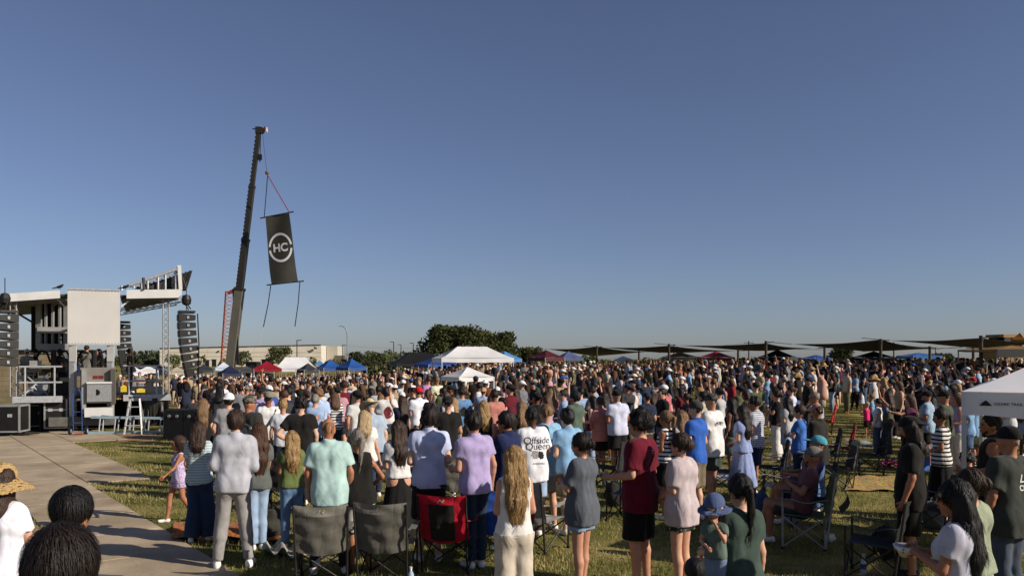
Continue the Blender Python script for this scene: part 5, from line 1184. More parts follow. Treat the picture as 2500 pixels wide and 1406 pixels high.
for a in ((342, 150, .1, '#b9bcc0', 'silver car parked behind the stage tents'), (375, 150, .1, '#d6d6d4', 'white car parked left of the long building'), (396, 160, .15, '#8d9299', 'grey car parked at the left corner of the long building'), (478, 120, .1, '#dad9d4', 'white car parked behind the charcoal canopy'), (626, 120, .2, '#1e1f22', 'black pickup parked behind the bright red canopy', True), (985, 110, .1, '#dcdcd8', 'white pickup under the black canopy', True)): car(*a)
# ------------------------------------------------------------------ camp chairs and blankets
def chair(x, y, rz, col, label, band=None, s=1.0, logo=False, mesh_mid=None, frame=None, group='camp chairs on the lawn'):
    """folding camp chair, sitter faces +y"""
    t = empty('camp_chair', (x, y, tz(x, y)), rz, label, 'chair', group); fm = frame or M_DARK; m_ = cloth(col); t.scale = (s, s, s)
    sd_ = hash((round(x, 2), round(y, 2))) % 7; w, sh, bt_ = .27, .42, .90
    for sx in (-1, 1):
        MB().bar((sx * w, .25, 0), (sx * w, .25, .60), .013).build('front_leg', fm, t); MB().bar((sx * w, -.24, 0), (sx * (w + .02), -.36, bt_), .013).build('rear_leg', fm, t)
        MB().bar((sx * w, .25, .03), (sx * w, -.24, .40), .010).build('side_brace', fm, t); MB().bar((sx * w, -.24, .03), (sx * w, .25, .40), .010).build('side_brace', fm, t)
        MB().grid(lambda u, v, sx=sx: (sx * (w + .01) + (u - .5) * .08, .27 - .57 * v, .61 + .015 * math.sin(v * 9) - .02 * math.sin(math.pi * v)), 2, 8).build('armrest', m_, t, True)
        MB().lathe((sx * w, .25, 0), [(.022, 0), (.022, .03)], 8).build('foot', M_RUB, t); MB().lathe((sx * w, -.24, 0), [(.022, 0), (.022, .03)], 8).build('foot', M_RUB, t)
    for yy in (.25, -.24): MB().bar((-w, yy, .03), (w, yy, .40), .010).build('cross_brace', fm, t); MB().bar((w, yy, .03), (-w, yy, .40), .010).build('cross_brace', fm, t)
    def back(u, v):
        yb = -.25 - .11 * (v * .52 + .0) ; sagb = .075 * math.sin(math.pi * u) * (1 - .35 * v); wob = .012 * math.sin(u * 17 + v * 5 + sd_) * (1 - v) + .008 * math.sin(v * 21 + u * 7 + sd_)
        return (-(w + .02) + 2 * (w + .02) * u, -.235 - .125 * v * 1.0 - sagb + wob, .38 + (bt_ - .38) * v + .02 * (2 * u - 1) ** 2 - .03 * math.sin(math.pi * u) * (1 - v))
    def sub(v0, v1, u0=0, u1=1, off=0): return lambda u, v: Vector(back(u0 + (u1 - u0) * u, v0 + (v1 - v0) * v)) - Vector((0, off, 0))
    b_ = MB().grid(sub(0, .80), 14, 10).build('backrest', m_, t, True); MB().grid(sub(.80, 1.0), 14, 4).build('back_band', cloth(band or col), t, True)
    if mesh_mid: MB().grid(sub(.05, .82, .24, .76, .006), 8, 8).build('mesh_panel', cloth(mesh_mid), t, True)
    if logo:
        for nm, pts, mm in (('peak_logo', [(.44, .85), (.50, .95), (.53, .90), (.55, .92), (.58, .85), (.535, .885), (.50, .93)], M_INK), ('sun_logo', [(.545, .925), (.555, .95), (.585, .95), (.595, .92), (.575, .895)], mat('logo_yellow', '#c9a83a', .7))):
            MB()._add([Vector(back(u, v)) - Vector((0, .012, 0)) for u, v in pts], [tuple(range(len(pts)))]).build(nm, mm, t)
    MB().grid(lambda u, v: (-w + 2 * w * u, .24 - .48 * v, sh - .05 * math.sin(math.pi * u) * (.6 + .4 * v) - .03 * v), 10, 8).build('seat', m_, t, True)
    return t
def chair_at(px, Y, rz, *a, **k): g = G(px, Y); return chair(g.x, g.y, R(rz), *a, **k)
GRY, REDC, BLUC = '#5d5a52', '#b0182c', '#27478f'
chair_at(790, 9.05, 8, GRY, 'grey camp chair with a peak logo behind the mint shirt', '#7d7a71', .98, True)
chair_at(948, 9.1, -6, GRY, 'grey camp chair with a peak logo between the other grey chair and the red one', '#77746b', 1.0, True)
chair_at(1102, 9.6, -14, REDC, 'red camp chair with a dark mesh back panel', '#c01b30', 1.0, True, '#2b2620')
chair_at(1205, 10.0, 20, BLUC, 'blue camp chair behind the long blond hair')
chair_at(1318, 10.6, -40, '#9b9890', 'light grey and red camp chair left of the clasped hands', '#a6a49c', 1.0, False, '#a81a2a')
chair_at(1112, 13.2, 5, '#6d6a62', 'small grey camp chair between the pale blue and lilac polos', '#7a776e')
chair_at(1535, 12.5, 60, '#2f4650', 'dark teal camp chair behind the maroon shirt')
chair_at(2130, 9.2, 60, '#1b1a18', 'black camp chair with a bottle, left of the black backward cap')
chair_at(2040, 15.5, 80, '#3c3b38', 'dark camp chair right of the black button shirt', '#8a887f')
chair_at(1905, 13.2, 70, '#8b8c86', 'empty pale grey camp chair beside the seated teal cap')
chair_at(1875, 15.5, 75, '#26262a', 'black camp chair by the striped polo')
chair_at(1935, 14.0, 60, '#3d4870', 'navy patterned camp chair behind the seated pair')
ch = chair_at(1962, 10.75, 72, '#6a6f50', 'olive camp chair holding the seated bearded person in a grey cap', '#747a5a', 1.05, False, None, M_GREYP)
MB().grid(lambda u, v: (-.25 + .5 * u, -.42 - .10 * math.sin(math.pi * v) * (1 if v > 0 else 0), .46 + .30 * v), 6, 6).build('back_pouch', cloth('#6c7052'), ch, True)
chair_at(1975, 12.0, 72, '#2b3040', 'dark camp chair holding the seated person in the teal cap')
g = G(1808, 7.02); t = empty('camp_stool', (g.x, g.y, 0), R(20), 'low dark camp stool under the person in the dark green tee', 'stool')
MB().box((0, -.02, .50), (.40, .36, .03)).build('seat', cloth('#23282a'), t)
for sx in (-1, 1): MB().bar((sx * .17, .15, 0), (sx * .17, -.15, .49), .012).build('leg', M_DARK, t); MB().bar((sx * .17, -.15, 0), (sx * .17, .15, .49), .012).build('leg', M_DARK, t)
chair_at(2265, 11.3, 50, '#1f1e1c', 'black camp chair behind the striped tee and long skirt')
chair_at(2385, 11.6, 70, '#2a2a2c', 'black camp chair under the seated boy by the canopy leg')
for k, (px, Y, rz, c, lab) in enumerate(((1480, 15.5, 70, '#2a2a2a', 'black camp chair by the coral tee'), (1545, 17, 60, '#30302e', 'charcoal camp chair left of the striped tank top'), (1760, 15, 80, '#3a3d42', 'slate camp chair between the white tee and the blue dress'), (2045, 19, 70, '#8f1d30', 'wine red camp chair by the magenta blanket'), (2010, 26, 70, '#b52a26', 'scarlet camp chair in the right middle crowd'), (2230, 21, 60, '#2b5a9a', 'bright blue camp chair behind the pale blue shirt'), (2330, 24, 70, '#b02a60', 'magenta camp chair behind the navy vest'), (2395, 17, 60, '#20242c', 'black camp chair behind the white canopy leg'), (700, 13.2, 10, '#2a2826', 'black camp chair left of the mint shirt'), (1022, 13.5, 10, '#2d3038', 'dark camp chair behind the pale blue polo'), (2120, 17.5, 80, '#24262c', 'black camp chair by the wide leg jeans'), (2010, 18, 75, '#2c2c30', 'charcoal camp chair behind the black button shirt'))): chair_at(px, Y, rz, c, lab)
def blanket(pxs, lab, c1, pat, c2, fold=.03, grp='blankets on the grass'):
    q = [Vector((*gp(*p), 0)) for p in pxs]; n = 16
    o = MB().grid(lambda u, v: q[0].lerp(q[1], u).lerp(q[3].lerp(q[2], u), v) + Vector((0, 0, .025 + fold * (.5 + .5 * math.sin(u * 15 + v * 4)) * (.5 + .5 * math.sin(v * 13 + u * 3)))), 22, 16).build('blanket', cloth(c1, pat, c2), None, True)
    return tag(o, lab, 'blanket', grp)
blanket(((2062, 1200), (2240, 1201), (2225, 1166), (2085, 1165)), 'yellow green blanket with red pattern on the open grass', '#a09a48', 'camo', '#a0522a')
blanket(((418, 1322), (700, 1330), (696, 1285), (425, 1278)), 'orange crochet blanket under the first row at left', '#b8621a', 'camo', '#7a4a2a', .07)
blanket(((2030, 1048), (2170, 1052), (2165, 1025), (2060, 1024)), 'magenta blanket behind the black button shirt', '#6e1840', None, None)
blanket(((1715, 1172), (1850, 1180), (1845, 1150), (1730, 1148)), 'navy and white patterned blanket by the blue dress', '#c9cbd6', 'camo', '#262b45')
blanket(((2030, 1085), (2130, 1092), (2125, 1068), (2040, 1064)), 'pale blanket near the pink tee child', '#a9a79f', 'camo', '#4f7f8a')
blanket(((2150, 1140), (2190, 1143), (2192, 1127), (2155, 1126)), 'small crumpled red and purple blanket left of the black backward cap', '#a82036', 'camo', '#3a2a6e', .09)
blanket(((2310, 1060), (2385, 1062), (2385, 1035), (2315, 1034)), 'blue patterned blanket behind the striped tee', '#3a5a9a', 'camo', '#c8c8c8')
blanket(((640, 1355), (740, 1372), (760, 1345), (660, 1335)), 'crumpled beige blanket beside the grey camp chair', '#9a9284', None, None, .12)
def bottle(px, Y, z, lab):
    g = G(px, Y); t = empty('water_bottle', (g.x, g.y, g.z + z), 0, lab, 'bottle', 'drink bottles'); MB().lathe((0, 0, 0), [(.03, 0), (.033, .02), (.033, .15), (.014, .19), (.014, .21)], 12).build('body', mat('bottle_plastic', '#9fb4c4', .12, 0, .05, spec=.6), t, True); MB().lathe((0, 0, .06), [(.0345, 0), (.0345, .06)], 12).build('paper_label', M_BLU, t); MB().lathe((0, 0, .21), [(.016, 0), (.016, .02)], 10).build('cap', M_WHITEP, t)
bottle(2108, 9.25, .02, 'water bottle with a blue band by the black camp chair'); bottle(1003, 8.75, .0, 'clear water bottle in the grass by the grey camp chair')
bottle(2098, 18.5, .0, 'purple grey bottle on the magenta blanket'); bottle(1474, 15.8, .0, 'pale bottle by the chair behind the coral tee')
# perforated post leaning between two chairs, white bag by the seated person
t = empty('perforated_post', G(853, 9.7), 0, 'pale perforated post standing between the mint and black tops', 'post')
MB().beam((0, 0, 0), (.01, 0, 1.15), .045, .03).build('post', mat('post_pale', '#b9b2a2', .7), t)
for k in range(14): MB().lathe((0, -.018, .1 + k * .075), [(.011, 0), (.011, .004)], 8, 'Y').build('hole', M_RUB, t)
g = G(2025, 10.9); F = Field((-.3, -.3, -.02), (.3, .3, .4), .02); F.ell((0, 0, .12), (.16, .09, .12), .03); F.cone((-.08, 0, .2), (.07, 0, .24), .05, .04, .05); F.rough(.012, 40, 40, 3); F.half((0, 0, .005), (0, 0, -1))
o = link('plastic_bag', np_mesh('plastic_bag', *F.nets()), M_WHITEP); o.scale = (.55, .5, .45); o.location = (g.x, g.y, 0); tag(o, 'small white plastic bag on the grass behind the olive chair', 'bag')
o = link('plastic_bag', o.data, M_WHITEP); g = G(2425, 5.9); o.scale = (.8, .7, .6); o.location = (g.x, g.y, 0); tag(o, 'white plastic bag at the bottom edge beside the sage dress', 'bag')

def backpack(px, Y, rz, col, lab):
    g = G(px, Y); t = empty('backpack', g, R(rz), lab, 'bag', 'bags on the grass'); F = Field((-.3, -.25, -.02), (.3, .25, .55), .02)
    F.ell((0, 0, .2), (.17, .11, .22), .03); F.ell((0, -.1, .14), (.12, .07, .11), .04); F.rough(.008, 35, 30, int(px)); F.half((0, 0, .004), (0, 0, -1)); link('body', np_mesh('body', *F.nets()), cloth(col), t)
    for s in (-1, 1): MB().path([(s * .07, .09, .38), (s * .09, .16, .25), (s * .08, .11, .08)], .014, 6).build('strap', M_BLACKP, t)
    MB().path([(-.04, 0, .41), (0, 0, .46), (.04, 0, .41)], .01, 6).build('handle', M_BLACKP, t)
backpack(2275, 11.8, 30, '#55585e', 'grey backpack behind the black backward cap'); backpack(1860, 12.6, 80, '#3a4a6a', 'slate blue backpack by the seated teal cap'); backpack(1500, 13.6, 10, '#2e2b28', 'black backpack behind the maroon tee'); backpack(668, 11.2, 0, '#3b3a33', 'dark backpack left of the olive green top'); backpack(2165, 10.0, 50, '#23211f', 'black backpack beside the black camp chair')
def cooler(px, Y, rz, col, lab):
    g = G(px, Y); t = empty('cooler', g, R(rz), lab, 'cooler', 'coolers on the grass'); MB().box((0, 0, .16), (.5, .32, .32)).build('body', mat('cooler_' + col, col, .5), t); MB().box((0, 0, .345), (.52, .34, .05)).build('lid', M_WHITEP, t)
    for s in (-1, 1): MB().box((s * .265, 0, .24), (.03, .18, .04)).build('handle', M_DARK, t)
cooler(2235, 18.0, 20, '#2a58a0', 'blue cooler with a white lid behind the pale blue shirt'); cooler(1930, 12.4, 60, '#8a8c8e', 'grey cooler between the camp chairs behind the olive chair')
# ------------------------------------------------------------------ the people one can tell apart
WH, LB, NV, BK, GY, LG_, KH, DN, LD = '#d3d1cf', '#a8bcdc', '#232a3d', '#1d1b1a', '#6b6d70', '#a9a9aa', '#9a8c74', '#2b3648', '#8499b4'
PEOPLE = []
def pp(px, ty, Y, rot, label, **k):
    g = G(px, Y); k['h'] = CAMH - (ty - HY) * Y / FPX - g.z if 'h' not in k else k['h']
    if k.get('hat') and k['hat'] in ('straw', 'bucket', 'cowboy'): k['h'] -= .03
    PEOPLE.append((px, Y, rot, label, k))
F_ = dict(sex='f')
pp(436, 1063, 12.3, 125, 'child in a lilac floral romper walking left across the lawn', kid=True, sex='f', top='tank', tc=('#b9aac8', 'floral', '#6a4a72'), bottom='mini', bc=('#b9aac8', 'floral', '#6a4a72'), hair='shoulder', hc='brown', legs='walk', arms=('swing', 'swingb'), skin=2, yaw=-10)
pp(487, 1030, 10.95, 8, 'person in a pale teal striped tee and dark flared jeans beside the child', top='tee', tc=('#93a6aa', 'finestripe', '#b9c4c4'), bottom='wide', bc=('#2c3850',), hair='shoulder', hc='brown', arms=('clasp', 'clasp'), strands=500, **F_)
pp(570, 1003, 9.6, 14, 'tall person in a pale grey shirt jacket and grey trousers, white sneakers', top='jacket', tc=('#a9a9b0',), bottom='pants', bc=('#8f8b88',), hair='mid', hc='brown', arms=('clasp', 'clasp'), legs='wide', strands=350, shoes='#e6e4e0')
pp(628, 1033, 10.5, 30, 'person with very long wavy auburn hair and light jeans behind the shirt jacket', top='tee', tc=('#5a5d5a',), bottom='jeans', bc=('#8ea3bb',), hair='xlong', hc='auburn', arms=('clasp', 'clasp'), strands=900, **F_)
pp(712, 1052, 10.6, 25, 'girl in an olive green top with long straight blond hair', top='blouse', tc=('#5f6b3f',), bottom='jeans', bc=('#5c7696',), hair='long', hc='blond', arms=('clasp', 'clasp'), strands=800, **F_)
pp(805, 1020, 9.35, 10, 'balding person in a mint short sleeved shirt, hands at the sides', top='shirt', tc=('#a6c2bc',), bottom='jeans', bc=('#1f2632',), hair='bald', hc='sandy', arms=('down', 'down'), build=1.1, legs='wide', skin=2, yaw=-18)
pp(878, 1052, 9.5, 22, 'person in a black sleeveless top and pale shorts with a grey ponytail', top='sleeveless', tc=('#1e1c1a',), bottom='longshorts', bc=('#b3ada4',), hair='ponytail', hc='grey', arms=('hips', 'hips'), skin=2, yaw=15, strands=300, shoes='#6b4a3a', **F_)
pp(735, 970, 13.7, 12, 'broad person in a black tee with curly dark hair behind the mint shirt', top='tee', tc=(BK,), bottom='jeans', bc=(NV,), hair='curly', hc='darkbrown', arms=('hips', 'down'), build=1.15)
pp(612, 968, 13.9, -25, 'person in a camouflage cap and charcoal tee with arched pale lettering', top='bigtee', tc=('#35332f',), bottom='shorts', bc=(BK,), hair='short', hc='brown', hat='cap', hatc=('#6a6458', 'camo', '#39362f'), build=1.2, yaw=-45, pitch=-12, skin=2)
pp(655, 957, 15.9, 20, 'person in a white tee with a strap across the back and a grey cap', top='tee', tc=(WH,), bottom='longshorts', bc=(BK,), hair='short', hc='black', hat='cap', hatc=('#77736a',), skin=3, arms=('clasp', 'down'))
pp(692, 976, 15.2, 15, 'blond boy in a pale grey and white tee', top='tee', tc=('#c3c6cc',), bottom='shorts', bc=(NV,), hair='short', hc='blond', arms=('down', 'around'))
pp(556, 960, 14.9, 12, 'person in a white cap and grey tee behind the shirt jacket', top='tee', tc=('#8f8f90',), bottom='jeans', bc=(NV,), hair='mid', hc='black', hat='capback', hatc=(WH,))
pp(497, 973, 16.3, 20, 'person with long curled light brown hair in black by the subwoofers', top='tee', tc=(BK,), bottom='wide', bc=(BK,), hair='xlong', hc='sandy', arms=('clasp', 'clasp'), strands=500, **F_)
pp(778, 948, 17.8, 15, 'person in a loose pale blue shirt with wavy blond hair', top='shirt', tc=(LB,), bottom='pants', bc=(KH,), hair='curly', hc='sandy', arms=('hold', 'hold'))
pp(818, 958, 19, 25, 'person in a white tee with dark stripes and straight brown hair', top='long', tc=(WH, 'stripe', '#2a2a30'), bottom='jeans', bc=(DN,), hair='shoulder', hc='lightbrown', arms=('crossed', 'crossed'), **F_)
pp(862, 957, 19.4, 18, 'person in a pink cap and red floral top', top='tank', tc=('#9c1b34', 'floral', '#e8d8d8'), bottom='mini', bc=(DN,), hair='long', hc='darkbrown', hat='cap', hatc=('#c58a9a',), **F_)
pp(893, 1002, 12.6, 10, 'person in a gathered white blouse with shoulder length ash blond hair', top='blouse', tc=('#d8d4cc',), bottom='jeans', bc=(DN,), hair='shoulder', hc='paleblond', arms=('clasp', 'down'), strands=400, **F_)
pp(915, 972, 14.4, 40, 'person bowing in a pale cowboy hat and blue grey shirt', top='shirt', tc=('#98a5b3',), bottom='jeans', bc=(DN,), hair='short', hc='grey', hat='cowboy', hatc=('#c8b48e',), lean=14, pitch=-16, build=1.08)
pp(946, 945, 18.5, 15, 'person in a white tee with a dark red back print', top='bigtee', tc=(WH,), bottom='shorts', bc=(KH,), hair='mid', hc='darkbrown')
pp(981, 957, 19.5, 12, 'person in a navy tank top and white cap', top='tank', tc=(NV,), bottom='shorts', bc=(WH,), hair='bun', hc='darkbrown', hat='cap', hatc=(WH,), skin=2, **F_)
pp(1022, 945, 18.5, 30, 'person in a white polo and a bright red cap', top='polo', tc=('#dcdde4',), bottom='shorts', bc=(BK,), hair='short', hc='darkbrown', hat='cap', hatc=('#b81a24',), arms=('hold', 'hold'), build=1.1)
pp(972, 1027, 10.6, 28, 'person in a white cropped shirt and long black skirt with brown wavy hair', top='crop', tc=(WH,), bottom='longskirt', bc=(BK,), hair='long', hc='brown', arms=('hold', 'hold'), strands=600, **F_)
pp(1047, 993, 9.9, 12, 'tall person in a pale blue polo and black shorts', top='polo', tc=('#b4bcd6',), bottom='longshorts', bc=(BK,), hair='mid', hc='darkbrown', arms=('hold', 'clasp'), build=1.05, strands=350, shoes='#c9c5bd', yaw=8)
pp(1160, 1005, 9.6, 28, 'bearded person in a lilac polo and dark jeans', top='polo', tc=('#a496bd',), bottom='jeans', bc=('#24303f',), hair='mid', hc='darkbrown', beard='short', arms=('hold', 'down'), yaw=12, strands=250)
pp(1238, 1005, 10.5, 55, 'person in a navy polo and sunglasses touching the chin', top='polo', tc=('#20284a',), bottom='shorts', bc=(BK,), hair='mid', hc='darkbrown', arms=('face', 'clasp'), glasses=True, yaw=10)
pp(1302, 995, 11.2, 22, 'person in a white tee with black script lettering on the back', top='bigtee', tc=('#d9d8dc',), bottom='shorts', bc=('#8fa3bd',), hair='short', hc='black', skin=4, arms=('clasp', 'clasp'))
pp(1336, 988, 11.7, 28, 'short haired blond person in a light blue tee and grey shorts', top='bigtee', tc=('#86aecb',), bottom='shorts', bc=('#8b8d90',), hair='short', hc='sandy', arms=('clasp', 'clasp'))
pp(1388, 998, 11.4, 28, 'dark haired person in a light blue polo and khaki shorts', top='polo', tc=('#82a9c9',), bottom='shorts', bc=('#8b7a5e',), hair='mid', hc='black', arms=('clasp', 'clasp'))
pp(1255, 1090, 7.4, 12, 'person with long wavy blond hair, white sleeveless top and cream wide trousers', top='tank', tc=('#d6d2cb',), bottom='wide', bc=('#bdb1a0',), hair='xlong', hc='blond', arms=('clasp', 'clasp'), strands=2600, **F_)
pp(1420, 1057, 8.5, 50, 'person in a faded grey oversized tee and denim shorts with hands clasped', top='bigtee', tc=('#54585f',), bottom='mini', bc=('#7e93ad',), hair='bun', hc='darkbrown', arms=('chest', 'chest'), skin=0, strands=500, yaw=8, **F_)
pp(1562, 1003, 8.75, 52, 'tall person in a maroon tee and black shorts with curly dark hair', top='bigtee', tc=('#5c1222',), bottom='longshorts', bc=('#141313',), hair='curly', hc='black', arms=('hold', 'hold'), strands=500, yaw=16, pitch=6)
pp(1663, 1057, 8.5, 42, 'person in a pale pink grey oversized tee and dark floral shorts, hair in a bun', top='bigtee', tc=('#b3a5a6',), bottom='mini', bc=('#2a302c', 'floral', '#8a8f80'), hair='bun', hc='brown', arms=('clasp', 'clasp'), strands=500, glasses=True, yaw=8, **F_)
pp(1697, 980, 12.4, 45, 'person in a royal blue shirt and dark cap, khaki shorts', top='polo', tc=('#2f59a8',), bottom='longshorts', bc=('#6f6450',), hair='short', hc='darkbrown', hat='cap', hatc=('#3c3933',), beard='short', arms=('clasp', 'clasp'))
pp(1738, 962, 13.8, 40, 'tall person in a camouflage cap, white printed tee and dark green shorts', top='bigtee', tc=(WH,), bottom='shorts', bc=('#3b443c',), hair='short', hc='darkbrown', hat='cap', hatc=('#55524b', 'camo', '#2c2a26'), arms=('clasp', 'clasp'))
pp(1628, 1003, 12.5, 45, 'person in a black and white striped tank top with a blond ponytail', top='tank', tc=('#d9d6d2', 'stripe', '#1e1d1f'), bottom='shorts', bc=(BK,), hair='ponytail', hc='sandy', arms=('clasp', 'clasp'), strands=300, **F_)
pp(1660, 1002, 13.4, 25, 'person with long wavy golden brown hair left of the royal blue shirt', top='tee', tc=('#cbb9b4',), bottom='shorts', bc=(DN,), hair='long', hc='sandy', strands=400, **F_)
pp(1812, 990, 13.9, 42, 'person in a long pale blue dress with long dark hair', top='blouse', tc=('#8794bb',), bottom='dress', bc=('#8794bb',), hair='long', hc='darkbrown', arms=('clasp', 'clasp'), strands=350, **F_)
pp(1843, 967, 14.6, 48, 'person in a pale striped polo with hands joined low', top='polo', tc=('#b9bac2', 'finestripe', '#7a7c88'), bottom='shorts', bc=(NV,), hair='short', hc='black', arms=('clasp', 'clasp'), skin=2)
pp(1995, 985, 13.0, 48, 'bald bearded person in a black button shirt and blue jeans', top='shirt', tc=('#26241f',), bottom='jeans', bc=('#4d688f',), hair='bald', hc='darkbrown', beard='short', arms=('down', 'down'), glasses=True, skin=2, build=1.08)
pp(1955, 1128, 10.95, 76, 'seated bearded person in a grey cap and plum tee in the olive chair', seat=True, h=1.76, top='tee', tc=('#6b4548',), bottom='shorts', bc=('#3b3a36',), hair='short', hc='darkbrown', hat='cap', hatc=('#716d68',), beard='short', arms=('chest', 'chest'), skin=2)
pp(1968, 1105, 12.2, 80, 'seated person in a teal cap beyond the olive chair', seat=True, h=1.8, top='tee', tc=('#5a4a70',), bottom='shorts', bc=(NV,), hair='short', hc='darkbrown', hat='cap', hatc=('#4d93a3',), arms=('lap', 'lap'), skin=2)
pp(1808, 1168, 7.0, 20, 'seated person in a dark green tee with a long black ponytail, holding a toddler', seat=True, h=1.86, lean=4, top='tee', tc=('#3c4a42',), bottom='shorts', bc=('#8a2a2a', 'floral', '#d8c8b8'), hair='ponytail', hc='black', arms=(((.27, .02, 1.13), (.20, .25, 1.10)), 'down'), strands=500, **F_)
pp(1748, 1197, 6.95, 155, 'toddler in a blue bucket hat and grey green tee, held by the seated person', kid=True, h=1.02, hs=1.95, top='tee', tc=('#5b6a60',), bottom='shorts', bc=('#6f7f94',), hair='short', hc='brown', hat='bucket', hatc=('#4b587a',), arms=('face', 'lap'), lean=0, skin=0, pitch=-8)
pp(1690, 1366, 6.4, 20, 'small dark haired child at the bottom edge by the green tee', kid=True, hs=1.8, top='tee', tc=(BK,), bottom='shorts', bc=(BK,), hair='mid', hc='black', strands=500)
pp(2222, 1018, 9.1, 62, 'bearded person in black with long hair and a backward black cap', top='bigtee', tc=('#1c1a18',), bottom='longshorts', bc=('#151413',), hair='shoulder', hc='darkbrown', hat='capback', hatc=('#1d1c1b',), beard='long', arms=('down', 'pocket'), skin=2, shoes='#1b1a19', strands=350)
pp(2298, 998, 12.5, 55, 'person in a white tee with thin black stripes and a long black skirt', top='tee', tc=('#d4cfc8', 'stripe', '#24211f'), bottom='longskirt', bc=('#171615',), hair='ponytail', hc='darkbrown', arms=('clasp', 'clasp'), skin=2, **F_)
pp(2263, 955, 18.5, 50, 'person in a pale blue short sleeved shirt and black cap holding a cup', top='shirt', tc=('#8da3b4',), bottom='shorts', bc=(BK,), hair='short', hc='black', hat='cap', hatc=(BK,), beard='short', arms=('hold', 'hold'), skin=2, build=1.1)
pp(2143, 972, 20.7, 50, 'girl in a white tee and wide leg jeans beside the pink tee child', top='tee', tc=(WH,), bottom='wide', bc=('#4a5566',), hair='ponytail', hc='brown', arms=('down', 'down'), **F_)
pp(2117, 980, 24.7, 30, 'child in a hot pink tee with pale cropped hair', kid=True, top='tee', tc=('#d0316a',), bottom='shorts', bc=(BK,), hair='short', hc='paleblond', arms=('crossed', 'crossed'))
pp(2168, 955, 20.4, 45, 'person in an olive tank top raising one arm', top='tank', tc=('#4d4d3a',), bottom='wide', bc=('#38393b',), hair='long', hc='brown', arms=('raised', 'down'), **F_)
pp(2128, 962, 26, 60, 'child in a light blue tee behind the pink tee', kid=True, top='tee', tc=('#6fa0c6',), bottom='shorts', bc=(NV,), hair='short', hc='sandy')
pp(2460, 1043, 7.75, 22, 'person in a dark grey lettered tee and black cap at the right edge', top='bigtee', tc=('#373a35',), bottom='jeans', bc=('#454d58',), hair='short', hc='grey', hat='cap', hatc=('#171615',), arms=('down', 'down'), skin=2, build=1.12)
pp(2420, 1010, 9.5, 62, 'bearded person in a dark sleeveless top with bare arms under the near canopy', top='sleeveless', tc=('#23231f',), bottom='shorts', bc=(BK,), hair='short', hc='black', beard='short', arms=('hold', 'hold'), skin=2, build=1.1)
pp(2335, 1172, 5.4, 50, 'person with very long dark hair and a white tee at the bottom right', top='tee', tc=('#b3b1bc',), bottom='shorts', bc=('#b9b6b2',), hair='xlong', hc='black', arms=('chest', 'chest'), skin=2, strands=2500, yaw=18, glasses=True, **F_)
pp(2372, 1145, 6.2, 35, 'person in a sage green dress with pinned up brown hair behind the white tee', top='blouse', tc=('#8d957c',), bottom='dress', bc=('#8d957c',), hair='bun', hc='brown', arms=('clasp', 'clasp'), skin=0, glasses=True, strands=700, yaw=20, **F_)
pp(2, 1120, 5.8, -8, 'person in a straw hat and white tee at the left edge', top='tee', tc=('#dedde6',), bottom='shorts', bc=('#b9b0b4', 'check', '#8f2c3c'), hair='shoulder', hc='brown', hat='straw', arms=('crossed', 'crossed'), skin=1, **F_)
pp(181, 1192, 3.3, 8, 'near head with thick short black hair at the bottom left', top='tee', tc=('#3a4350',), bottom='jeans', bc=(NV,), hair='short', hc='black', skin=2, strands=5000, sw=.0013, hs=.82, neck=.12, yaw=-14)
pp(165, 1298, 2.2, 0, 'nearest dark brown head at the bottom left corner', h=1.985, top='tee', tc=('#3b4658',), bottom='jeans', bc=(NV,), hair='mid', hc='darkbrown', skin=0, strands=6000, sw=.0011, hs=.86, neck=.12)
pp(1092, 968, 14.4, 22, 'person in a black tee and black backward cap behind the pale blue polo', top='tee', tc=(BK,), bottom='jeans', bc=('#41403a',), hair='short', hc='darkbrown', hat='capback', hatc=(BK,), build=1.1)
pp(1207, 950, 17.5, 30, 'person in a salmon pink tee with short dark hair', top='bigtee', tc=('#b07468',), bottom='shorts', bc=(BK,), hair='short', hc='darkbrown', skin=3)
pp(1127, 945, 19, 25, 'person in a denim blue tee with a back print', top='tee', tc=('#5d82a8',), bottom='shorts', bc=(KH,), hair='curly', hc='brown')
pp(1183, 978, 15.5, 15, 'person in a black top with long straight golden hair', top='tank', tc=(BK,), bottom='jeans', bc=(NV,), hair='long', hc='blond', strands=300, **F_)
pp(1268, 980, 15.2, 30, 'person with long blond hair and dark clothes behind the navy polo', top='long', tc=('#27241f',), bottom='jeans', bc=(BK,), hair='long', hc='sandy', strands=300, **F_)
pp(1466, 968, 17.2, 18, 'person in a coral tee and black shorts', top='bigtee', tc=('#c97e72',), bottom='shorts', bc=(BK,), hair='bun', hc='auburn', skin=2, arms=('hips', 'clasp'), **F_)
pp(1508, 953, 17, 25, 'stout person in a white patterned polo and black cap', top='polo', tc=('#bfc2d4',), bottom='shorts', bc=(BK,), hair='short', hc='grey', hat='cap', hatc=(BK,), build=1.22, skin=2)
pp(1402, 955, 16.7, 40, 'person in a sage green polo and light jeans', top='polo', tc=('#4e5d50',), bottom='jeans', bc=('#8ea0b4',), hair='mid', hc='black', arms=('clasp', 'clasp'))
pp(1447, 943, 19, 60, 'person in a grey tee with head bowed and hands together', top='bigtee', tc=('#75756e',), bottom='shorts', bc=(KH,), hair='short', hc='darkbrown', pitch=-25, arms=('chest', 'chest'))
pp(1347, 948, 20, 25, 'person in a dusty pink top with long curly light hair', top='tee', tc=('#96696a',), bottom='shorts', bc=(DN,), hair='xlong', hc='sandy', **F_)
pp(1620, 940, 20.5, 45, 'person in a rose pink polo and white cap', top='polo', tc=('#b25d68',), bottom='shorts', bc=(KH,), hair='short', hc='grey', hat='cap', hatc=(WH,), skin=2, build=1.08)
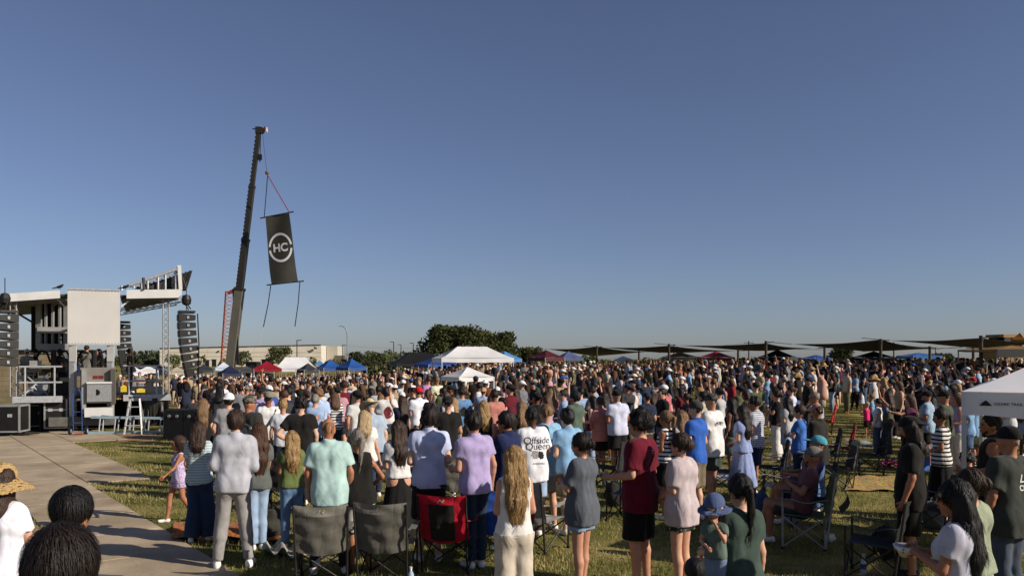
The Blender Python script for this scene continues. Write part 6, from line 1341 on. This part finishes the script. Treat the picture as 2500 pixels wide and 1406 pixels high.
pp(1785, 972, 16.5, 50, 'person in a black tank top and grey green shorts with long black curls', top='tank', tc=(BK,), bottom='shorts', bc=('#596058',), hair='long', hc='black', skin=3, **F_)
pp(1903, 935, 22, 35, 'person in a black tee and khaki trousers', top='tee', tc=(BK,), bottom='pants', bc=('#6e6048',), hair='short', hc='black', skin=2)
pp(1952, 988, 14.2, 55, 'girl in a cobalt tee with a long ponytail and crossed arms', top='tee', tc=('#3d68ad',), bottom='jeans', bc=(DN,), hair='ponytail', hc='brown', arms=('crossed', 'crossed'), **F_)
pp(1932, 942, 22, 50, 'person in a pale lilac top and pleated grey skirt', top='tank', tc=('#c3c4dc',), bottom='longskirt', bc=('#8f8f92', 'finestripe', '#c8c8c8'), hair='bun', hc='brown', arms=('hold', 'hold'), **F_)
pp(1990, 955, 16.5, 45, 'bald person in a blue grey shirt behind the black button shirt', top='shirt', tc=('#8f9db0',), bottom='pants', bc=(KH,), hair='bald', hc='grey', glasses=True, skin=2)
pp(2190, 928, 32, 55, 'girl in a dark wine sweater and white cap', top='long', tc=('#2c1c2a',), bottom='mini', bc=('#2a2f3a',), hair='long', hc='brown', hat='cap', hatc=(WH,), **F_)
pp(2104, 942, 33, 40, 'small girl in a white dress', kid=True, sex='f', top='tank', tc=('#b9bccb',), bottom='skirt', bc=('#b9bccb',), hair='long', hc='black', skin=3)
pp(2222, 965, 17.7, 70, 'person in a maroon tee holding up a blue tin', top='tee', tc=('#5b2c48',), bottom='shorts', bc=(BK,), hair='long', hc='lightbrown', arms=('reach', 'hold'), **F_)
pp(2306, 955, 16.7, 45, 'person in an army green tee and black cap', top='tee', tc=('#3f4a36',), bottom='shorts', bc=(BK,), hair='short', hc='brown', hat='cap', hatc=('#22201e',), build=1.1, skin=2)
pp(2292, 918, 30, 45, 'person in a tropical print shirt with a dark beard', top='shirt', tc=('#7a5f56', 'camo', '#c9b8a8'), bottom='shorts', bc=(BK,), hair='short', hc='black', beard='long', skin=3, build=1.15)
pp(2338, 928, 25, 45, 'person in a navy vest over white with a white cap', top='polo', tc=('#26355e',), bottom='shorts', bc=(KH,), hair='short', hc='grey', hat='cap', hatc=(WH,), skin=2)
pp(2375, 922, 27, 40, 'person in a red cap and black top beside the near canopy roof', top='tee', tc=(BK,), bottom='shorts', bc=(BK,), hair='short', hc='grey', hat='cap', hatc=('#b02032',), skin=1)
pp(2066, 903, 35, 40, 'person in a light blue tee with crossed arms on the right slope', top='tee', tc=('#8fb0cc',), bottom='shorts', bc=('#6b6450',), hair='short', hc='darkbrown', arms=('crossed', 'crossed'), skin=2)
pp(1953, 893, 39, 40, 'person in a yellow cap and denim blue shirt', top='shirt', tc=('#6c92b8',), bottom='pants', bc=(NV,), hair='short', hc='grey', hat='cap', hatc=('#d8a52a',), build=1.12)
pp(2133, 914, 34, 75, 'person in a tan tank top stretching one arm forward', top='tank', tc=('#8a745c',), bottom='shorts', bc=(BK,), hair='ponytail', hc='darkbrown', arms=('reach', 'down'), glasses=True, **F_)
pp(2214, 904, 35, 45, 'person in a white shirt with one hand raised to the face', top='shirt', tc=(WH,), bottom='pants', bc=(BK,), hair='short', hc='black', arms=('raised', 'down'), skin=3)
pp(2375, 1090, 11.9, 80, 'seated boy in black resting the chin on a hand beside the canopy leg', seat=True, h=1.5, top='tee', tc=(BK,), bottom='shorts', bc=(NV,), hair='curly', hc='black', arms=('face', 'lap'), lean=8)
pp(540, 925, 22.5, 35, 'tall person in a white tee with a blue back print beside the subwoofers', top='bigtee', tc=(WH,), bottom='mini', bc=('#c9c7c2',), hair='ponytail', hc='brown', **F_)
pp(662, 918, 30, 60, 'person in a rust brown tank top raising an arm', top='tank', tc=('#5a2a22',), bottom='shorts', bc=(BK,), hair='short', hc='darkbrown', arms=('raised', 'down'), skin=2)
pp(1045, 918, 26, 40, 'person in an orchid pink tee', top='tee', tc=('#a97aa6',), bottom='shorts', bc=(DN,), hair='short', hc='brown')
pp(1068, 919, 26, 35, 'person in a pale yellow tee beside the orchid pink one', top='tee', tc=('#cfcdb0',), bottom='shorts', bc=(LG_,), hair='short', hc='sandy')
STAGE = [(212, 842, 1.5, 10, 'guitarist in a grey tee with crossed straps under the white panel', dict(top='tee', tc=('#6a6862',), bottom='pants', bc=('#9a968e',), hair='short', hc='black', arms=('hold', 'hold'))),
         (241, 890, 2.6, 150, 'singer in black with long hair holding a microphone under the white panel', dict(sex='f', top='tee', tc=(BK,), bottom='shorts', bc=(WH,), hair='long', hc='brown', arms=('face', 'down'))),
         (264, 880, 3.4, 100, 'performer in black behind the lift leg', dict(top='tee', tc=(BK,), bottom='jeans', bc=(BK,), hair='short', hc='black', arms=('hold', 'hold'), skin=4)),
         (318, 850, 1.9, -70, 'person in dark clothes with tied back hair looking out from the stage railing', dict(sex='f', top='tee', tc=('#191716',), bottom='pants', bc=('#171514',), hair='bun', hc='black', arms=('hold', 'hold'), skin=4)),
         (66, 876, 2.4, 20, 'drummer in a white patterned cap and grey tee', dict(top='tee', tc=('#8a8884',), bottom='shorts', bc=(BK,), hair='short', hc='brown', hat='capback', hatc=('#c9c5bd',), arms=('hold', 'hold'))),
         (86, 862, 3.2, -60, 'keyboard player in black looking down', dict(top='tee', tc=(BK,), bottom='jeans', bc=(BK,), hair='short', hc='darkbrown', arms=('hold', 'hold'), pitch=-20, hat='cap', hatc=('#1f1b19',))),
         (147, 873, 1.8, -40, 'bass player in a charcoal tee and shorts near the left railing', dict(top='tee', tc=('#45433e',), bottom='shorts', bc=('#2b2926',), hair='short', hc='darkbrown', arms=('hold', 'hold'), legs='walk'))]
ROOTS = {}
PG = 'people in the crowd'
for n_, (px, Y, rot, label, k) in enumerate(PEOPLE):
    k['seed'] = n_ + 3; v = .0125 if Y < 4 else .0135 if Y < 6.5 else .0168 if Y < 11.2 else .0215 if Y < 16 else .030
    if 'skin' not in k: k['skin'] = (0, 1, 5, 0, 2)[n_ % 5]
    if 'arms' not in k: k['arms'] = (('clasp', 'clasp'), ('down', 'down'), ('hold', 'clasp'), ('pocket', 'down'))[n_ % 4]
    if 'legs' not in k: k['legs'] = ('stand', 'shift', 'stand', 'close')[n_ % 4]
    vr = random.Random(n_ * 7 + 1)
    for q_, lo_, hi_ in (('sway', -3, 3), ('yaw', -14, 20), ('pitch', -9, 3), ('roll', -4, 4)): k.setdefault(q_, vr.uniform(lo_, hi_))
    g = G(px, Y); z = g.z
    if 'toddler' in label: z = .31
    if 'holding a toddler' in label: z = .09
    k['face'] = (rot > 38 or Y > 16) and Y > 4
    parts, sk, S_ = person_meshes(k, v); ROOTS[label] = (link_person(parts, k, (g.x, g.y, z), R(rot), label, PG), sk, S_, dict(parts), k)
for n_, (px, top, off, rot, label, k) in enumerate(STAGE):
    p_ = sp(px, HY, off); k['h'] = min(1.86, max(1.6, CAMH - (top - HY) / FPX * p_.y - DECK)); k['seed'] = 200 + n_; k.setdefault('skin', 0)
    parts, sk, S_ = person_meshes(k, .022); r_ = link_person(parts, k, (p_.x, p_.y, DECK if px > 160 else DECK - .02), R(rot), label, 'performers on the stage'); ROOTS[label] = (r_, sk, S_, dict(parts), k)
def held(label, name, mb, mat_, cat, lab, side=1, off=(0, 0, 0), f=.10):
    """a thing in someone's hand (top-level, placed at the hand)"""
    r_, sk, S_, pt, k = ROOTS[label]; sh, el, wr = sk.arm[side]; d = (wr - el) / np.linalg.norm(wr - el); q = Vector((wr + d * f) * A3(.89, .96, 1) * S_) + Vector(off)
    o = mb.build(name, mat_, None, True); o.location = Matrix.Translation(r_.location) @ r_.rotation_euler.to_matrix().to_4x4() @ q; o.rotation_euler = r_.rotation_euler; tag(o, lab, cat); return o
held('person in a pale blue short sleeved shirt and black cap holding a cup', 'cup', MB().lathe((0, 0, 0), [(.03, -.06), (.042, .06), (.036, .06), (.026, -.05)], 12), M_WHITEP, 'cup', 'white cup held by the person in the pale blue shirt')
held('person with very long dark hair and a white tee at the bottom right', 'food_tray', MB().lathe((0, .02, -.02), [(.03, -.05), (.08, .03), (.075, .03), (.03, -.035)], 14), mat('foil', '#b9b7b2', .35, .5), 'tray', 'small foil food tray held at the bottom right', -1)
held('person in a maroon tee holding up a blue tin', 'tin', MB().lathe((0, 0, 0), [(.05, -.06), (.05, .06)], 14), M_BLU, 'tin', 'blue tin held by the person in the maroon tee', -1)
for lab_, lb2 in (('guitarist in a grey tee with crossed straps under the white panel', 'guitar held by the grey tee player under the white panel'), ('bass player in a charcoal tee and shorts near the left railing', 'bass guitar held by the charcoal tee player')):
    r_, sk, S_, pt, k = ROOTS[lab_]; t = empty('guitar', r_.location, r_.rotation_euler.z, lb2, 'guitar', 'guitars on the stage'); b_ = MB().lathe((.05, .24, 1.02), [(.02, -.03), (.19, -.03), (.19, .03), (.02, .03)], 14, 'Y').build('body', mat('guitar_wood', '#5a2f1a', .35), t); MB().beam((-.05, .26, 1.06), (-.62, .30, 1.28), .05, .03).build('neck', M_BARK, t); MB().beam((-.62, .30, 1.28), (-.75, .31, 1.33), .08, .03).build('headstock', M_BARK, t)
    MB().path([(.12, .2, 1.1), (.16, .02, 1.42), (.05, -.13, 1.35), (-.1, -.14, 1.15), (-.2, .1, 1.1)], .02, 5).build('strap', M_BLACKP, t)
# ------------------------------------------------------------------ prints on shirts
def print_on(label, body, zc, size, mat_, xoff=0.0, arch=0.0, bold=.0, name='print', side=-1, sx=1.0):
    r_, sk, S_, pt, k = ROOTS[label]; me_s = pt['shirt']; bv = BVHTree.FromPolygons([v.co for v in me_s.vertices], [p_.vertices[:] for p_ in me_s.polygons])
    me = body if not isinstance(body, str) else text_mesh(body, size, 0, bold)
    import bmesh as _b
    bm = _b.new(); bm.from_mesh(me); _b.ops.triangulate(bm, faces=bm.faces[:]); 
    long_ = [e for e in bm.edges if e.calc_length() > .02]
    if long_: _b.ops.subdivide_edges(bm, edges=long_, cuts=2)
    bm.to_mesh(me); bm.free()
    for v in me.vertices:
        x, y = v.co.x * sx + xoff, v.co.y
        if arch: a_ = x / arch; x, y = (arch + y) * math.sin(a_), (arch + y) * math.cos(a_) - arch
        wx = -side * x * -1 if side > 0 else x
        h_ = bv.ray_cast(Vector((wx, side * 1.0, zc * S_ + y)), Vector((0, -side, 0)))
        v.co = (h_[0] + Vector((0, side * .004, 0))) if h_[0] is not None else Vector((wx, side * .2, zc * S_ + y))
    o = link(name, me, mat_, r_); return o
INKB = mat('ink_black', '#191818', .9); INKW = mat('ink_white', '#d8d6cf', .9); INKG = mat('ink_grey', '#8a8784', .9, 0, .3, 20); INKR = mat('ink_maroon', '#6e2430', .9, 0, .4, 20); INKBL = mat('ink_blue', '#3f6a9c', .9, 0, .2, 20)
OQ = 'person in a white tee with black script lettering on the back'
print_on(OQ, 'Offside', 1.325, .135, INKB, 0, 0, -.0008, 'lettering'); print_on(OQ, 'Queen', 1.245, .135, INKB, .02, 0, -.0008, 'lettering'); print_on(OQ, 'KNOXVILLE', 1.02, .035, INKB, .02, 0, 0, 'lettering')
def blob(seed, w, h, n=22):
    rg = random.Random(seed); m_ = MB(); pts = [(w / 2 * math.cos(6.283 * i / n) * rg.uniform(.7, 1.1), h / 2 * math.sin(6.283 * i / n) * rg.uniform(.75, 1.1), 0) for i in range(n)]
    m_._add([(0, 0, 0)] + pts, [(0, 1 + i, 1 + (i + 1) % n) for i in range(n)]); return m_.mesh('blob')
print_on(OQ, blob(1, .11, .13), 1.14, 0, INKG, -.03, name='picture_print'); print_on(OQ, blob(2, .10, .11), 1.13, 0, INKB, .05, name='picture_print')
LEt = 'person in a dark grey lettered tee and black cap at the right edge'
print_on(LEt, 'LEAD', 1.30, .105, INKW, .10, 0, .003, 'lettering'); print_on(LEt, 'CHURCH', 1.215, .07, INKW, .115, 0, .002, 'lettering')
JT = 'person in a camouflage cap and charcoal tee with arched pale lettering'
print_on(JT, 'JESUCRISTO', 1.31, .06, INKW, 0, .16, .001, 'lettering'); print_on(JT, blob(5, .16, .24), 1.17, 0, INKG, 0, name='picture_print')
print_on('person in a white tee with a dark red back print', blob(6, .22, .28, 14), 1.2, 0, INKR, 0, name='picture_print'); print_on('person in a denim blue tee with a back print', blob(7, .2, .26, 14), 1.2, 0, INKB, 0, name='picture_print')
print_on('tall person in a white tee with a blue back print beside the subwoofers', blob(8, .18, .3, 12), 1.2, 0, INKBL, 0, name='picture_print')
print_on('tall person in a camouflage cap, white printed tee and dark green shorts', 'SPORT', 1.30, .08, INKB, 0, .2, .001, 'lettering')
print_on('tall person in a maroon tee and black shorts with curly dark hair', 'T', 1.36, .055, INKW, 0, 0, .001, 'lettering')
r_, sk, S_, pt, k_ = ROOTS['person in a white tee with a strap across the back and a grey cap']; MB().path([(.13 * S_, -.10 * S_, 1.43 * S_), (.06 * S_, -.155 * S_, 1.25 * S_), (-.08 * S_, -.17 * S_, 1.05 * S_), (-.16 * S_, -.10 * S_, .95 * S_)], .014, 6).build('strap', M_BLACKP, r_)
# ------------------------------------------------------------------ the other people: shared bodies, own clothes and places
COLN = [('white', '#c4c2bf', 15), ('pale blue', '#8fa3c0', 8), ('navy', NV, 16), ('black', BK, 42), ('grey', GY, 8), ('light grey', LG_, 6), ('tan', '#9c8a6e', 5), ('olive', '#555a3c', 5), ('maroon', '#5c1a26', 4), ('red', '#8a2430', 2), ('pink', '#b88a90', 4), ('sky blue', '#7d9fc0', 5), ('royal blue', '#34528c', 2), ('cream', '#b0a894', 4), ('forest green', '#2f4636', 3), ('lilac', '#a596c2', 3), ('rust', '#8c4a2a', 3), ('teal', '#365a5e', 1), ('mustard', '#a08238', .5), ('charcoal', '#39383a', 18), ('peach', '#bf9480', 2)]
HATN = [('white', WH, 10), ('black', BK, 7), ('navy', NV, 4), ('grey', GY, 4), ('tan', '#9c8a6e', 3), ('red', '#8a2430', .5), ('blue', '#34528c', .8)]
BOTN = [('black', BK, 8), ('navy', NV, 6), ('khaki', KH, 6), ('denim blue', '#4a5f7d', 8), ('light denim', LD, 5), ('white', '#cfcbc4', 3), ('grey', '#6d6d6c', 4), ('olive', '#565640', 2)]
HN = ['black', 'darkbrown', 'brown', 'lightbrown', 'blond', 'sandy', 'auburn', 'grey']; HW = {'darkbrown': 'dark brown', 'lightbrown': 'light brown'}
def wpick(rg, L_): 
    t = rg.random() * sum(x[2] for x in L_)
    for x in L_:
        t -= x[2]
        if t <= 0: return x
    return L_[-1]
TOPW = {'tee': 'tee', 'polo': 'polo', 'bigtee': 'loose tee', 'shirt': 'shirt', 'tank': 'tank top', 'blouse': 'blouse'}; BOTW = {'shorts': 'shorts', 'pants': 'trousers', 'longshorts': 'long shorts', 'jeans': 'jeans', 'mini': 'short shorts', 'skirt': 'skirt', 'wide': 'wide trousers', 'dress': 'dress'}
ARMW = {('raised', 'down'): ', arm raised', ('crossed', 'crossed'): ', arms crossed', ('hold', 'phone'): ', holding a hand up'}
LAND = [(470, 'beside the stage tower'), (560, 'by the subwoofers'), (640, 'in line with the crane'), (700, 'below the banner'), (790, 'under the long white canopy'), (900, 'near the blue canopy pair'), (1000, 'by the olive tree'), (1075, 'before the black canopy'), (1210, 'around the low white canopy'), (1300, 'right of the low white canopy'), (1420, 'before the maroon canopy'), (1540, 'around the first sail post'), (1700, 'around the second sail post'), (1800, 'before the scarlet canopy'), (1940, 'around the third sail post'), (2080, 'under the widest sail'), (2220, 'around the tallest sail post'), (2330, 'left of the nearest sail post'), (9999, 'before the lettered stall')]
rg = random.Random(11); taken = [((px - CX) / FPX * Y, Y) for px, Y, *_ in PEOPLE]; cell = {}
def near(x, y, r):
    cx_, cy_ = int(x // 1.2), int(y // 1.2)
    return any((x - a) ** 2 + (y - b) ** 2 < r * r for i in (-1, 0, 1) for j in (-1, 0, 1) for a, b in cell.get((cx_ + i, cy_ + j), ()))
def put(x, y): cell.setdefault((int(x // 1.2), int(y // 1.2)), []).append((x, y))
for q in taken: put(*q)
SPOTS = []
def allowed(px, Y):
    if Y < 20: lo_ = 640
    elif Y < 26: lo_ = 505
    elif Y < 40: lo_ = 418
    else: lo_ = 290
    if px < lo_ or px > 2620: return False
    if Y < 16.8 and px > 1480: return False
    if Y < 19 and 1930 < px < 2240: return False
    if Y < 24 and 1990 < px < 2230: return False
    if Y < 32 and 2010 < px < 2120: return False
    if 305 < px < 430 and Y < 42: return False
    if 1055 < px < 1228 and 28 < Y < 41: return False
    if abs(px - 927) < 34 and 70 < Y < 82: return False
    lim = 88 - 30 * max(0, min(1, (px - 900) / 1200.)) if px > 430 else 70
    return Y < lim
tries = 0
while tries < 60000 and len(SPOTS) < 1650:
    tries += 1; Y = 16.5 + 72 * rg.random() ** .8; px = rg.uniform(280, 2600)
    if not allowed(px, Y): continue
    x = (px - CX) / FPX * Y
    if near(x, Y, .62 if Y < 40 else .85): continue
    put(x, Y); SPOTS.append((Y, x, px))
SPOTS.sort(); used_l = set(); NIND = 300 - len(PEOPLE) - len(STAGE); FAR = []
for n_, (Y, x, px) in enumerate(SPOTS):
    i_ = rg.randrange(len(PROTO)); i_ = rg.randrange(16) if PROTO[i_].get('hat') == 'straw' and rg.random() < .6 else i_; k = PROTO[i_]
    if k.get('arms', ('', ''))[0] == 'raised' and rg.random() < .6: i_ = (i_ + 3) % 16; k = PROTO[i_]
    dx, dy = -14 - x, 33 - Y; rot = math.atan2(-dx, dy) + R(rg.gauss(0, 27)); s_ = rg.uniform(.93, 1.06); hc = rg.choices(HN, [9, 9, 7, 4, 2, 2, 2, 2 * (not k.get('kid'))])[0]; sk_ = rg.choices([0, 1, 2, 3, 4, 5], [5, 4, 4, 2, 1, 4])[0]
    for tr in range(150):
        tcn, bcn = wpick(rg, COLN), wpick(rg, BOTN); hat = k.get('hat'); hcn = wpick(rg, HATN)
        hd = (' and %s %s' % (hcn[0], 'cap' if hat.startswith('cap') else 'hat')) if hat and hat != 'straw' else ' and straw hat' if hat else ' with %s hair' % (HW.get(hc, hc))
        if k['hair'] in ('long', 'ponytail', 'bun', 'curly', 'shoulder') and not hat: hd = ' with %s %s' % (HW.get(hc, hc), {'long': 'long hair', 'ponytail': 'ponytail', 'bun': 'bun', 'curly': 'curls', 'shoulder': 'shoulder length hair'}[k['hair']])
        land = next(l for a, l in LAND if px < a)
        who = 'child' if k.get('kid') else 'person'; bw = ', %s %s' % (bcn[0] if k['bottom'] != 'dress' else tcn[0], BOTW[k['bottom']]); aw = ARMW.get(k.get('arms'), '')
        for b2, a2, h2 in ((bw, aw, hd), (bw, '', hd), ('', aw, hd), ('', '', hd), (bw, '', ''), ('', '', '')):
            lab = '%s in %s %s%s%s%s, %s' % (who, tcn[0], TOPW[k['top']], b2, h2, a2, land)
            if len(lab.split()) <= 16 and lab not in used_l: break
        if n_ >= NIND or (lab not in used_l and len(lab.split()) <= 16): break
    if n_ < NIND:
        used_l.add(lab); c = dict(k, tc=(tcn[1],), bc=(bcn[1] if k['bottom'] != 'dress' else tcn[1],), hc=hc, skin=sk_, hatc=(hcn[1],), shoes=k.get('shoes', '#d8d5cf'))
        link_person(PM[i_], c, (x, Y, tz(x, Y)), rot, lab, PG, s_)
    else: FAR.append((x, Y, rot, s_, i_, tcn[1], bcn[1] if k['bottom'] != 'dress' else tcn[1], hc, sk_, hcn[1]))
# the rest of the crowd, too many and too small to tell apart: one object
VV, TT, CC = [], [], []; nb = 0; tones = ['#b98a70', '#c59a80', '#a37053', '#7d5039', '#4f3324', '#cca78f']
for x, Y, rot, s_, i_, tc_, bc_, hc, sk_, hcol in FAR:
    v, t_, c_ = LOW[i_]; ca, sa = math.cos(rot) * s_, math.sin(rot) * s_
    VV.append(np.stack([v[:, 0] * ca - v[:, 1] * sa + x, v[:, 0] * sa + v[:, 1] * ca + Y, v[:, 2] * s_ + tz(x, Y)], 1)); TT.append(t_ + nb); nb += len(v)
    CC.append(np.array([lin(tones[sk_]), lin(tc_), lin(bc_), lin(HAIRC[hc]), lin(hcol) if PROTO[i_].get('hat') != 'straw' else lin('#a88a5a')], np.float32)[c_])
VV, TT, CC = np.concatenate(VV), np.concatenate(TT), np.concatenate(CC); me = np_mesh('far_crowd', VV, None, True, TT)
ca = me.color_attributes.new('Col', 'FLOAT_COLOR', 'POINT'); ca.data.foreach_set('color', np.concatenate([CC, np.ones((len(CC), 1), np.float32)], 1).ravel())
m_, nt_, b_ = principled('crowd_cloth'); at = nt_.nodes.new('ShaderNodeVertexColor'); at.layer_name = 'Col'; nt_.links.new(at.outputs[0], b_.inputs['Base Color']); b_.inputs['Roughness'].default_value = .85; b_.inputs['Specular IOR Level'].default_value = .2
tag(link('far_crowd', me, m_), 'dense far crowd filling the field between the stage and the canopies', 'crowd', kind='stuff')
print('LONG', [l for *_, l, k in PEOPLE if len(l.split()) > 16]); print('PEOPLE', len(PEOPLE), len(STAGE), 'spots', len(SPOTS), 'far', len(FAR), 'tris', len(TT))
